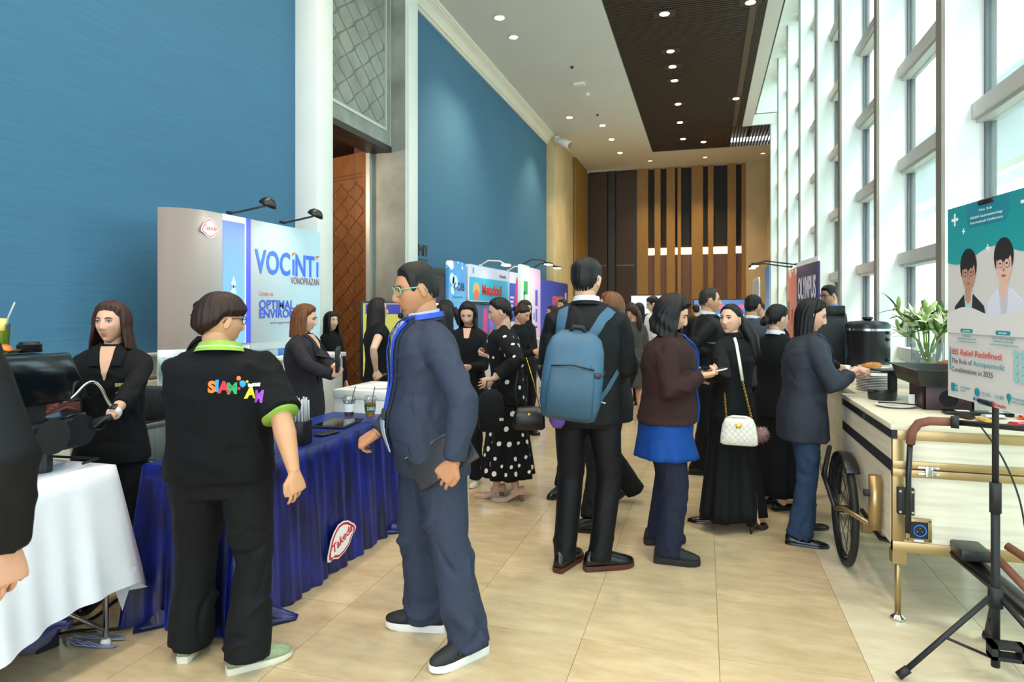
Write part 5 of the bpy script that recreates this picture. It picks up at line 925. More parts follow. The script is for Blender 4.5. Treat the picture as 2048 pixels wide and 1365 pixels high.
# ---------------------------------------------------------------- head
def head_base(az, p, a=.075, b=.094, c=.117, jaw=1.0):
    """smooth skull + jaw; az 0 = front, p from the crown; returns x, y, z arrays"""
    sp, cp = np.sin(p), np.cos(p); s = np.abs(sp) ** .88
    x = a * s * np.sin(az); y = b * s * np.cos(az) - .004; z = c * np.sign(cp) * np.abs(cp) ** 1.02
    lo = np.clip(-z / .115, 0, 1); fr = np.cos(az)
    x = x * (1 - .36 * lo ** 1.6 * (1.0 if jaw is None else 1 / jaw))
    y = np.where(fr < 0, y * (1 - .60 * ss(.30, 1.0, lo)), y)
    y = y + .012 * ss(.5, 1, lo) * np.clip(fr, 0, 1)
    y = np.where(fr > .2, y * (1 - .05 * ss(.3, 1, z / .117)), y)
    x = x * (1 + .03 * ss(0, .6, z / .117) * (fr < .3))
    return x, y, z
def head_grid(lod, fem, jaw, smile=0):
    nu, nv = ((72, 64), (48, 44), (28, 26))[lod]
    t = np.linspace(0, 1, nu, endpoint=False) * 2 * PI - PI; az = t - .55 * np.sin(t)     # denser in front
    pp = np.linspace(0, 1, nv + 1)[1:-1]; p = PI * (pp + .045 * np.sin(2 * PI * pp) * -1)
    AZ, P_ = np.meshgrid(az, p); x, y, z = head_base(AZ, P_, jaw=jaw)
    f = ss(.25, .75, np.cos(AZ)) * (y > 0); X = np.abs(x)
    prof = np.where(z > -.030, ss(.030, -.030, z), ss(-.046, -.032, z))
    d = (.021 if fem else .025) * g2(x, .0105 + .004 * ss(.01, -.03, z)) * prof + .009 * g2(X - .0135, .0065) * g2(z + .033, .009)
    d += -.0125 * g2(X - .031, .016) * g2(z - .011, .012) + .0035 * g2(X - .03, .024) * g2(z - .033, .009) * (0.5 if fem else 1) + .0055 * g2(X - .043, .018) * g2(z + .020, .020)
    mw = .021 + .004 * smile; zl = z - smile * .15 * np.clip(X - .008, 0, .03)
    d += .0065 * g2(x, mw) * (g2(zl + .0575, .0055) + 1.05 * g2(zl + .0705, .0062)) - .0035 * g2(x, mw) * g2(zl + .0638, .0024) - .0035 * g2(x, .02) * g2(z + .083, .007) + .006 * g2(x, .021) * g2(z + .099, .013)
    d *= f; y = y + d * 1.0; x = x
    lip = f * g2(x, mw * .92) * np.clip(g2(zl + .0575, .0052) + g2(zl + .0705, .006), 0, 1) * (x ** 2 < (mw * 1.25) ** 2)
    tint = np.clip(lip * (1.0 if fem else .55), 0, 1) + f * .10 * g2(X - .043, .02) * g2(z + .02, .02)
    V = np.stack([x, y, z], -1).reshape(-1, 3); n = nu; rows = len(p)
    F_ = [(i * n + j, (i + 1) * n + j, (i + 1) * n + (j + 1) % n, i * n + (j + 1) % n) for i in range(rows - 1) for j in range(n)]
    V = np.vstack([V, [[0, -.004, .117]], [[0, .03, -.115]]]); a, b = len(V) - 2, len(V) - 1
    F_ += [(a, j, (j + 1) % n) for j in range(n)] + [(b, (rows - 1) * n + (j + 1) % n, (rows - 1) * n + j) for j in range(n)]
    return V, F_, np.concatenate([tint.reshape(-1), [0, 0]])
# ---------------------------------------------------------------- remesh into one continuous surface
def remesh(mb, vox, smooth=4, disp=None):
    me = mb.mesh('tmp'); o = bpy.data.objects.new('tmp', me); TS.collection.objects.link(o)
    m = o.modifiers.new('r', 'REMESH'); m.mode = 'VOXEL'; m.voxel_size = vox; m.adaptivity = 0
    if smooth: s = o.modifiers.new('s', 'SMOOTH'); s.iterations = smooth; s.factor = .5
    out = bpy.data.meshes.new_from_object(o.evaluated_get(tdg())); bpy.data.objects.remove(o); bpy.data.meshes.remove(me)
    n = len(out.vertices)
    if disp and n:
        co = np.empty(n * 3, np.float32); out.vertices.foreach_get('co', co); co = co.reshape(-1, 3); no = np.empty(n * 3, np.float32); out.vertex_normals.foreach_get('vector', no); no = no.reshape(-1, 3)
        co = co + no * disp(co)[:, None]; out.vertices.foreach_set('co', co.astype(np.float32).ravel()); out.update()
    out.shade_smooth(); return out
def folds(seed, amp=.004, wl=.07, dirs=None, mask=None, n=64):
    r = np.random.RandomState(seed)
    def f(co):
        w = np.zeros(len(co)); lo, hi = co.min(0), co.max(0)
        for i in range(n):
            c = co[r.randint(len(co))]; d = r.normal(0, 1, 3); d[2] = d[2] * .8 + (.9 if r.rand() < .6 else 0); d /= np.linalg.norm(d); q = co - c; al = q @ d; ac = np.sqrt(np.maximum((q * q).sum(1) - al * al, 0)); ac = ac * 1.0
            m = np.cross(d, r.normal(0, 1, 3)); m /= np.linalg.norm(m); s_ = q @ m; L_ = r.uniform(.05, .13); sg = r.uniform(.010, .018)
            w += r.choice([1.0, -.8]) * r.uniform(.5, 1.3) * np.exp(-((s_ + .25 * al * al / L_) / sg) ** 2 - (al / L_) ** 2 - (ac / .09) ** 2)
        w = amp * 1.3 * np.clip(w, -1.6, 1.6)
        return w * mask(co) if mask else w
    return f
def meshobj(name, me, mat, parent):
    o = bpy.data.objects.new(name, me); COL.objects.link(o); me.name = name
    if mat: me.materials.append(mat)
    o.parent = parent; return o
def ik(a, c, l1, l2, pole):
    a, c = Vector(a), Vector(c); d = c - a; L = max(.05, min(d.length, (l1 + l2) * .998)); u = d.normalized(); c = a + u * L
    x = (l1 * l1 - l2 * l2 + L * L) / (2 * L); h = math.sqrt(max(0, l1 * l1 - x * x)); pv = Vector(pole); pv = pv - u * pv.dot(u)
    pv = pv.normalized() if pv.length > 1e-4 else Vector((0, 1, 0)); return a + u * x + pv * h, c
def sring(c, ex, ey, rx, ry, n=28, e=2.4):
    out = []
    for k in range(n):
        t = 2 * PI * k / n; ct, st = math.cos(t), math.sin(t)
        out.append(c + ex * (rx * math.copysign(abs(ct) ** (2 / e), ct)) + ey * (ry * math.copysign(abs(st) ** (2 / e), st)))
    return out
CURL = {'relax': (14, 22, 16, .4), 'fist': (72, 88, 60, .9), 'hold': (48, 52, 34, .8), 'flat': (6, 10, 8, .25), 'grip': (60, 70, 45, .85)}
def hand(mb, w, d, nrm, side, s=1.0, pose='relax', spread=1.0):
    """w wrist, d finger direction, nrm the way the palm faces, side +1 right hand / -1 left; palm, four fingers and a thumb"""
    w, d, nrm = Vector(w), Vector(d).normalized(), Vector(nrm); nrm = (nrm - d * nrm.dot(d)).normalized(); t = d.cross(nrm) * side * -1     # t towards the thumb
    t = t.normalized(); c1, c2, c3, th = CURL[pose]
    rings = []
    for g, hw, ht, so in ((-.01, .024, .019, 0), (.0, .026, .019, 0), (.025, .034, .018, .002), (.05, .040, .016, .002), (.075, .041, .014, 0), (.088, .039, .011, 0)):
        rings.append(sring(w + d * g * s + t * so * s, t, nrm, hw * s, ht * s, 14, 2.8))
    mb.loft(rings)
    for i, (off, l, r) in enumerate(((.0325, .072, .0080), (.0110, .081, .0083), (-.0110, .075, .0080), (-.0315, .058, .0070))):
        p = w + d * (.078 - .004 * abs(i - 1)) * s + t * off * s; ang = 0; pts = [p - d * .012 * s, p]; fd = (d + t * (1.5 - i) * .06 * spread).normalized()
        for ln, c in zip((.42, .32, .26), (c1 + i * 6, c2, c3)):
            ang += math.radians(c); v = fd * math.cos(ang) + nrm * math.sin(ang); pts.append(pts[-1] + v * l * ln * s)
        mb.tube(pts, [r * s, r * s * 1.05, r * s, r * s * .9, r * s * .7], 8)
    b = w + d * .018 * s + t * .024 * s; v1 = (d * .62 + t * .62 + nrm * .45 * th).normalized(); v2 = (d * .9 + t * .15 * (1 - th) + nrm * .45 * th).normalized(); v3 = (d * .95 - t * .25 * th + nrm * .4 * th).normalized()
    p1 = b + v1 * .034 * s; p2 = p1 + v2 * .030 * s; p3 = p2 + v3 * .024 * s
    mb.tube([b - v1 * .01 * s, b, p1, p2, p3], [.015 * s, .014 * s, .0115 * s, .010 * s, .0075 * s], 8)
# ---------------------------------------------------------------- hair
def hair_mesh(lod, style, seed=0, length=.25, thick=.018, part=0, fringe=56, nape=124, flare=0, tuck=.0, front_open=54, side_z=None, vol=1.0, wave=0, down=(0, 0, -1)):
    """style: short / tied / long. Columns of strands from the crown; long columns hang down past the skull"""
    r = np.random.RandomState(seed); nu = (96, 64, 40)[lod]; K = (30, 24, 16)[lod]
    az = np.linspace(-PI, PI, nu, endpoint=False); A = np.abs(np.degrees(az)); dg = PI / 180
    if style == 'long': lim = np.where(A < front_open, np.interp(A, [0, 38, 58, 80, 100], [fringe, fringe + 4, fringe + 20, 82, 90]), 100); hang = np.where(A < front_open, 0, length * (.82 + .18 * ss(front_open, 110, A)))
    elif style == 'tied': lim = np.interp(A, [0, 30, 55, 75, 88, 105, 130, 180], [fringe, fringe + 1, fringe + 14, 78, 84, 100, 118, nape]); hang = np.zeros(nu)
    else: lim = np.interp(A, [0, 35, 50, 58, 66, 74, 84, 98, 108, 122, 150, 180], [fringe, fringe + 2, fringe + 9, 74, 92, 90, 76, 77, 98, 112, nape - 2, nape]); hang = np.zeros(nu)
    if style == 'bowl': lim = np.interp(A, [0, 40, 62, 74, 104, 118, 140, 180], [74, 75, 78, 78, 80, 98, 112, nape])
    lim = lim * dg; rows = []; inner = []
    jit = r.uniform(-1, 1, nu); ph = r.uniform(0, 6, 4)
    for k in range(K + 1):
        g = k / K; tot = lim * .10 + hang; skull = np.where(tot > 0, (lim * .10) / np.maximum(tot, 1e-6), 1); ga = np.minimum(g / np.maximum(skull, 1e-6), 1); gh = np.clip((g - skull) / np.maximum(1 - skull, 1e-6), 0, 1) * (hang > 0)
        p = np.maximum(lim * ga, .02); x, y, z = head_base(az, p)
        nrm = np.stack([x / .075 ** 2, (y + .004) / .094 ** 2, z / .117 ** 2]); nrm = nrm / np.linalg.norm(nrm, axis=0)
        edge = np.where(hang > 0, 1, 1 - .85 * ss(.72, 1.0, ga)); 
        if style == 'bowl': edge = 1 - .55 * ss(.85, 1, ga)
        th = thick * vol * (.55 + .45 * np.sin(np.minimum(p, 1.7))) * edge
        if style == 'short': th = th * (1 - .62 * ss(.85, 1.35, p) * ss(40, 75, A)) * (1 - .55 * ss(1.35, 2.0, p))
        if style == 'tied': th = th * (1 - .35 * ss(1.0, 1.6, p))
        rg = .35 if style == 'short' else 1.0
        th = th + rg * .0022 * np.sin(az * 23 + 2.5 * np.sin(g * 5 + ph[0]) + ph[1]) * (.3 + ga) + rg * .0016 * np.sin(az * 41 + ph[2] + 3 * g) + rg * .0012 * jit
        if part: th = th - .006 * g2(np.degrees(az) - part, 10) * (1 - ga * .4)
        X, Y, Z = x + nrm[0] * th, y + nrm[1] * th, z + nrm[2] * th
        fall = hang * gh; rad = 1 + flare * np.sin(gh * PI * .5) - tuck * gh ** 2 + wave * .06 * np.sin(gh * 9 + az * 3)
        X = X * rad; Y = Y * rad - .012 * gh * (np.cos(az) < .2); fl = fall * (1 - .03 * np.abs(np.sin(az * 7 + ph[3]))); X = X + fl * down[0]; Y = Y + fl * down[1]; Z = Z + fl * down[2]
        rows.append(np.stack([X, Y, Z], -1)); ti = np.where(hang > 0, .016 * (1 - .6 * gh), .0) * (k > 2)
        xi, yi, zi = x * .985 - nrm[0] * ti * 0, y * .985, z * .985
        inner.append(np.stack([np.where(gh > 0, X - .013 * np.sin(az), xi), np.where(gh > 0, Y - .013 * np.cos(az), yi), np.where(gh > 0, Z, zi)], -1))
    R = rows + inner[::-1][:-2]; V = np.concatenate(R); F_ = []; uv = []
    for i in range(len(R) - 1):
        for j in range(nu):
            k = (j + 1) % nu; F_.append((i * nu + j, (i + 1) * nu + j, (i + 1) * nu + k, i * nu + k)); v0, v1 = min(i, K) / K, min(i + 1, K) / K
            uv += [(j / nu, v0), (j / nu, v1), ((j + 1) / nu, v1), ((j + 1) / nu, v0)]
    c = len(V); V = np.vstack([V, V[:nu].mean(0)]); 
    for j in range(nu): F_.append((c, j, (j + 1) % nu)); uv += [(j / nu, 0)] * 3
    me = bpy.data.meshes.new('hair'); me.from_pydata(V.tolist(), [], F_); ul = me.uv_layers.new(name='UVMap'); ul.data.foreach_set('uv', np.array(uv, np.float32).ravel()); me.shade_smooth(); return me
def add_uv_along(me, ax=2):
    ul = me.uv_layers.new(name='UVMap'); n = len(me.vertices); co = np.empty(n * 3, np.float32); me.vertices.foreach_get('co', co); co = co.reshape(-1, 3); li = np.empty(len(me.loops), np.int32); me.loops.foreach_get('vertex_index', li)
    u = np.stack([(co[:, 0] + co[:, 1] * .7) * 6, co[:, ax] * 4], -1)[li]; ul.data.foreach_set('uv', u.astype(np.float32).ravel()); return me
# ---------------------------------------------------------------- the person
class Person:
    _b = None
    @property
    def bvh(s):
        if s._b is None:
            me = s.top.data; co = np.empty(len(me.vertices) * 3, np.float32); me.vertices.foreach_get('co', co); li = np.empty(len(me.loops), np.int32); me.loops.foreach_get('vertex_index', li); s._b = BVHTree.FromPolygons(co.reshape(-1, 3).tolist(), li.reshape(-1, 4).tolist())
        return s._b
VOX = (.0092, .013, .020)
def person(label, pos, face, H=1.65, fem=True, girth=1.0, tone='#c99a7c', head=(0, 0, 0), lean=(0, 0), hip=(0, 0), hz=0, feet=None, wr=None, wl=None, pole_r=(.5, -1, -.3), pole_l=(-.5, -1, -.3),
           hand_r=('relax', None, None), hand_l=('relax', None, None), top=None, legs=None, shoes=None, hair=None, hairc='#17120f', lod=1, seed=1, smile=0, sleeve='long', skirt=None, jaw=1.0, belly=0, gloves=None, sw=None, group=None, lower=True, beard=0, pitch_neck=0):
    """top: dict(mat, hem, loose, sleeve_end); legs: dict(mat, width); skirt: dict(mat, z0, w0, ztop); feet/wrists in world space or None"""
    s = H / 1.70; e = empty('person', (pos[0], pos[1], 0), math.radians(face - 90), label, 'person', group); P_ = Person(); P_.e = e; P_.s = s; P_.lod = lod
    Ri = Matrix.Rotation(-math.radians(face - 90), 3, 'Z'); loc = Vector((pos[0], pos[1], 0))
    def toL(p): return Ri @ (Vector(p) - loc)
    P_.toL = toL
    SWD = (sw or (.165 if fem else .185)) * (1 + (girth - 1) * .35) * s; HIPZ = (.90 + hz) * s; g = girth
    hipo = Vector((hip[0], hip[1], 0)); leano = Vector((lean[0], lean[1], 0))
    def sp(z):
        t = (z / s - .92 - hz) / .50; return hipo + (leano * max(-.15, t) if t > 0 else leano * 0) + Vector((0, 0, 0))
    P_.sp = sp
    SHZ = (1.365 + hz * .6) * s
    # --- arms
    arms = {}
    for side, w, pole in ((1, wr, pole_r), (-1, wl, pole_l)):
        sh = Vector((side * SWD, -.008, SHZ)) + sp(SHZ)
        wt = toL(w) if w is not None else Vector((side * (SWD + .06 * g), .05, .80 * s)) + hipo * .6 + leano * .5
        el, wt = ik(sh, wt, .285 * s, .25 * s, Vector(pole)); arms[side] = (sh, el, wt)
    P_.arms = arms
    # --- head placement
    top_n = Vector((0, -.005, 1.455 * s + hz * .6 * s)) + sp(1.455 * s)
    hc = Vector((0, .012 + .03 * pitch_neck, H - .117 * s)) + sp(1.5 * s) + leano * .12 + Vector((0, 0, hz * .6 * s)); hc.z = H - .118 * s
    yaw, pit, rol = head; HR = Matrix.Rotation(math.radians(yaw), 4, 'Z') @ Matrix.Rotation(math.radians(pit), 4, 'X') @ Matrix.Rotation(math.radians(rol), 4, 'Y')
    HS = s * (.97 if fem else 1.0) * (1 + (g - 1) * .12)
    HM = Matrix.Translation(hc) @ HR @ Matrix.Scale(HS, 4) @ Matrix.Translation((0, 0, -.0)); P_.HM = HM
    sk = skinmat(tone)
    # --- body: head, neck, chest, arms, hands in one mesh
    V, Fc, tint = head_grid(lod, fem, jaw, smile); Vh = (V @ np.array(HM.to_3x3()).T + np.array(HM.translation)).tolist(); body = MB(); body.v = Vh; body.f = list(Fc); nh = len(Vh); hf = len(Fc)
    for sd in (-1, 1):
        b = MB(); rr = []
        for i in range(1, 8):
            t = PI * i / 8; rr.append([Vector((.0065 * math.sin(t) * math.cos(a) * (1 + .4 * math.sin(a)), .0185 * math.sin(t) * math.sin(a) * (1.15 if math.cos(t) < 0 else .85), -.032 * math.cos(t))) for a in [2 * PI * k / 12 for k in range(12)]])
        b.loft(rr); b.xf(HM @ Matrix.Translation((sd * .0765, -.010, -.006)) @ Matrix.Rotation(sd * -.28, 4, 'Z') @ Matrix.Rotation(-.18, 4, 'X')); body.add(b.v, b.f)
    low = MB(); nb = HM @ Vector((0, -.022, -.045)); nc = HM @ Vector((0, -.020, -.09)); nr = (.046 if fem else .056) * s * (1 + (g - 1) * .5)
    base = Vector((0, -.012, 1.425 * s)) + sp(1.425 * s)
    low.tube([nb, nc, nc.lerp(base, .55), base, base - Vector((0, 0, .05 * s))], [nr * .98, nr, nr * 1.03, nr * 1.2, nr * 1.6], 16)
    low.loft([sring(Vector((0, 0, z * s)) + sp(z * s), Vector((1, 0, 0)), Vector((0, 1, 0)), a * s * g, b * s * g, 20) for z, a, b in ((1.0, .105, .08), (1.2, .115, .085), (1.34, .12, .075), (1.40, .10, .06), (1.435, .06, .055))])
    hmesh = []; hands = {}
    for side, (pose, hd, hn) in ((1, hand_r), (-1, hand_l)):
        sh, el, wt = arms[side]; fd = (wt - el).normalized(); hd = Ri @ Vector(hd) if hd is not None else (fd + Vector((0, 0, -.15))).normalized(); hn = Ri @ Vector(hn) if hn is not None else Vector((-side, .25, 0))
        hs = s * (.93 if fem else 1.02) * (1 + (g - 1) * .15); gl = MB(); tgt = gl
        r1 = (.040 if fem else .046) * s * (1 + (g - 1) * .8)
        cov = top and top.get('sleeve', 1.0) > .3; k0 = .55 if cov else 1.12; k1 = .7 if (cov and top.get('sleeve', 1.0) > .6) else 1.05
        low.tube([sh.lerp(el, .12), sh.lerp(el, .5), el, el.lerp(wt, .3), el.lerp(wt, .75), wt + hd * .004], [r1 * k0, r1 * (k1 if not cov else min(k1, .9)), r1 * .9, r1 * .93, r1 * .66, .025 * hs], 12)
        hand(tgt, wt, hd, hn, side, hs, pose); hands[side] = (wt, hd, hn)
        if gloves: meshobj('glove', remesh(gl, (.0042, .006, .011)[lod], 1), gloves, e)
        else: hmesh.append(remesh(gl, (.0038, .0055, .011)[lod], 1))
    P_.hands = hands
    hipL = {}
    for side in (1, -1):
        f = feet[0 if side == 1 else 1] if feet else None
        if f: fp = toL((f[0], f[1], 0)); fy = math.radians(f[2] - face); fz = f[3] if len(f) > 3 else 0; fpit = f[4] if len(f) > 4 else 0
        else: fp = Vector((side * .10 * s, 0, 0)); fy = -side * .15; fz = 0; fpit = 0
        fd = Vector((-math.sin(fy), math.cos(fy), 0)); hp = Vector((side * .088 * s * g, 0, HIPZ)) + hipo; an = Vector((fp.x, fp.y, .085 * s + fz)) - fd * .05 * s
        kn, an = ik(hp, an, .418 * s, .408 * s, fd + Vector((0, .5, 0))); hipL[side] = (hp, kn, an, fd, fp, fz, fpit)
    P_.legs = hipL
    bare = skirt is not None or (legs and legs.get('bare'))
    if lower:
        for side in (1, -1):
            hp, kn, an, fd, *_ = hipL[side]
            low.tube([hp + Vector((0, 0, .05)), hp.lerp(kn, .4), kn, kn.lerp(an, .35), kn.lerp(an, .8), an, an + fd * .03 - Vector((0, 0, .03))], [x * s * (1 + (g - 1) * .6) for x in (.08, .07, .05, .05, .034, .032, .034)], 12)
        low.loft([sring(Vector((0, 0, z * s)) + hipo, Vector((1, 0, 0)), Vector((0, 1, 0)), a * s * g, b * s * g, 20) for z, a, b in ((.80, .06, .06), (.86, .13, .09), (.95, .15, .10), (1.06, .12, .09))])
    for lm in [remesh(low, (.0065, .0095, .017)[lod], 2)] + hmesh:
        lv = np.empty(len(lm.vertices) * 3, np.float32); lm.vertices.foreach_get('co', lv); li = np.empty(len(lm.loops), np.int32); lm.loops.foreach_get('vertex_index', li); li = li.reshape(-1, 4) + len(body.v); body.v += lv.reshape(-1, 3).tolist(); body.f += li.tolist(); bpy.data.meshes.remove(lm)
    bo = body.build('body', sk, e, True); at = bo.data.attributes.new('tint', 'FLOAT', 'POINT'); tv = np.zeros(len(body.v), np.float32); tv[:len(tint)] = tint
    at.data.foreach_set('value', tv)
    # --- eyes and brows
    if lod < 2 or True:
        for sd in (-1, 1):
            ew, ir, br = MB(), MB(), MB(); c = Vector((sd * .0315, .0775, .0095)); n = 10; up = [(.0148 * math.cos(t), .0064 * math.sin(t) * (1 if math.sin(t) > 0 else .65)) for t in [2 * PI * k / n for k in range(n)]]
            drop = .45 if pit < -18 else 1
            ew.add([HM @ (c + Vector((x, .0028 - (x * sd > 0) * abs(x) * .35, z_ * drop))) for x, z_ in up] + [HM @ (c + Vector((0, .0045, 0)))], [(k, (k + 1) % n, n) for k in range(n)])
            ir.add([HM @ (c + Vector((.0062 * math.cos(t), .0054, .0058 * drop * math.sin(t)))) for t in [2 * PI * k / 8 for k in range(8)]], [tuple(range(8))])
            pts = [HM @ Vector((sd * x, y, z_)) for x, y, z_ in ((.013, .0885, .0265), (.024, .0885, .0305), (.036, .0835, .0315), (.047, .0745, .0265))]; br.tube(pts, [(.0034 if fem else .0048, .0026)] * 3 + [.0012], 6)
            ey = ew.build('eye', pm('eye_white', '#dcd8d2', .3), e, True); ir.build('iris', pm('iris_brown', '#1c110c', .15), ey)
            meshobj('eyebrow', add_uv_along(br.mesh('eyebrow', True)), hairmat(hairc), e)
            if lod < 2: meshobj('eyelid', add_uv_along(MB().tube([HM @ (c + Vector((x, .0048 - (x * sd > 0) * abs(x) * .35, z_ * drop + .0008))) for x, z_ in ((-.0148, 0), (-.008, .0052), (0, .0066), (.008, .0052), (.0148, 0))], .0017, 5).mesh('eyelid', True)), hairmat(hairc), ey)
    if beard: 
        b = MB().sph(HM @ Vector((0, .088, -.098)), (.018 * s, .012 * s, .013 * s), 10, 8); meshobj('goatee', add_uv_along(b.mesh('goatee', True)), hairmat(hairc), e)
    # --- hair
    if hair:
        hk = {k: v for k, v in hair.items() if k not in ('bun', 'tail', 'braid')}; dn = HR.to_3x3().inverted() @ Vector((0, 0, -1)); hm_ = hair_mesh(lod, seed=seed, down=(dn.x, dn.y, dn.z), **hk); hm_.transform(HM); ho = meshobj('hair', hm_, hairmat(hairc, hair['style'] == 'short'), e)
        if hair.get('bun'):
            bx, by, bz, brd = hair['bun']; b = MB()
            for k in range(5): a = k * 1.25; b.tube([Vector((bx, by, bz)) + Vector((brd * .55 * math.cos(a + t * 1.9), -brd * .25 + brd * .30 * math.sin(t * 2 + k), brd * .55 * math.sin(a + t * 1.9))) for t in [x * .2 for x in range(9)]], [brd * .25] + [brd * .48] * 7 + [brd * .25], 10)
            me = remesh(b.xf(HM), .0065 if lod < 2 else .01, 1); meshobj('hair_bun', add_uv_along(me), hairmat(hairc), e)
        if hair.get('tail'):
            pts, r0 = hair['tail']; b = MB(); P0 = [HM @ Vector(pts[0])] + [HM @ Vector(pts[0]) + Vector(q) * s for q in pts[1:]]; n = len(P0); b.tube(P0, [r0 * s * (.7 + .5 * math.sin(PI * min(1, .2 + k / n))) * (1 if k < n - 1 else .35) for k in range(n)], 14); o = meshobj('ponytail', add_uv_along(b.mesh('ponytail', True)), hairmat(hairc), e)
        if hair.get('braid'):
            pts = hair['braid']; P0 = [HM @ Vector(pts[0])] + [HM @ Vector(pts[0]) + Vector(q) * s for q in pts[1:]]; b = MB(); m = 11
            for k in range(m):
                g_ = k / (m - 1) * (len(P0) - 1); i = min(int(g_), len(P0) - 2); c = P0[i].lerp(P0[i + 1], g_ - i); r = .024 * s * (1 - .45 * k / m)
                b.sph(c + Vector((.007 * (1 if k % 2 else -1), 0, 0)), (r, r * .9, r * 1.05), 10, 8)
            me = remesh(b, .005, 1); meshobj('braid', add_uv_along(me), hairmat(hairc), e)
    # --- clothes
    vx = VOX[lod]
    prof_m = [(.74, .178, .130), (.84, .180, .132), (.95, .176, .128), (1.06, .170, .122), (1.17, .172, .124), (1.27, .182, .126), (1.35, .180, .116), (1.405, .150, .098), (1.44, .088, .078), (1.463, .066, .066)]
    prof_f = [(.74, .178, .132), (.84, .178, .130), (.95, .160, .116), (1.06, .138, .104), (1.17, .142, .112), (1.26, .154, .126), (1.35, .156, .108), (1.405, .132, .088), (1.44, .078, .070), (1.463, .056, .058)]
    pr = prof_f if fem else prof_m
    def ringat(z, extra):
        zz = z / s; hw = np.interp(zz, [q[0] for q in pr], [q[1] for q in pr]); hd = np.interp(zz, [q[0] for q in pr], [q[2] for q in pr])
        bel = belly * math.exp(-((zz - 1.0) / .13) ** 2); fade = 1 - .9 * max(0, min(1, (zz - 1.38) / .08))
        c = Vector((0, bel * .5, z)) + sp(z); return sring(c, Vector((1, 0, 0)), Vector((0, 1, 0)), hw * s * (1 + (g - 1) * fade) + extra * fade, hd * s * (1 + (g - 1) * fade) + extra * fade + bel * .5, 36, 2.5)
    P_.ringat = ringat
    if top:
        b = MB(); hem = top.get('hem', .80) * s; ex = top.get('loose', .012); fl = top.get('flare', 0); zs = [hem + (1.463 * s - hem) * k / 16 for k in range(17)]
        if top.get('neck'): zs = [z for z in zs if z < top['neck'] * s] + [top['neck'] * s]
        b.loft([ringat(z, ex + fl * max(0, (1.05 * s - z) / (.3 * s))) for z in zs])
        for side in (1, -1):
            sh, el, wt = arms[side]; r1 = (.049 if fem else .056) * s * (1 + (g - 1) * .7) + top.get('sl', .006); send = top.get('sleeve', 1.0)
            inn = sh + Vector((-side * .085 * s, .004, .022 * s)); hang = top.get('cuff', 1.0)
            b.sph(sh + Vector((-side * .018, .004, -.016)), (r1 * 1.05, r1 * 1.18, r1 * 1.02), 14, 10); b.tube([Vector((side * .03 * s, -.012, 1.445 * s)) + sp(1.44 * s), sh + Vector((-side * .03 * s, -.002, .012 * s))], [.038 * s, r1 * .86], 12)
            if send <= 1.0 and send < .5: eo = sh.lerp(el, send * 2); b.tube([inn, sh, sh.lerp(el, send), eo], [r1 * .9, r1 * 1.04, r1 * 1.08, r1 * 1.12 * hang], 16)
            elif send > .05:
                f2 = (send - .5) * 2; en = el.lerp(wt, f2 * .97); b.tube([inn, sh + Vector((-side * .012, 0, -.006)), sh.lerp(el, .35), sh.lerp(el, .75), el, el.lerp(en, .3), el.lerp(en, .7), en], [r1 * .9, r1 * 1.02, r1 * 1.0, r1 * .98, r1 * .95, r1 * .92, r1 * .82, r1 * .74 * hang], 16)
        elbow = [arms[1][1], arms[-1][1]]; amp = top.get('fold', .004)
        me = remesh(b, vx, 5 if lod == 0 else 3, folds(seed, amp, top.get('wl', .085)) if amp else None)
        P_.top = meshobj(top.get('name', 'jacket'), me, top['mat'], e)
    if legs and not legs.get('bare'):
        b = MB(); wd = legs.get('w', 1.0)
        b.loft([sring(Vector((0, belly * .3 * math.exp(-((z - 1.0) / .13) ** 2), (z + hz) * s)) + hipo + leano * max(0, (z - .92) / .5), Vector((1, 0, 0)), Vector((0, 1, 0)), a * s * g, d * s * g, 28, 2.5) for z, a, d in (((.78, .150, .110), (.86, .170, .122), (.94, .165, .118), (1.0, .155, .110), (1.04, .150, .106)) if not fem else ((.78, .155, .112), (.86, .172, .125), (.94, .162, .115), (1.0, .145, .104), (1.04, .135, .10)))])
        for side in (1, -1):
            hp, kn, an, fd, fp, *_ = hipL[side]; ll = an + Vector((0, 0, -.035 * s)) + fd * .012; ww = s * (1 + (g - 1) * .8) * wd
            b.tube([hp + Vector((0, 0, .06)), hp, hp.lerp(kn, .3), hp.lerp(kn, .7), kn, kn.lerp(ll, .35), kn.lerp(ll, .7), ll], [(.086 * ww, .096 * ww), (.094 * ww, .102 * ww), (.092 * ww, .098 * ww), (.080 * ww, .085 * ww), (.073 * ww, .077 * ww), (.070 * ww, .074 * ww), (.066 * ww * legs.get('hem', 1), .072 * ww * legs.get('hem', 1)), (.064 * ww * legs.get('hem', 1), .074 * ww * legs.get('hem', 1))], 20)
        me = remesh(b, vx, 3 if lod == 0 else 2, folds(seed + 5, legs.get('fold', .005), .11, ((.5, .2, .8), (-.6, .3, .7), (.2, .9, .6)), lambda co: .35 + .65 * np.maximum(g2(co[:, 2] - .12 * s, .18), g2(co[:, 2] - .48 * s, .15)))); P_.trousers = meshobj('trousers', me, legs['mat'], e)
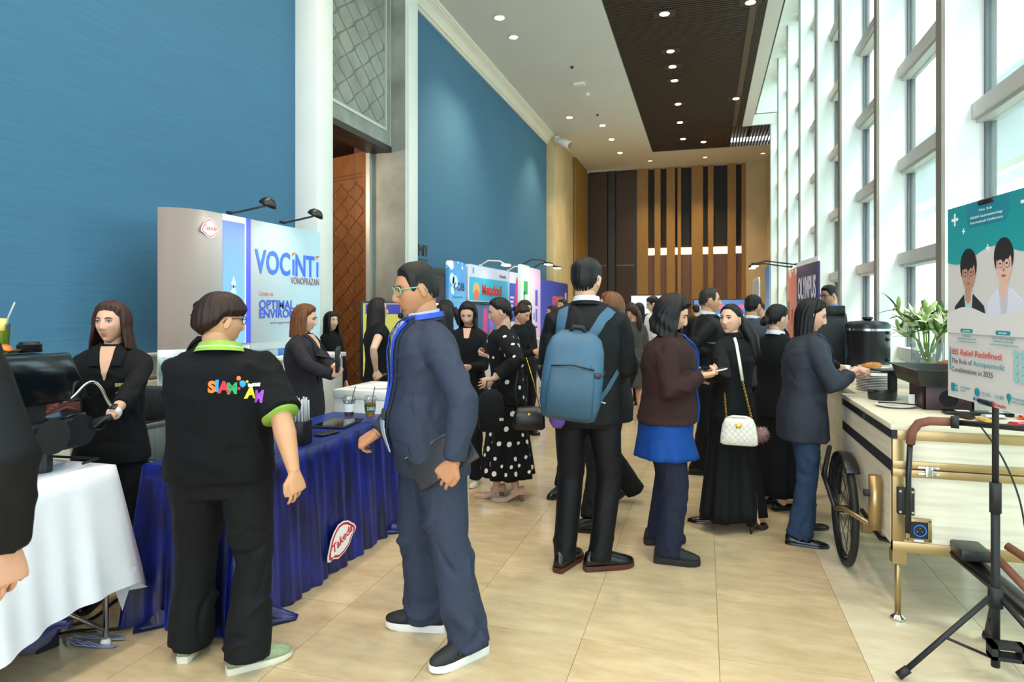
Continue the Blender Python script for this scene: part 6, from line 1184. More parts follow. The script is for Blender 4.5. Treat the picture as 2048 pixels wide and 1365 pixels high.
    if skirt:
        b = MB(); z0, z1 = skirt['z0'] * s, skirt.get('z1', 1.05) * s; n = 96; rings = []; zs = [z1 + (z0 - z1) * k / 14 for k in range(15)]; nf = skirt.get('folds', 9); am = skirt.get('amp', .02); wob = random.Random(seed)
        ph = [wob.uniform(0, 6) for _ in range(3)]
        for z in zs:
            t = (z1 - z) / (z1 - z0); zz = max(z / s, .74); r0 = ringat(zz * s, .008); c = Vector((sum(p.x for p in r0) / 36, sum(p.y for p in r0) / 36, z)) ; hwf = .17 * s * g; hdf = .125 * s * g; ring = []
            hw0 = max(p.x for p in r0) - c.x; hd0 = max(p.y for p in r0) - c.y; tt = max(0, (.80 * s - z) / (.80 * s - z0)) if z < .80 * s else 0
            W = hw0 + (skirt['w'] * s * g - hw0) * tt; D = hd0 + (skirt.get('d', skirt['w'] * .85) * s * g - hd0) * tt
            if z < .80 * s: c = c * (1 - tt) + Vector((skirt.get('dx', 0), skirt.get('dy', 0), z)) * tt; c.z = z
            for k in range(n):
                a = 2 * PI * k / n; f = am * tt * (math.sin(nf * a + ph[0] + .8 * math.sin(3 * a + ph[1])) + .4 * math.sin(2.3 * nf * a + ph[2])); ring.append(c + Vector(((W + f) * math.cos(a), (D + f) * math.sin(a), 0)))
            rings.append(ring)
        b.loft(rings[::-1]); o = b.build(skirt.get('name', 'skirt'), skirt['mat'], e, True); P_.skirt = o; P_.skirt_mb = b
    if shoes:
        for side in (1, -1):
            hp, kn, an, fd, fp, fz, fpit = hipL[side]; sd = Vector((fd.y, -fd.x, 0)); k = s * shoes.get('size', 1.0); base = Vector((fp.x, fp.y, fz)); M = Matrix.Translation(base - fd * .0) @ Matrix((sd, fd, Vector((0, 0, 1)))).transposed().to_4x4() @ Matrix.Translation((0, .08 * k, 0)) @ Matrix.Rotation(math.radians(-fpit), 4, 'X') @ Matrix.Translation((0, -.08 * k, 0)) @ Matrix.Scale(k, 4)
            typ = shoes['type']; hh = shoes.get('heel', 0); b = MB(); so = MB(); prof = [(-.125, .022, .04), (-.115, .031, .075), (-.07, .036, .098), (-.02, .038, .092), (.03, .042, .070), (.08, .046, .052), (.12, .042, .040), (.15, .028, .028), (.160, .010, .018)]
            if typ == 'pump': prof = [(-.125, .020, .045), (-.115, .028, .062), (-.07, .031, .050), (-.02, .032, .034), (.03, .036, .034), (.08, .038, .034), (.115, .030, .028), (.14, .014, .020), (.150, .004, .012)]
            st_ = shoes.get('sole', .022)
            def lift(y): return hh * float(ss(.04, -.07, np.array(y)))
            for y, w, h in prof:
                z0 = st_ + lift(y); pass
            b.loft([[Vector((w * math.cos(t) * (1 if math.sin(t) < .3 else .9), y, st_ + lift(y) + (h * max(0, math.sin(t)) ** .8 if math.sin(t) > 0 else 0))) for t in [2 * PI * j / 14 for j in range(14)]] for y, w, h in prof])
            so.loft([[Vector((sx * (w + .001), y + (.002 if y > 0 else -.002), z + lift(y) + (.010 * float(ss(.09, .165, np.array(y))) if z < .001 else 0))) for sx, z in ((-.9, 0.0), (-1.02, st_ * .45), (-.98, st_ + .004), (.98, st_ + .004), (1.02, st_ * .45), (.9, 0))] for y, w, h in prof])
            uo = b.xf(M).build('shoe', shoes['mat'], e, True); so.xf(M).build('sole', shoes.get('solemat', shoes['mat']), uo, 'auto')
            if hh: MB().loft([sring(Vector((0, -.10 + .006 * q, z)), Vector((1, 0, 0)), Vector((0, 1, 0)), r, r, 10) for q, (r, z) in enumerate(((shoes.get('hr', .008), 0), (shoes.get('hr', .008) * 1.2, hh * .5), (.022, hh + .01)))]).xf(M).build('heel', shoes.get('heelmat', shoes['mat']), uo, True)
            if typ == 'sneaker':
                lc = MB()
                for q in range(4): y = .015 + .02 * q; z = st_ + .085 - .013 * q; lc.tube([(-.022, y - .006, z - .006), (0, y, z + .006), (.022, y + .006, z - .006)], .0035, 5)
                lc.xf(M).build('laces', shoes.get('lacemat', M_blackm), uo, True); MB().tube([(0, -.09, st_ + .09), (0, -.03, st_ + .115), (0, .01, st_ + .10)], [(.036, .016), (.036, .02), (.03, .014)], 12).xf(M).build('shoe_tongue', shoes['mat'], uo, True)
                if shoes.get('stripe'): 
                    for sx in (-1, 1): MB().tube([(sx * .036, -.07, st_ + .05), (sx * .041, -.01, st_ + .035), (sx * .045, .05, st_ + .028)], [(.004, .012), (.004, .009), (.004, .004)], 8).xf(M).build('side_stripe', shoes['stripe'], uo, True)
    return P_
def drape_grid(P_, rows, back=False, off=.004, bvh=None, axis=None):
    """grid of (x, z) points laid on the garment from the front (or back)"""
    bvh = bvh or P_.bvh; out = []; d = Vector((0, 1 if back else -1, 0)); 
    for r in rows:
        q = []
        for x, z in r:
            o = Vector((x, -.8 if back else .8, z)); h = bvh.ray_cast(o, d, 2.0)
            q.append(h[0] + h[1] * off if h[0] is not None else None)
        out.append(q)
    last = None
    for q in out:
        for i in range(len(q)):
            if q[i] is None: q[i] = next((x for x in q if x is not None), last if last else Vector((0, 0, 0)))
            last = q[i]
    return out
def patch(P_, name, quad, mat, n=10, m=4, back=False, off=.004, th=.003, bvh=None, par=None):
    """quad: two edge polylines [(x,z)..] left and right (same length) in the person's frame, draped on the garment"""
    A, B = quad
    def res(L, n):
        L = [Vector((a, b, 0)) for a, b in L]; d = [0]
        for i in range(len(L) - 1): d.append(d[-1] + (L[i + 1] - L[i]).length)
        out = []
        for k in range(n + 1):
            t = d[-1] * k / n; i = max(j for j in range(len(d)) if d[j] <= t + 1e-9); i = min(i, len(L) - 2); f = (t - d[i]) / max(1e-9, d[i + 1] - d[i]); out.append(L[i].lerp(L[i + 1], f))
        return out
    ra, rb = res(A, n), res(B, n); rows = [[(ra[k].lerp(rb[k], j / m).x, ra[k].lerp(rb[k], j / m).y) for j in range(m + 1)] for k in range(n + 1)]
    G_ = drape_grid(P_, rows, back, off, bvh); G0 = drape_grid(P_, rows, back, off - th, bvh); b = MB(); w = m + 1
    vs = [p for r in G_ for p in r] + [p for r in G0 for p in r]; N_ = (n + 1) * w; fs = []
    for i in range(n):
        for j in range(m): a = i * w + j; fs.append((a, a + 1, a + w + 1, a + w)); fs.append((N_ + a, N_ + a + w, N_ + a + w + 1, N_ + a + 1))
    per = [j for j in range(m)] + [i * w + m for i in range(n)] + [n * w + m - j for j in range(m)] + [(n - i) * w for i in range(n)]
    for i in range(len(per)): a, c = per[i], per[(i + 1) % len(per)]; fs.append((a, N_ + a, N_ + c, c))
    o = b.add(vs, fs).build(name, mat, par or P_.e, 'auto'); return o
def collar_ring(P_, name, mat, z, rx, ry, h, th=.006, open_=25, tilt=0, flare=.01, yoff=-.008, parent=None):
    """standing / folded collar: an open band round the neck"""
    s = P_.s; c = Vector((0, yoff, z * s)) + P_.sp(z * s); n = 28; rings = []
    for k in range(n + 1):
        a = math.radians(90 + open_ + (360 - 2 * open_) * k / n); ca, sa = math.cos(a), math.sin(a); d = Vector((ca * rx * s, sa * ry * s, 0)); t = Vector((0, 0, -tilt * sa * s)); u = d.normalized()
        rings.append([c + d + t + u * th + Vector((0, 0, h * s)), c + d + t + Vector((0, 0, h * s)), c + d + t, c + d + t + u * (th + flare * .5)] if h > 0 else [c + d + t, c + d + t + u * th * 1.5, c + d + u * (flare + th) + t + Vector((0, 0, h * s)), c + d + u * flare + t + Vector((0, 0, h * s))])
    return MB().loft(rings).build(name, mat, parent or P_.e, 'auto')
def glasses(P_, mat, w=.031, h=.019, lens=None, full=True):
    b = MB(); HM = P_.HM
    for sd in (-1, 1): b.tube([HM @ Vector((sd * .034 + w * .85 * math.cos(t), .094 - .010 * abs(math.cos(t)) * (math.cos(t) * sd > 0), .008 + h * math.copysign(abs(math.sin(t)) ** .7, math.sin(t)))) for t in [2 * PI * k / 20 for k in range(21)]], .0019 if not full else .0032, 6, False); b.tube([HM @ Vector((sd * .062, .084, .014)), HM @ Vector((sd * .076, .03, .014)), HM @ Vector((sd * .080, -.015, .010)), HM @ Vector((sd * .080, -.03, -.008))], .0018 if not full else (.003), 6)
    b.tube([HM @ Vector((-.009, .096, .012)), HM @ Vector((0, .0985, .014)), HM @ Vector((.009, .096, .012))], .002, 6); return b.build('glasses', mat, P_.e, True)
C_blk = cloth('black_cotton', '#0f1013', .85); C_suit = cloth('black_suiting', '#0c0d10', .6, bump=.12); C_char = cloth('charcoal_suiting', '#232225', .75); C_trou = cloth('black_trousers', '#121315', .8, bump=.15)
L_blk = pm('black_leather', '#0c0c0d', .25); R_wht = pm('white_rubber', '#dcdcd6', .5); R_blk = pm('black_rubber', '#131313', .7)
SH_b = dict(type='oxford', mat=L_blk, sole=.02, solemat=R_blk)
# 1 polo, seen from behind
fa, fb = flr(512, 1332), flr(388, 1300)
p5 = person('short-haired person in black polo with green collar seen from behind', ((fa.x + fb.x) / 2, (fa.y + fb.y) / 2 - .02), 118, 1.555, False, 1.2, '#cf9a74', head=(-52, -4, 0), feet=((fa.x, fa.y, 50), (fb.x, fb.y, 110)),
            wr=atd(588, 945, 2.66), wl=atd(430, 930, 3.0), pole_r=(.6, -1, 0), hand_r=('relax', (0.1, .2, -1), (-1, .4, 0)), top=dict(mat=cloth('black_pique', '#0d0e11', .85, bs=500), hem=.86, loose=.022, sleeve=.46, cuff=1.12, sl=.014, fold=.006, name='polo_shirt'), legs=dict(mat=C_trou, w=1.1, hem=1.22, fold=.013),
            shoes=dict(type='sneaker', mat=pm('sage_mesh', '#8d9a78', .7, var=.15, vs=60, bump=.3, bs=200), solemat=pm('cream_sole', '#d8d2c0', .6), sole=.027, lacemat=pm('pale_lace', '#c8cfb8', .7), stripe=pm('pink_print', '#c46a92', .6)), hair=dict(style='bowl', thick=.030, nape=122), hairc='#2a1713', lod=0, seed=3, sw=.165)
glasses(p5, pm('dark_wire', '#23242a', .3, metal=.6), full=False)
# suit man
fa, fb = flr(838, 1258), flr(925, 1322)
p6 = person('bespectacled man in blue-grey suit with lanyard holding a black portfolio', ((fa.x + fb.x) / 2, (fa.y + fb.y) / 2), 217, 1.70, False, 1.06, '#b5805c', lod=0, seed=8, head=(2, -10, 0), feet=((fa.x, fa.y, 188), (fb.x, fb.y, 236)), lean=(0, .05), hip=(0, .03), smile=.6, beard=1,
            wr=atd(752, 868, 2.95), wl=atd(908, 925, 2.58), pole_r=(.4, -1, -.2), pole_l=(-.8, -.6, 0), hand_r=('hold', (-.8, -.15, -.5), (.2, .5, -.8)), hand_l=('relax', (-.62, .12, -.72), (.1, 1, .1)), top=dict(mat=cloth('blue_grey_suiting', '#2e3546', .7, bump=.1), hem=.78, loose=.016, sleeve=1.0, fold=.006, name='suit_jacket', wl=.10), legs=dict(mat=cloth('blue_grey_suiting', '#333c52'), w=1.08, hem=1.1, fold=.014),
            shoes=dict(type='sneaker', mat=pm('black_suede', '#1a1b1e', .7), solemat=R_wht, sole=.032, stripe=pm('dark_stripe', '#0c0c0e', .5)), hair=dict(style='short', thick=.016, fringe=50, nape=118), hairc='#14110f', belly=.05)
glasses(p6, pm('green_frame', '#6fa88c', .35), .032, .019)
# backpack man
fa, fb = flr(1212, 1138), flr(1135, 1132)
p18 = person('tall man in black suit wearing a blue backpack, seen from behind', ((fa.x + fb.x) / 2, (fa.y + fb.y) / 2), 97, 1.79, False, 1.0, '#c9a083', lod=0, seed=12, head=(-22, 2, 0), feet=((fa.x, fa.y, 30), (fb.x, fb.y, 75)),
             wr=atd(1190, 770, 3.98), wl=atd(1120, 800, 3.95), pole_r=(1, -.5, -.2), hand_r=('hold', (-.2, .7, .2), (-1, 0, 0)), top=dict(mat=C_suit, hem=.80, loose=.012, sleeve=1.0, fold=.004, name='suit_jacket', wl=.1), legs=dict(mat=C_suit, w=.98, fold=.006), shoes=dict(type='oxford', mat=L_blk, sole=.026, solemat=pm('brown_sole', '#4a1f14', .5)), hair=dict(style='short', thick=.020, fringe=60, nape=122), hairc='#0d0c0d')
glasses(p18, pm('dark_wire', '#23242a'), full=False)
# cardigan woman with phone
fa, fb = flr(1348, 1128), flr(1325, 1088)
p27 = person('woman in brown cardigan over bright blue blouse looking down at her phone', ((fa.x + fb.x) / 2 - .02, (fa.y + fb.y) / 2), 8, 1.575, True, 1.28, '#cf9f80', lod=0, seed=15, head=(-12, -24, 0), feet=((fa.x, fa.y, 2), (fb.x, fb.y, 20)), lean=(0, .03), wr=atd(1402, 752, 3.80), wl=atd(1408, 748, 4.02), pole_r=(.5, -1, -.6), pole_l=(-.5, -1, -.6), hand_r=('hold', (1, .25, .12), (-.1, .4, 1)), hand_l=('hold', (1, -.35, .1), (0, 0, 1)),
             top=dict(mat=cloth('brown_knit', '#33211f', .9, bs=600, bump=.35), hem=.88, loose=.02, sleeve=.93, fold=.005, name='cardigan', sl=.012), skirt=dict(mat=cloth('bright_blue_blouse', '#0a3f86', .7), z0=.655, z1=1.02, w=.200, d=.165, dy=.01, folds=8, amp=.007, name='blouse'), legs=dict(mat=cloth('navy_twill', '#1c2030', .8), w=.90, fold=.006), shoes=dict(type='sneaker', mat=pm('black_mesh', '#131416', .75, bump=.3, bs=200), solemat=R_blk, sole=.036), hair=dict(style='long', length=.15, thick=.032, fringe=50, front_open=66, flare=.12, wave=.8, vol=1.1), hairc='#0f0d0d', belly=.04)
# black dress with white bag
fa, fb = flr(1515, 1062), flr(1415, 1046)
p30 = person('smiling woman in long black dress glancing back over her shoulder', ((fa.x + fb.x) / 2, (fa.y + fb.y) / 2), 140, 1.53, True, 1.02, '#d2a48a', lod=0, seed=21, smile=1, head=(98, 3, 0), feet=((fa.x, fa.y, 60), (fb.x, fb.y, 185)), wr=atd(1400, 740, 4.75), wl=atd(1415, 755, 4.4), pole_r=(.4, -1, -.4), pole_l=(-.6, -.9, -.4), hand_l=('hold', None, None), top=dict(mat=cloth('black_crepe', '#0b0b0d', .75), hem=.70, loose=.014, sleeve=1.0, fold=.004, name='black_jacket'),
             skirt=dict(mat=cloth('black_crepe', '#0b0b0d'), z0=.09, w=.27, d=.20, folds=7, amp=.02, name='long_skirt'), shoes=dict(type='pump', mat=L_blk, sole=.008, heel=.055), hair=dict(style='tied', thick=.014, fringe=46, nape=118, tail=([(0, -.098, .02), (.02, -.05, -.05), (.05, -.10, -.16), (.07, -.11, -.28), (.06, -.10, -.38)], .042)), hairc='#14100f')
# grey blazer woman at the cart
fa, fb = flr(1610, 1092), flr(1618, 1060)
p34 = person('long-haired woman in grey blazer and jeans serving herself at the cart', ((fa.x + fb.x) / 2 - .03, (fa.y + fb.y) / 2), 12, 1.565, True, 1.0, '#cf9f86', lod=0, seed=25, head=(-18, -18, 0), feet=((fa.x, fa.y, -8), (fb.x, fb.y, 20)), lean=(0, .04), wr=atd(1712, 738, 4.12), wl=atd(1702, 752, 4.42), pole_r=(.5, -.8, -.7), pole_l=(-.5, -.8, -.7), hand_r=('hold', (1, .5, -.1), (.1, .2, -1)), hand_l=('hold', (1, -.2, 0), (0, 0, 1)), top=dict(mat=cloth('slate_blazer', '#2b2f38', .7), hem=.70, loose=.028, sleeve=.86, fold=.006, name='blazer', sl=.014), legs=dict(mat=cloth('denim', '#26374e', .85, var=.2, vs=25), w=.95, hem=1.15, fold=.008), shoes=dict(type='pump', mat=L_blk, sole=.012), hair=dict(style='long', length=.42, thick=.022, fringe=46, front_open=84, tuck=.05), hairc='#0e0c0d')
# bun woman in black with white collar
p33 = person('woman with low black bun, black top and white collar beside the cart', (.52, 5.30), 40, 1.53, True, 1.02, '#cf9f86', lod=1, seed=28, head=(-6, -8, 0), wr=(1.1, 5.55, 1.0), wl=(.8, 5.8, .98), top=dict(mat=C_blk, hem=.76, loose=.016, name='black_top'), skirt=dict(mat=C_blk, z0=.12, w=.22, folds=6, amp=.015, name='long_skirt'), shoes=dict(type='pump', mat=L_blk, sole=.012), hair=dict(style='tied', thick=.018, fringe=48, nape=122, bun=(0, -.115, -.035, .05)), hairc='#0e0c0d')
# barista with brown bob
p2 = person('barista with brown bob in black shirt standing beside the espresso machine', (-2.90, 2.60), 302, 1.535, True, 1.0, '#d0a084', lod=0, seed=31, smile=.2, head=(-14, 0, 0), wr=atd(150, 868, 2.98), wl=atd(205, 862, 2.86), pole_r=(.7, -.6, -.4), pole_l=(-1, -.3, -.5), hand_r=('grip', (.2, -.6, -.2), (0, 0, -1)), hand_l=('grip', (-.9, -.35, -.25), (0, 0, -1)), gloves=pm('black_gloves', '#101114', .45, bump=.3, bs=90), top=dict(mat=C_blk, hem=.80, loose=.014, sleeve=.80, name='black_shirt', fold=.006), legs=dict(mat=C_trou), shoes=SH_b, hair=dict(style='long', length=.155, thick=.024, fringe=50, front_open=64, tuck=-.04, flare=.12), hairc='#3a211a')
# bun woman in profile behind the blue table
p4 = person('woman with high black bun and scrunchie in black shirt, profile to the left', (-2.84, 3.20), 214, 1.555, True, .97, '#c99a7e', lod=0, seed=34, head=(6, -8, 0), wr=atd(352, 782, 3.75), wl=atd(372, 808, 3.62), pole_r=(.6, -.8, -.6), pole_l=(-.8, -.6, -.6), hand_r=('hold', (-.8, -.3, .1), (0, .2, -1)), hand_l=('hold', (-.8, -.3, 0), (0, .2, 1)), gloves=pm('black_gloves', '#101114'), top=dict(mat=C_blk, hem=.80, loose=.014, sleeve=.7, name='black_shirt'), legs=dict(mat=C_trou), shoes=SH_b, hair=dict(style='tied', thick=.012, fringe=48, nape=118, bun=(.0, -.125, .055, .042)), hairc='#0e0c0d')
# auburn woman in pin-stripe jacket
p7 = person('auburn-haired woman in dark pinstripe jacket holding notebooks behind the white box', (-2.92, 4.28), 12, 1.53, True, 1.08, '#d3a48a', lod=0, seed=37, head=(10, -12, 0), wr=atd(668, 752, 4.55), wl=atd(676, 748, 4.75), pole_r=(.8, -.6, -.8), pole_l=(-.6, -.8, -.6), hand_r=('grip', (.3, .3, .6), (-.6, .5, .2)), hand_l=('grip', (.2, -.3, .6), (-.6, -.4, .2)), top=dict(mat=cloth('pinstripe', '#28262a', .8), hem=.76, loose=.016, name='pinstripe_jacket', fold=.004), skirt=dict(mat=C_blk, z0=.48, w=.17, folds=3, amp=.006), shoes=dict(type='pump', mat=L_blk, sole=.012, heel=.05), hair=dict(style='long', length=.16, thick=.024, fringe=48, front_open=74, tuck=.02), hairc='#6a3c1e')
# woman in black dress with very long hair
p8 = person('woman in short-sleeved black dress with long dark brown hair beside the display', (-3.02, 5.62), 42, 1.60, True, 1.0, '#d3a990', lod=1, seed=40, head=(0, 0, 0), wr=atd(752, 742, 6.0), wl=atd(768, 735, 6.15), pole_r=(.9, -.5, -.2), pole_l=(-.8, -.6, 0), hand_r=('hold', (.4, .1, -.9), (-.5, .6, 0)), hand_l=('hold', (-.1, -.2, -.9), (.3, -.5, 0)), top=dict(mat=C_blk, hem=.84, loose=.008, sleeve=.16, neck=1.44, name='dress_top'), skirt=dict(mat=C_blk, z0=.48, w=.18, folds=4, amp=.006), shoes=dict(type='pump', mat=L_blk, sole=.012, heel=.05), hair=dict(style='long', length=.36, thick=.022, fringe=46, front_open=60, tuck=-.05), hairc='#1c100e')
# polka-dot woman
fa, fb = flr(1020, 1003), flr(985, 998)
p11 = person('woman in black polka-dot dress with braid examining something in her hand', (-1.50, 4.93), 197, 1.585, True, 1.06, '#c99a7e', lod=0, seed=43, head=(2, -16, 0), feet=((fa.x, fa.y, 200), (fb.x - .02, fb.y + .02, 190)), lean=(0, .04), wr=atd(978, 712, 5.15), wl=atd(985, 760, 4.8), pole_r=(.6, -.8, -.5), pole_l=(-.8, -.8, -.5), hand_r=('hold', (-1, .1, .1), (0, .1, 1)), hand_l=('relax', (-.9, -.2, -.3), (0, 1, 0)), top=dict(mat=cloth('black_chiffon', '#0b0b0d', .8), hem=.80, loose=.018, sleeve=.9, cuff=1.3, sl=.018, name='dress_top', neck=1.435), skirt=dict(mat=cloth('black_chiffon', '#0b0b0d'), z0=.20, w=.24, folds=8, amp=.018, name='dress_skirt'), shoes=dict(type='pump', mat=pm('nude_leather', '#c09a84', .4), sole=.008, heel=.06, hr=.016, heelmat=pm('wood_heel', '#8a4a2a', .5)), hair=dict(style='tied', thick=.018, fringe=44, nape=120, braid=[(.04, -.085, -.06), (.05, .03, -.08), (.06, .07, -.20), (.06, .08, -.30)]), hairc='#120f10')
# woman facing the camera in black cardigan
fb = flr(955, 975)
p10 = person('woman with long black hair in black cardigan looking down, left of the polka dots', (-1.97, 5.30), 282, 1.56, True, .98, '#d0a288', lod=1, seed=46, head=(-4, -24, 0), feet=((-2.07, 5.2, 280), (-1.88, 5.22, 275)), wr=(-2.05, 5.02, 1.03), wl=(-1.86, 5.02, 1.02), top=dict(mat=C_blk, hem=.78, loose=.014, name='cardigan'), legs=dict(mat=C_trou, w=.95), shoes=dict(type='pump', mat=pm('cream_leather', '#d8cdb8', .4), sole=.01), hair=dict(style='long', length=.34, thick=.02, fringe=46, front_open=62), hairc='#120f10')
# walking person behind the backpack man
p19 = person('light-brown-haired person in black suit striding left behind the backpack', (-.66, 4.80), 185, 1.62, True, 1.02, '#cf9f86', lod=1, seed=49, head=(0, 0, 0), feet=((flr(1262, 1006).x, flr(1262, 1006).y, 190, .04, 40), (flr(1172, 1064).x, flr(1172, 1064).y, 180)), hip=(0, 0), hz=-.05, top=dict(mat=C_char, hem=.72, loose=.03, name='suit_jacket'), legs=dict(mat=C_trou, w=1.05, hem=1.1), shoes=SH_b, hair=dict(style='long', length=.30, thick=.022, fringe=48, front_open=58), hairc='#6e4424', wl=(-.72, 4.55, .85), wr=(-.6, 5.1, .85))
p19b = person('person in navy trousers mostly hidden behind the backpack man', (-.95, 5.32), 190, 1.60, False, 1.0, '#c99a7e', lod=2, seed=50, feet=((-.82, 5.15, 100), (-1.12, 5.1, 250)), top=dict(mat=C_char, hem=.78, loose=.012), legs=dict(mat=cloth('navy_twill', '#1c2030')), shoes=SH_b, hair=dict(style='short', thick=.016), hairc='#14110f')
# man in black suit, profile right, and the people around the buffet
p28 = person('middle-aged man in black suit in profile behind the phone user', (.03, 6.28), 8, 1.69, False, 1.02, '#c4946f', lod=1, seed=53, head=(0, -2, 0), feet=((-.02, 6.12, 5), (.0, 6.4, 15)), wr=atd(1424, 704, 5.9), wl=atd(1430, 744, 6.05), pole_r=(.5, -1, -.6), hand_l=('hold', (-.2, -1, 0), (0, 0, 1)), hand_r=('grip', (1, .1, .1), (0, .3, 1)), top=dict(mat=C_suit, hem=.76, loose=.016, name='suit_jacket'), legs=dict(mat=C_suit), shoes=SH_b, hair=dict(style='short', thick=.012, fringe=44, nape=116), hairc='#2a2522', smile=.6)
p31 = person('man in grey suit with black hair seen from behind at the buffet', (.46, 6.95), 62, 1.635, False, 1.05, '#c4946f', lod=1, seed=56, head=(-10, -4, 0), top=dict(mat=cloth('mid_grey_suiting', '#3c424c', .75), hem=.76, loose=.016, name='suit_jacket'), legs=dict(mat=C_char), shoes=SH_b, hair=dict(style='short', thick=.018, nape=122), hairc='#0e0d0f')
p32 = person('woman with black hair tied back behind the low-bun woman', (.72, 7.5), 35, 1.545, True, 1.0, '#cf9f86', lod=1, seed=59, head=(-8, -6, 0), top=dict(mat=C_blk, hem=.76, loose=.012), legs=dict(mat=C_trou), shoes=SH_b, hair=dict(style='tied', thick=.018, nape=122), hairc='#0e0c0d')
p35 = person('bespectacled man in dark suit and blue shirt behind the coffee urn', (1.40, 8.34), 205, 1.775, False, 1.0, '#c4946f', lod=1, seed=62, head=(4, -12, 0), top=dict(mat=C_suit, hem=.76, loose=.012, name='suit_jacket'), legs=dict(mat=C_suit), shoes=SH_b, hair=dict(style='short', thick=.014, fringe=50), hairc='#100e0e')
glasses(p35, pm('dark_wire', '#23242a'), full=False)
# left booth visitors
p12 = person('woman with black hair in light blue top in profile beside the kiosk screen', (-2.72, 6.62), 200, 1.60, True, 1.0, '#cf9f86', lod=2, seed=65, smile=.8, top=dict(mat=cloth('sky_shirt', '#8fb8d8', .8), hem=.80, loose=.01), legs=dict(mat=C_trou), shoes=SH_b, hair=dict(style='tied', thick=.018, tail=([(0, -.1, .02), (0, -.05, -.08), (0, -.06, -.2)], .04)), hairc='#120f10')
p13 = person('dark-haired woman in charcoal top half hidden behind the suited man', (-2.30, 5.55), 150, 1.545, True, 1.0, '#cf9f86', lod=2, seed=66, top=dict(mat=C_char, hem=.80, loose=.012), legs=dict(mat=C_trou), shoes=SH_b, hair=dict(style='long', length=.3, thick=.022), hairc='#120f10')
p14 = person('woman with tied-up brown hair leaning towards the white booth counter', (-2.02, 6.75), 350, 1.545, True, 1.0, '#c9957a', lod=1, seed=68, head=(0, -22, 0), lean=(0, .10), wr=(-1.72, 6.6, 1.05), wl=(-1.7, 6.85, 1.05), top=dict(mat=C_blk, hem=.80, loose=.012), legs=dict(mat=C_trou), shoes=SH_b, hair=dict(style='tied', thick=.016, bun=(0, -.11, .03, .035)), hairc='#2a1a16')
p15 = person('smiling woman with long brown hair behind the leaning woman', (-2.05, 7.40), 340, 1.60, True, 1.0, '#d3a68c', lod=1, seed=71, head=(-10, -4, 0), smile=1, wr=(-1.85, 7.1, 1.0), top=dict(mat=C_blk, hem=.80, loose=.012), legs=dict(mat=C_trou), shoes=SH_b, hair=dict(style='long', length=.3, thick=.02, front_open=56), hairc='#2e1d18')
p16 = person('woman with brown hair before the violet booth wall', (-2.05, 8.95), 215, 1.55, True, 1.0, '#cf9f86', lod=2, seed=74, top=dict(mat=cloth('sky_shirt', '#8fb8d8'), hem=.8, loose=.012), legs=dict(mat=C_trou), shoes=SH_b, hair=dict(style='long', length=.2, thick=.022), hairc='#2e1a14')
p17 = person('man with short black hair in front of the violet booth wall', (-2.2, 10.3), 240, 1.66, False, 1.0, '#c9a083', lod=2, seed=77, top=dict(mat=C_suit, hem=.8, loose=.012), legs=dict(mat=C_trou), shoes=SH_b, hair=dict(style='short', thick=.016), hairc='#0e0d0f')
p9 = person('dark-haired woman in black peeking out beside the white pilaster', (-3.80, 6.05), 340, 1.47, True, .9, '#d3a68c', lod=2, seed=80, top=dict(mat=C_blk, hem=.8, loose=.01), legs=dict(mat=C_trou), shoes=SH_b, hair=dict(style='long', length=.3, thick=.02, front_open=50), hairc='#120f10', sw=.13)
# far crowd
p20 = person('woman in grey skirt suit with long brown ponytail seen from behind', (-.95, 9.05), 112, 1.55, True, 1.0, '#c9957a', lod=1, seed=83, head=(40, -10, 0), top=dict(mat=cloth('mid_grey_suit', '#4a4846', .8), hem=.82, loose=.010, name='suit_jacket'), skirt=dict(mat=cloth('mid_grey_suit', '#4a4846'), z0=.46, w=.165, folds=3, amp=.004), shoes=dict(type='pump', mat=L_blk, sole=.012, heel=.05), hair=dict(style='tied', thick=.016, tail=([(0, -.1, .0), (0, -.05, -.08), (.01, -.06, -.22), (.0, -.04, -.34)], .036)), hairc='#2a1a14')
p21 = person('man in white shirt with rolled sleeves looking down in the crowd', (-.73, 9.85), 192, 1.68, False, .98, '#c9a083', lod=1, seed=86, head=(0, -16, 0), wr=(-1.0, 9.7, .95), top=dict(mat=cloth('white_shirt', '#dcdce2', .8), hem=.84, loose=.016, sleeve=.5, name='shirt'), legs=dict(mat=C_trou), shoes=SH_b, hair=dict(style='short', thick=.024, fringe=56), hairc='#100e0f')
FAR = [(1230, 620, 10.5, 280, 1, '#3a2620', 'smiling woman with brown hair at the left of the far crowd'), (1246, 622, 11.2, 265, 1, '#140f0f', 'woman with black hair and blue collar in the far crowd'), (1262, 606, 10.2, 95, 1, '#100d0e', 'woman with black hair seen from behind left of the ponytail'), (1279, 606, 12.4, 200, 1, '#100d0e', 'dark-haired person beyond the white-shirted man'), (1296, 628, 11.4, 120, 1, '#1a1210', 'brown-haired person between the ponytail and the white shirt'), (1322, 611, 12.0, 190, 1, '#100d0e', 'dark-haired person right of the white-shirted man'), (1185, 608, 13.0, 270, 0, '#100d0e', 'black-haired person far behind the backpack man'), (1345, 612, 14.0, 250, 1, '#18110f', 'person farthest back in the crowd'), (1392, 610, 13.2, 100, 0, '#100d0e', 'dark-haired person far behind the man in profile'), (1460, 612, 12.0, 220, 0, '#141011', 'dark-suited person near the far striped screen'), (1520, 606, 9.4, 250, 0, '#100d0e', 'dark-suited person by the far window stands')]
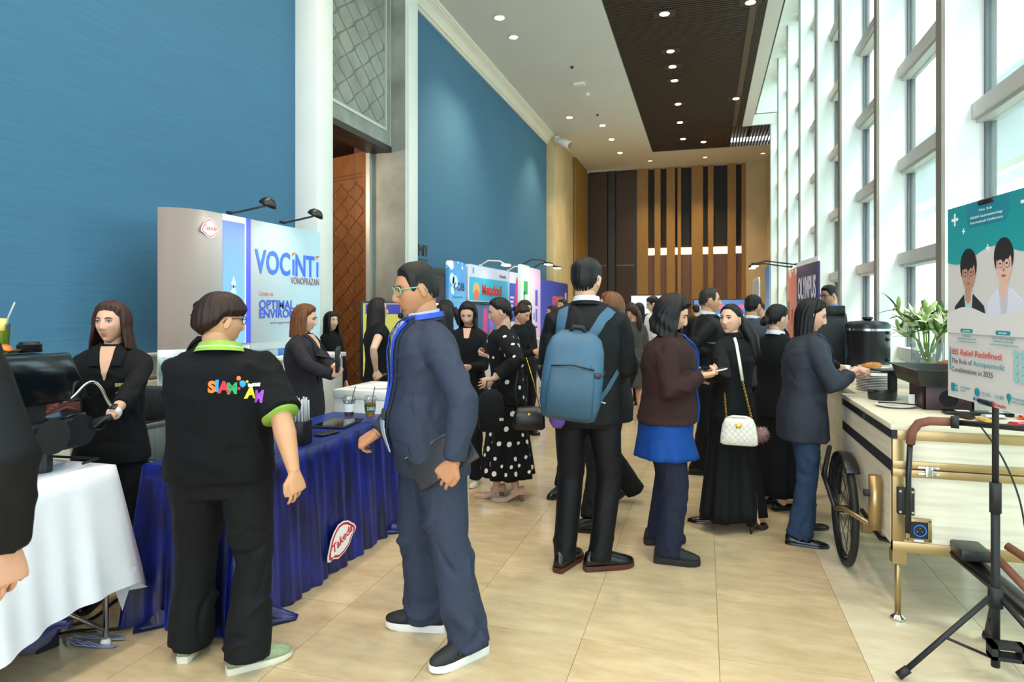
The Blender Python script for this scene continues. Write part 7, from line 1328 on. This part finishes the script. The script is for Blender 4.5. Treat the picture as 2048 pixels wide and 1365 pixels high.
for i, (u, v, d, fc, fm, hc, lab) in enumerate(FAR):
    q = atd(u, v, d); person(lab, (q.x, q.y), fc, q.z, bool(fm), 1.0, '#cf9f86', lod=2, seed=90 + i, head=(0, -8, 0), top=dict(mat=(C_blk, C_char, C_suit)[i % 3], hem=.8, loose=.012), legs=dict(mat=C_trou), shoes=SH_b, hair=dict(style='long', length=.28, thick=.022, front_open=50) if fm else dict(style='short', thick=.018), hairc=hc)
# near dark figure cropped by the left frame edge
p1 = person('blurred person in black suit cropped by the left edge of the frame', (-1.93, 1.13), 95, 1.77, False, 1.06, '#c9957a', lod=0, seed=110, wr=atd(14, 1095, 1.64), wl=(-2.1, 1.3, .85), pole_r=(1, -.3, 0), hand_r=('relax', (-.03, .1, -1), (-1, .2, 0)), top=dict(mat=C_suit, hem=.74, loose=.02, fold=.004, name='suit_jacket', sl=.01), legs=dict(mat=C_suit), shoes=SH_b, hair=dict(style='short', thick=.018), hairc='#0e0d0f')
# barista bending behind the coffee machine
p3 = person('dark-haired barista mostly hidden behind the espresso machine', (-3.46, 1.95), 320, 1.50, False, .95, '#c9957a', lod=1, seed=113, head=(0, -25, 0), top=dict(mat=C_blk, hem=.8, loose=.01), legs=dict(mat=C_trou), shoes=SH_b, hair=dict(style='short', thick=.02, fringe=58), hairc='#15161a')
# ================================================================ CLOTHING DETAILS AND THINGS CARRIED
def acc(P_, name, label, cat):
    o = empty(name, P_.e.location, P_.e.rotation_euler.z, label, cat); return o
W_sh = cloth('white_shirt_cloth', '#d9dae0', .7); S_gold = pm('gold_metal', '#c99a3c', .25, metal=1)
def px(P_, u, v, d): q = P_.toL(atd(u, v, d)); return q.x, q.z
def suit_front(P_, jm, shirt=W_sh, tie=None, vz=1.08, w=.055, lap=.055):
    s = P_.s; c = P_.sp(1.3 * s)
    if shirt: patch(P_, 'shirt_front', ([(-w * s, 1.445 * s), (-w * .8 * s, 1.3 * s), (-.004, vz * s)], [(w * s, 1.445 * s), (w * .8 * s, 1.3 * s), (.004, vz * s)]), shirt, 14, 6, off=.004)
    if tie: patch(P_, 'tie', ([(-.014 * s, 1.435 * s), (-.03 * s, 1.2 * s), (-.012 * s, (vz + .0) * s)], [(.014 * s, 1.435 * s), (.03 * s, 1.2 * s), (.012 * s, vz * s)]), tie, 14, 3, off=.009)
    for sd in (-1, 1): patch(P_, 'lapel', ([(sd * .062 * s, 1.452 * s), (sd * .05 * s, 1.32 * s), (sd * .002, vz * s)], [(sd * .088 * s, 1.445 * s), (sd * (.05 + lap) * s, 1.315 * s), (sd * .03 * s, (vz + .01) * s)]), jm, 14, 4, off=.010, th=.007)
# polo: collar, cuffs, coloured lettering on the back
GRN = cloth('lime_rib', '#8fb64c', .8)
collar_ring(p5, 'collar', GRN, 1.478, .080, .080, -.042, .006, 22, flare=.026, tilt=.02); collar_ring(p5, 'collar_stripe', W_sh, 1.457, .0985, .0985, -.004, .003, 22, flare=.003, tilt=.02)
for sd in (1, -1):
    sh, el, wt = p5.arms[sd]; q = sh.lerp(el, .92); d = (el - sh).normalized(); r = .0825 * p5.s
    MB().tube([q - d * .012, q + d * .014], r, 24).build('cuff', GRN, p5.e, True); MB().tube([q - d * .002, q + d * .002], r + .0012, 24).build('cuff_stripe', W_sh, p5.e, True)
def back_text(P_, body, x, z, h, col, w=None, rot=0):
    o = text_obj('back_lettering', body, h / .7, pm('embroidery_' + col.strip('#'), col, .7), Matrix.Rotation(rot, 4, 'Z'), None, width=w, bold=.0035, ext=0); me = o.data
    for v in me.vertices:
        X, Z = x + v.co.x, z + v.co.y; hh = P_.bvh.ray_cast(Vector((X, -.9, Z)), Vector((0, 1, 0)), 2); v.co = (hh[0] + hh[1] * .004) if hh[0] else Vector((X, -.2, Z))
    o.parent = P_.e; return o
for ch, u, v, col, h in (('S', 414, 786, '#e07a2a', .042), ('I', 427, 784, '#2f8fd0', .042), ('A', 434, 787, '#c8283a', .042), ('M', 450, 790, '#2a9a5a', .042), ('A', 484, 800, '#d8cc2a', .042), ('M', 504, 808, '#9a4ac0', .042)):
    x, z = px(p5, u, v, 2.60); back_text(p5, ch, x, z, h, col, .036 if ch == 'M' else None)
for u, v, r, col in ((471, 760, .010, '#e0803a'), (478, 772, .015, '#2f9ad8'), (472, 781, .007, '#d0283a'), (487, 768, .006, '#d8c83a')):
    x, z = px(p5, u, v, 2.60); h = p5.bvh.ray_cast(Vector((x, -.9, z)), Vector((0, 1, 0)), 2)
    if h[0]: b = MB().sph((0, 0, 0), (r, .004, r), 12, 8).xf(Matrix.Translation(h[0])); b.build('back_emblem', pm('embroidery_' + col.strip('#'), col, .7), p5.e, True)
x, z = px(p5, 489, 777, 2.60); back_text(p5, 'Travel & Festival', x, z, .007, '#d8dae0', .05)
for sd in (-1, 1): 
    s_ = p5.s; b = MB(); q = Vector((sd * .10 * s_, -.15, .90 * s_)); MB().box(-.05, .05, -.003, .003, -.002, .002).xf(Matrix.Translation(q)).build('pocket_welt', C_blk, p5.e)
# suit man: shirt, tie, lanyard, badge, pockets, buttons, portfolio
JM = MATS['blue_grey_suiting']; TIE = pm('striped_tie', '#aab0b8', .5, var=.9, vs=14, st=(3, 3, 9), col2='#3a3f48')
suit_front(p6, JM, cloth('pale_blue_shirt', '#b4bccb', .7), TIE, .98, .06, .05)
collar_ring(p6, 'shirt_collar', cloth('pale_blue_shirt', '#b4bccb'), 1.452, .068, .066, .038, .005, 16, tilt=.012); collar_ring(p6, 'jacket_collar', JM, 1.445, .080, .076, .022, .008, 55, tilt=.012)
LAN = pm('blue_lanyard', '#1c40b8', .5); s = p6.s
for sd in (-1, 1): patch(p6, 'lanyard', ([(sd * .066 * s, 1.46 * s), (sd * .055 * s, 1.3 * s), (sd * .008 * s, 1.06 * s)], [(sd * .090 * s, 1.455 * s), (sd * .078 * s, 1.3 * s), (sd * .028 * s, 1.06 * s)]), LAN, 14, 2, off=.018)
collar_ring(p6, 'lanyard_loop', LAN, 1.458, .090, .086, .022, .003, 55, tilt=.012)
patch(p6, 'lanyard_clip', ([(-.02 * s, 1.06 * s), (-.02 * s, 1.02 * s)], [(.02 * s, 1.06 * s), (.02 * s, 1.02 * s)]), M_blackp, 3, 3, off=.026, th=.012); patch(p6, 'name_badge', ([(-.045 * s, 1.02 * s), (-.045 * s, .89 * s)], [(.045 * s, 1.02 * s), (.045 * s, .89 * s)]), pm('badge', '#a9bccb', .3), 5, 4, off=.024)
patch(p6, 'pocket_flap', ([(-.16 * s, .93 * s), (-.16 * s, .885 * s)], [(-.06 * s, .94 * s), (-.06 * s, .895 * s)]), JM, 4, 6, off=.007, th=.006); patch(p6, 'breast_pocket', ([(-.13 * s, 1.235 * s), (-.13 * s, 1.215 * s)], [(-.075 * s, 1.225 * s), (-.075 * s, 1.205 * s)]), JM, 3, 5, off=.006)
sh, el, wt = p6.arms[-1]
for k in range(4): q = el.lerp(wt, .82 + .035 * k); MB().sph(q + (p6.toL(p6.e.location + Vector((0, -.05, 0))) * 0 + Vector((-.02, -.042, 0))), .005, 8, 6).build('sleeve_button', M_blackp, p6.e, True)
A = atd(842, 984, 2.66); B = atd(958, 915, 2.62); D = atd(806, 918, 2.72); ex = (B - A); ey = (D - A); nn = ex.cross(ey).normalized()
pf = empty('leather_portfolio', A, 0, 'black leather document portfolio held under the suited man\'s left hand', 'portfolio'); LB = pm('portfolio_leather', '#131316', .45, bump=.2, bs=150)
MB().add([Vector((0, 0, 0)), ex, ex + ey, ey] + [v - nn * .018 for v in (Vector((0, 0, 0)), ex, ex + ey, ey)], [(0, 1, 2, 3), (7, 6, 5, 4), (0, 4, 5, 1), (1, 5, 6, 2), (2, 6, 7, 3), (3, 7, 4, 0)]).build('cover', LB, pf, bevel=.005)
MB().tube([ey * .97 + nn * .003 + ex * .03, ey * .97 + nn * .003 + ex * .95], .002, 5).build('zip', M_chrome, pf); MB().tube([ex + ey * .8, ex * 1.06 + ey * .75, ex * 1.08 + ey * .6, ex * 1.02 + ey * .55], [(.009, .002)] * 4, 6).build('wrist_strap', LB, pf, True)
# backpack man: shirt collar, lanyard, backpack
collar_ring(p18, 'shirt_collar', W_sh, 1.452, .066, .064, .036, .005, 20, tilt=.012); collar_ring(p18, 'lanyard', LAN, 1.446, .074, .071, .014, .003, 30, tilt=.012); collar_ring(p18, 'jacket_collar', C_suit, 1.440, .078, .074, .020, .008, 55, tilt=.012)
bpk = acc(p18, 'backpack', 'steel blue backpack hanging off the back of the tall man', 'backpack'); BM = pm('backpack_nylon', '#2f5770', .55, var=.12, vs=8, bump=.25, bs=30); BM2 = pm('backpack_nylon_dark', '#284b60', .55, bump=.2, bs=40)
s = p18.s; hb = p18.bvh.ray_cast(Vector((-.06, -.9, 1.15 * s)), Vector((0, 1, 0)), 2)[0]; yb = hb.y - .015
BMX = Matrix.Translation((-.085, yb, .86 * s)) @ Matrix.Rotation(math.radians(6), 4, 'Y') @ Matrix.Rotation(math.radians(5), 4, 'X')
def bring(z, w, d, yo=0, n=32): return sring(Vector((0, -d / 2 + yo, z)), Vector((1, 0, 0)), Vector((0, 1, 0)), w / 2, d / 2, n, 4.5)
MB().loft([bring(0, .24, .13), bring(.015, .29, .16), (bring(.10, .33, .19)), bring(.25, .33, .18), bring(.38, .31, .155), bring(.44, .27, .12), bring(.475, .19, .07), bring(.48, .12, .03)]).xf(BMX).build('pack_body', BM, bpk, True)
MB().loft([bring(.02, .22, .03, -.15), bring(.05, .255, .055, -.155), bring(.18, .25, .055, -.15), bring(.29, .235, .045, -.135), bring(.315, .2, .02, -.13)]).xf(BMX).build('front_pocket', BM2, bpk, True)
MB().tube([(-.115, -.175, .30), (0, -.18, .315), (.115, -.172, .30)], .004, 6).xf(BMX).build('pocket_zip', M_blackm, bpk, True); MB().tube([(.10, -.185, .04), (.108, -.19, .16), (.10, -.17, .30), (.08, -.13, .40)], .004, 6).xf(BMX).build('side_zip', pm('zip_grey', '#274656', .5), bpk, True)
MB().tube([(-.04, -.05, .47), (-.025, -.05, .505), (.025, -.05, .505), (.04, -.05, .47)], [(.012, .005)] * 4, 8).xf(BMX).build('grab_handle', M_blackm, bpk, True)
for z0 in (.27,): MB().tube([(.12, -.17, z0), (.165, -.13, z0), (.172, -.05, z0)], [(.004, .012)] * 3, 6).xf(BMX).build('compression_strap', M_blackm, bpk, True); MB().cbox((.135, -.165, z0), (.035, .018, .03)).xf(BMX).build('buckle', M_blackp, bpk, bevel=.004)
MB().tube([(-.17, -.08, .26), (-.195, -.09, .265)], .016, 8).xf(BMX).build('strap_roll', M_blackm, bpk, True); MB().tube([(.155, -.1, .12), (.19, -.11, .118)], .004, 6).xf(BMX).build('cord_toggle', pm('pale_cord', '#9ab8c4', .5), bpk, True)
MB().box(-.10, -.06, -.187, -.184, .20, .206).xf(BMX).build('logo_mark', pm('logo_grey', '#6f94a6', .5), bpk)
for nm, A_, B_ in (('shoulder_strap', [(.02, 1.30 * s), (.07, 1.38 * s), (.115, 1.425 * s)], [(.065, 1.28 * s), (.12, 1.36 * s), (.165, 1.40 * s)]), ('shoulder_strap', [(-.16, 1.28 * s), (-.155, 1.36 * s), (-.15, 1.41 * s)], [(-.115, 1.30 * s), (-.10, 1.38 * s), (-.095, 1.43 * s)])): patch(p18, nm, (A_, B_), BM, 12, 4, True, .016, .014, par=bpk)
patch(p18, 'lower_strap', ([(.05, .92 * s), (.12, 1.02 * s), (.17, 1.10 * s)], [(.06, .895 * s), (.135, 1.0 * s), (.18, 1.08 * s)]), BM2, 10, 2, True, .008, .005, par=bpk)
o = MB().loft([bring(-.04, .05, .05, -.02), bring(.0, .09, .09, -.02), bring(.03, .09, .09, -.02)]).xf(BMX @ Matrix.Translation((-.06, -.0, -.025))).build('pouch', pm('purple_pouch', '#5a3a9a', .5), bpk, True)
# brown cardigan: blouse front, lanyard, phone
BL = MATS['bright_blue_blouse']; s = p27.s
patch(p27, 'blouse_front', ([(-.035 * s, 1.42 * s), (-.075 * s, 1.2 * s), (-.085 * s, .885 * s)], [(.035 * s, 1.42 * s), (.075 * s, 1.2 * s), (.085 * s, .885 * s)]), BL, 14, 8, off=.012, th=.010)
for sd in (-1, 1): patch(p27, 'lanyard', ([(sd * .05 * s, 1.44 * s), (sd * .01 * s, 1.1 * s)], [(sd * .064 * s, 1.44 * s), (sd * .024 * s, 1.1 * s)]), LAN, 12, 2, off=.018)
collar_ring(p27, 'neckline_band', MATS['brown_knit'], 1.440, .066, .062, .016, .006, 40, tilt=.01)
for sd in (1, -1): sh, el, wt = p27.arms[sd]; q = el.lerp(wt, .84); d = (wt - el).normalized(); MB().tube([q - d * .02, q + d * .03], [.046 * s, .044 * s], 18).build('knit_cuff', MATS['brown_knit'], p27.e, True)
pp = atd(1428, 744, 3.88); ph_ = empty('smartphone', pp, math.radians(10), 'smartphone in a pale case held by the woman in the brown cardigan', 'phone'); Mx = Matrix.Rotation(math.radians(-14), 4, 'Y')
MB().box(-.075, .075, -.036, .036, 0, .010).xf(Mx).build('case', pm('cream_case', '#cfc4a6', .4), ph_, bevel=.005); MB().box(-.070, .070, -.033, .033, .0102, .0112).xf(Mx).build('screen', pm('phone_screen', '#2c2e44', .1, emit=.15), ph_)
# clear food box held by the man in profile
fbx = empty('food_box', atd(1414, 741, 5.92), .2, 'small clear lidded food box held behind the phone', 'food box'); MB().box(-.07, .07, -.05, .05, -.02, .025).build('box', M_clear, fbx, bevel=.004); MB().box(-.062, .062, -.043, .043, -.015, .008).build('food', pm('brown_food', '#6a4a2a'), fbx); MB().box(-.072, .072, -.052, .052, .025, .03).build('lid', M_clear, fbx)
pl = empty('saucer', atd(1428, 688, 5.85), 0, 'white saucer in the hand of the man in profile', 'plate'); MB().lathe([(.04, 0), (.075, .010), (.076, .013), (.04, .005)], n=20).build('saucer', M_china, pl, 'auto')
suit_front(p28, C_suit, W_sh, None, 1.05); collar_ring(p28, 'shirt_collar', W_sh, 1.452, .066, .064, .034, .005, 18, tilt=.012)
collar_ring(p31, 'shirt_collar', W_sh, 1.452, .066, .064, .030, .005, 18, tilt=.012); collar_ring(p35, 'shirt_collar', cloth('blue_shirt', '#5a78d0', .7), 1.452, .068, .066, .034, .006, 14, tilt=.012); suit_front(p35, C_suit, MATS['blue_shirt'], None)
collar_ring(p33, 'white_collar', W_sh, 1.448, .064, .062, .034, .006, 25, tilt=.01, flare=.016); collar_ring(p30, 'stand_collar', MATS['black_crepe'], 1.442, .060, .058, .040, .007, 12, tilt=.008)
collar_ring(p21, 'shirt_collar', W_sh, 1.452, .066, .064, .030, .005, 16, tilt=.012); collar_ring(p21, 'lanyard', LAN, 1.448, .073, .070, .012, .003, 30, tilt=.012)
# quilted white bag with chain and fur charm
hb = empty('shoulder_bag', atd(1478, 890, 4.22), math.radians(-4), 'cream quilted handbag on a gold chain worn by the woman in the long black dress', 'handbag'); CR = pm('cream_leather_bag', '#ddd8c8', .42, bump=.1, bs=120)
def bagr(z, w, d): return sring(Vector((0, 0, z)), Vector((1, 0, 0)), Vector((0, 1, 0)), w / 2, d / 2, 28, 5)
MB().loft([bagr(0, .20, .07), bagr(.012, .235, .095), bagr(.07, .225, .09), bagr(.13, .205, .075), bagr(.165, .175, .055), bagr(.172, .165, .045)]).build('bag_body', CR, hb, True)
b = MB()
for k in range(-6, 7):
    for sg in (-1, 1):
        pts = []
        for j in range(9):
            z = .015 + .14 * j / 8; x = k * .036 + sg * (z - .08) * .9; hw = .108 - .16 * max(0, z - .07) * 1.0
            if abs(x) < hw: pts.append((x, -(.0485 - .11 * max(0, z - .07) * .95) - .001, z))
        if len(pts) > 1: b.tube(pts, [(.0035, .0022)] * len(pts), 5)
o = b.build('quilting', CR, hb, True); o['kind'] = 'stuff'
MB().box(-.018, .014, -.052, -.042, .115, .143).build('clasp', S_gold, hb, bevel=.003); MB().tube([(-.075, 0, .17), (-.04, 0, .182), (.04, 0, .182), (.075, 0, .17)], [(.01, .008)] * 4, 8).build('rolled_edge', CR, hb, True)
Lh = lambda u, v, d: Matrix.Rotation(-hb.rotation_euler.z, 3, 'Z') @ (atd(u, v, d) - Vector(hb.location))
def chain(p, q, name):
    b = MB(); n = int((q - p).length / .011); u = (q - p).normalized(); sd = u.cross(Vector((0, 1, 0))).normalized(); bk = u.cross(sd)
    for k in range(n):
        c = p.lerp(q, (k + .5) / n); a = sd if k % 2 else bk; b.tube([c + u * .008 * math.cos(t) + a * .0055 * math.sin(t) for t in [2 * PI * j / 8 for j in range(9)]], .0018, 4, False)
    o = b.build(name, S_gold, hb, True); o['kind'] = 'stuff'
chain(Vector((-.078, 0, .17)), Lh(1449, 786, 4.24), 'chain'); chain(Vector((.078, 0, .17)), Lh(1485, 762, 4.22), 'chain')
MB().tube([Lh(1485, 762, 4.22), Lh(1479, 725, 4.21), Lh(1473, 690, 4.25), Lh(1469, 676, 4.32)], [(.010, .003)] * 4, 6).build('strap', CR, hb, True)
fp_ = MB(); fp_.sph((.135, .03, .075), .035, 12, 8); rn = random.Random(6)
for k in range(420):
    d = Vector((rn.gauss(0, 1), rn.gauss(0, 1), rn.gauss(0, 1))).normalized(); c = Vector((.135, .03, .075)); a = d.orthogonal().normalized() * .0035; bb2 = d.cross(a); tip = c + d * rn.uniform(.052, .066) - Vector((0, 0, .008)); fp_.add([c + d * .03 + a, c + d * .03 - a * .5 + bb2, c + d * .03 - a * .5 - bb2, tip], [(0, 1, 3), (1, 2, 3), (2, 0, 3)])
fo = fp_.build('fur_charm', pm('mauve_fur', '#8c6a68', .9, var=.3, vs=60), hb, True); fo['kind'] = 'stuff'
# blazer woman: scarf, plate with croissant
s = p34.s; suit_front(p34, MATS['slate_blazer'], pm('print_scarf', '#c9cdd8', .7, var=.8, vs=40, col2='#5a74b0'), None, .92, .045, .045)
for sd in (1, -1):
    sh, el, wt = p34.arms[sd]
q = p34.e.location + Matrix.Rotation(p34.e.rotation_euler.z, 3, 'Z') @ p34.arms[-1][2]; q = q + Vector((.13, -.03, .045)); pl = empty('held_plate', q, 0, 'white plate with a croissant held by the woman in the grey blazer', 'plate'); MB().lathe([(.06, 0), (.105, .012), (.106, .015), (.055, .005)], n=24).build('plate', M_china, pl, 'auto')
croissant('croissant', q + Vector((0, 0, .006)), .3, 'croissant on the plate held above the cart', .9)
# barista: open collar, embroidered name, smart watch
def neckline(P_, tone, w=.04, vz=1.28): s = P_.s; patch(P_, 'neckline', ([(-w * s, 1.45 * s), (-w * .6 * s, 1.36 * s), (-.003, vz * s)], [(w * s, 1.45 * s), (w * .6 * s, 1.36 * s), (.003, vz * s)]), skinmat(tone), 10, 5, off=.005)
def shirt_collar(P_, m):
    s = P_.s
    for sd in (-1, 1): patch(P_, 'collar', ([(sd * .036 * s, 1.455 * s), (sd * .034 * s, 1.39 * s), (sd * .03 * s, 1.345 * s)], [(sd * .085 * s, 1.44 * s), (sd * .085 * s, 1.40 * s), (sd * .075 * s, 1.345 * s)]), m, 8, 5, off=.012, th=.006)
    collar_ring(P_, 'collar_band', m, 1.445, .062, .060, .026, .006, 50, tilt=.012)
neckline(p2, '#d0a084', .042, 1.27); shirt_collar(p2, C_blk); neckline(p4, '#c99a7e'); shirt_collar(p4, C_blk); neckline(p7, '#d3a48a', .05, 1.33); suit_front(p7, MATS['pinstripe'], None, None, 1.05); neckline(p11, '#c99a7e', .06, 1.39); neckline(p10, '#d0a288', .036, 1.36)
def chest_text(P_, body, x, z, w, h, col):
    o = text_obj('embroidered_name', body, h / .7, pm('embroidery_' + col.strip('#'), col, .7), Matrix.Identity(4), None, width=w, bold=.0012, ext=0)
    for v in o.data.vertices:
        X, Z = x - v.co.x, z + v.co.y; hh = P_.bvh.ray_cast(Vector((X, .9, Z)), Vector((0, -1, 0)), 2); v.co = (hh[0] + hh[1] * .004) if hh[0] else Vector((X, .2, Z))
    o.parent = P_.e
chest_text(p2, 'SIRVEE', -.045, 1.235 * p2.s, .065, .017, '#cfc07a'); chest_text(p2, 'coffee', -.075, 1.215 * p2.s, .03, .008, '#cfc07a')
sh, el, wt = p2.arms[-1]; d = (wt - el).normalized(); q = wt - d * .035; MB().tube([q - d * .011, q + d * .011], .031, 20).build('watch_strap', pm('watch_white', '#d8d6d0', .5), p2.e, True)
v_ = (Vector((0, 0, 1)) - d * d.z).normalized(); v_ = (v_ + Vector((0, .6, 0)) - d * d.y * .6).normalized(); R3 = Matrix((d, v_.cross(d), v_)).transposed(); MB().obox(q + v_ * .033, (.036, .030, .010), R3).build('smart_watch', M_blackp, p2.e, bevel=.003)
sh, el, wt = p8.arms[-1]; d = (wt - el).normalized(); q = wt - d * .03; MB().tube([q - d * .008, q + d * .008], .030, 16).build('bracelet', M_blackm, p8.e, True)
# scrunchie and ear stud
HMx = p4.HM; MB().tube([HMx @ (Vector((0, -.098, .048)) + Vector((.034 * math.cos(t), .006 * math.sin(6 * t), .034 * math.sin(t)))) for t in [2 * PI * k / 24 for k in range(25)]], .011, 8, False).build('scrunchie', cloth('beige_scrunchie', '#b89a82', .9), p4.e, True)
for P_ in (p4, p30):
    for sd in (-1, 1): MB().sph(P_.HM @ Vector((sd * .082, -.004, -.034)), .005, 8, 6).build('ear_stud', M_chrome, P_.e, True)
# notebooks of the auburn woman
nb = empty('notebook', atd(676, 725, 4.52), math.radians(25), 'black notebook with pens hugged by the auburn-haired woman', 'notebook'); MB().box(-.012, .012, -.07, .07, -.06, .10).xf(Matrix.Rotation(.15, 4, 'X')).build('cover', LB, nb, bevel=.004); MB().box(-.009, .009, -.066, .072, -.056, .097).xf(Matrix.Rotation(.15, 4, 'X')).build('pages', M_paper, nb); MB().tube([(.016, -.02, -.03), (.018, -.04, .06)], .004, 6).build('pen', M_chrome, nb, True)
# polka dots laid on the dress
rn = random.Random(17); dots = MB(); me = p11.top.data; sb = p11.skirt_mb; cand = [(Vector(v.co), Vector(v.normal)) for v in me.vertices if v.co.z < 1.40 * p11.s]; sk_ = p11.skirt.data; cand2 = [(Vector(v.co), Vector(v.normal)) for v in sk_.vertices if .22 < v.co.z < .84]
used = []
bt2 = BVHTree.FromPolygons([Vector(v) for v in sb.v], [f for f in sb.f if len(f) == 4])
for pool, lim, r in ((cand, 60, .014), (cand2, 75, .016)):
    rn.shuffle(pool); k = 0
    for c, n in pool:
        if any((c - u).length < .068 for u in used): continue
        used.append(c); k += 1; a = n.orthogonal().normalized(); bb2 = n.cross(a); rr = r * rn.uniform(.75, 1.25); tr = p11.bvh if pool is cand else bt2; ring = []
        for t in range(10):
            q = c + (a * math.cos(t * PI / 5) + bb2 * math.sin(t * PI / 5) * 1.15) * rr; h = tr.find_nearest(q); hn = h[1] if h[1].dot(n) > 0 else -h[1]; ring.append(h[0] + hn * .0035)
        dots.add(ring + [c + n * .004], [(i, (i + 1) % 10, 10) for i in range(10)])
        if k >= lim: break
o = dots.build('polka_dots', pm('dot_white', '#dedcd6', .7), p11.e, True); o['kind'] = 'stuff'
# her handbag and rucksack
bgd = empty('handbag', atd(1058, 838, 4.78), .3, 'black leather handbag on a gold chain at the polka-dot woman\'s hip', 'handbag'); MB().loft([bagr(z, w, d) for z, w, d in ((-.08, .2, .07), (-.06, .24, .10), (.02, .23, .10), (.08, .18, .06), (.09, .16, .03))]).build('bag_body', pm('gloss_black_leather', '#0c0c0e', .3), bgd, True); MB().cbox((0, -.055, .04), (.025, .012, .02)).build('clasp', S_gold, bgd, bevel=.003); MB().tube([(-.08, 0, .08), (-.10, 0, .22), (-.08, .02, .38), (-.05, .05, .47)], .006, 6).build('strap', M_blackm, bgd, True); MB().tube([(.08, 0, .08), (.04, .02, .25), (-.02, .04, .45)], .004, 6).build('strap_chain', S_gold, bgd, True)
rk = empty('rucksack', atd(982, 818, 4.72), .5, 'black rucksack hanging from the polka-dot woman\'s arm', 'rucksack'); MB().loft([bagr(z, w, d) for z, w, d in ((-.16, .14, .08), (-.14, .18, .11), (.0, .19, .12), (.10, .16, .10), (.14, .08, .05))]).build('pack_body', C_blk, rk, True); MB().tube([(-.04, 0, .12), (-.03, 0, .2), (.03, .02, .2), (.04, 0, .12)], .007, 6).build('strap', M_blackm, rk, True); MB().box(.05, .08, -.064, -.058, -.08, -.06).build('tag', pm('grey_plastic', '#a9aca8'), rk)
bpy.data.scenes.remove(TS)
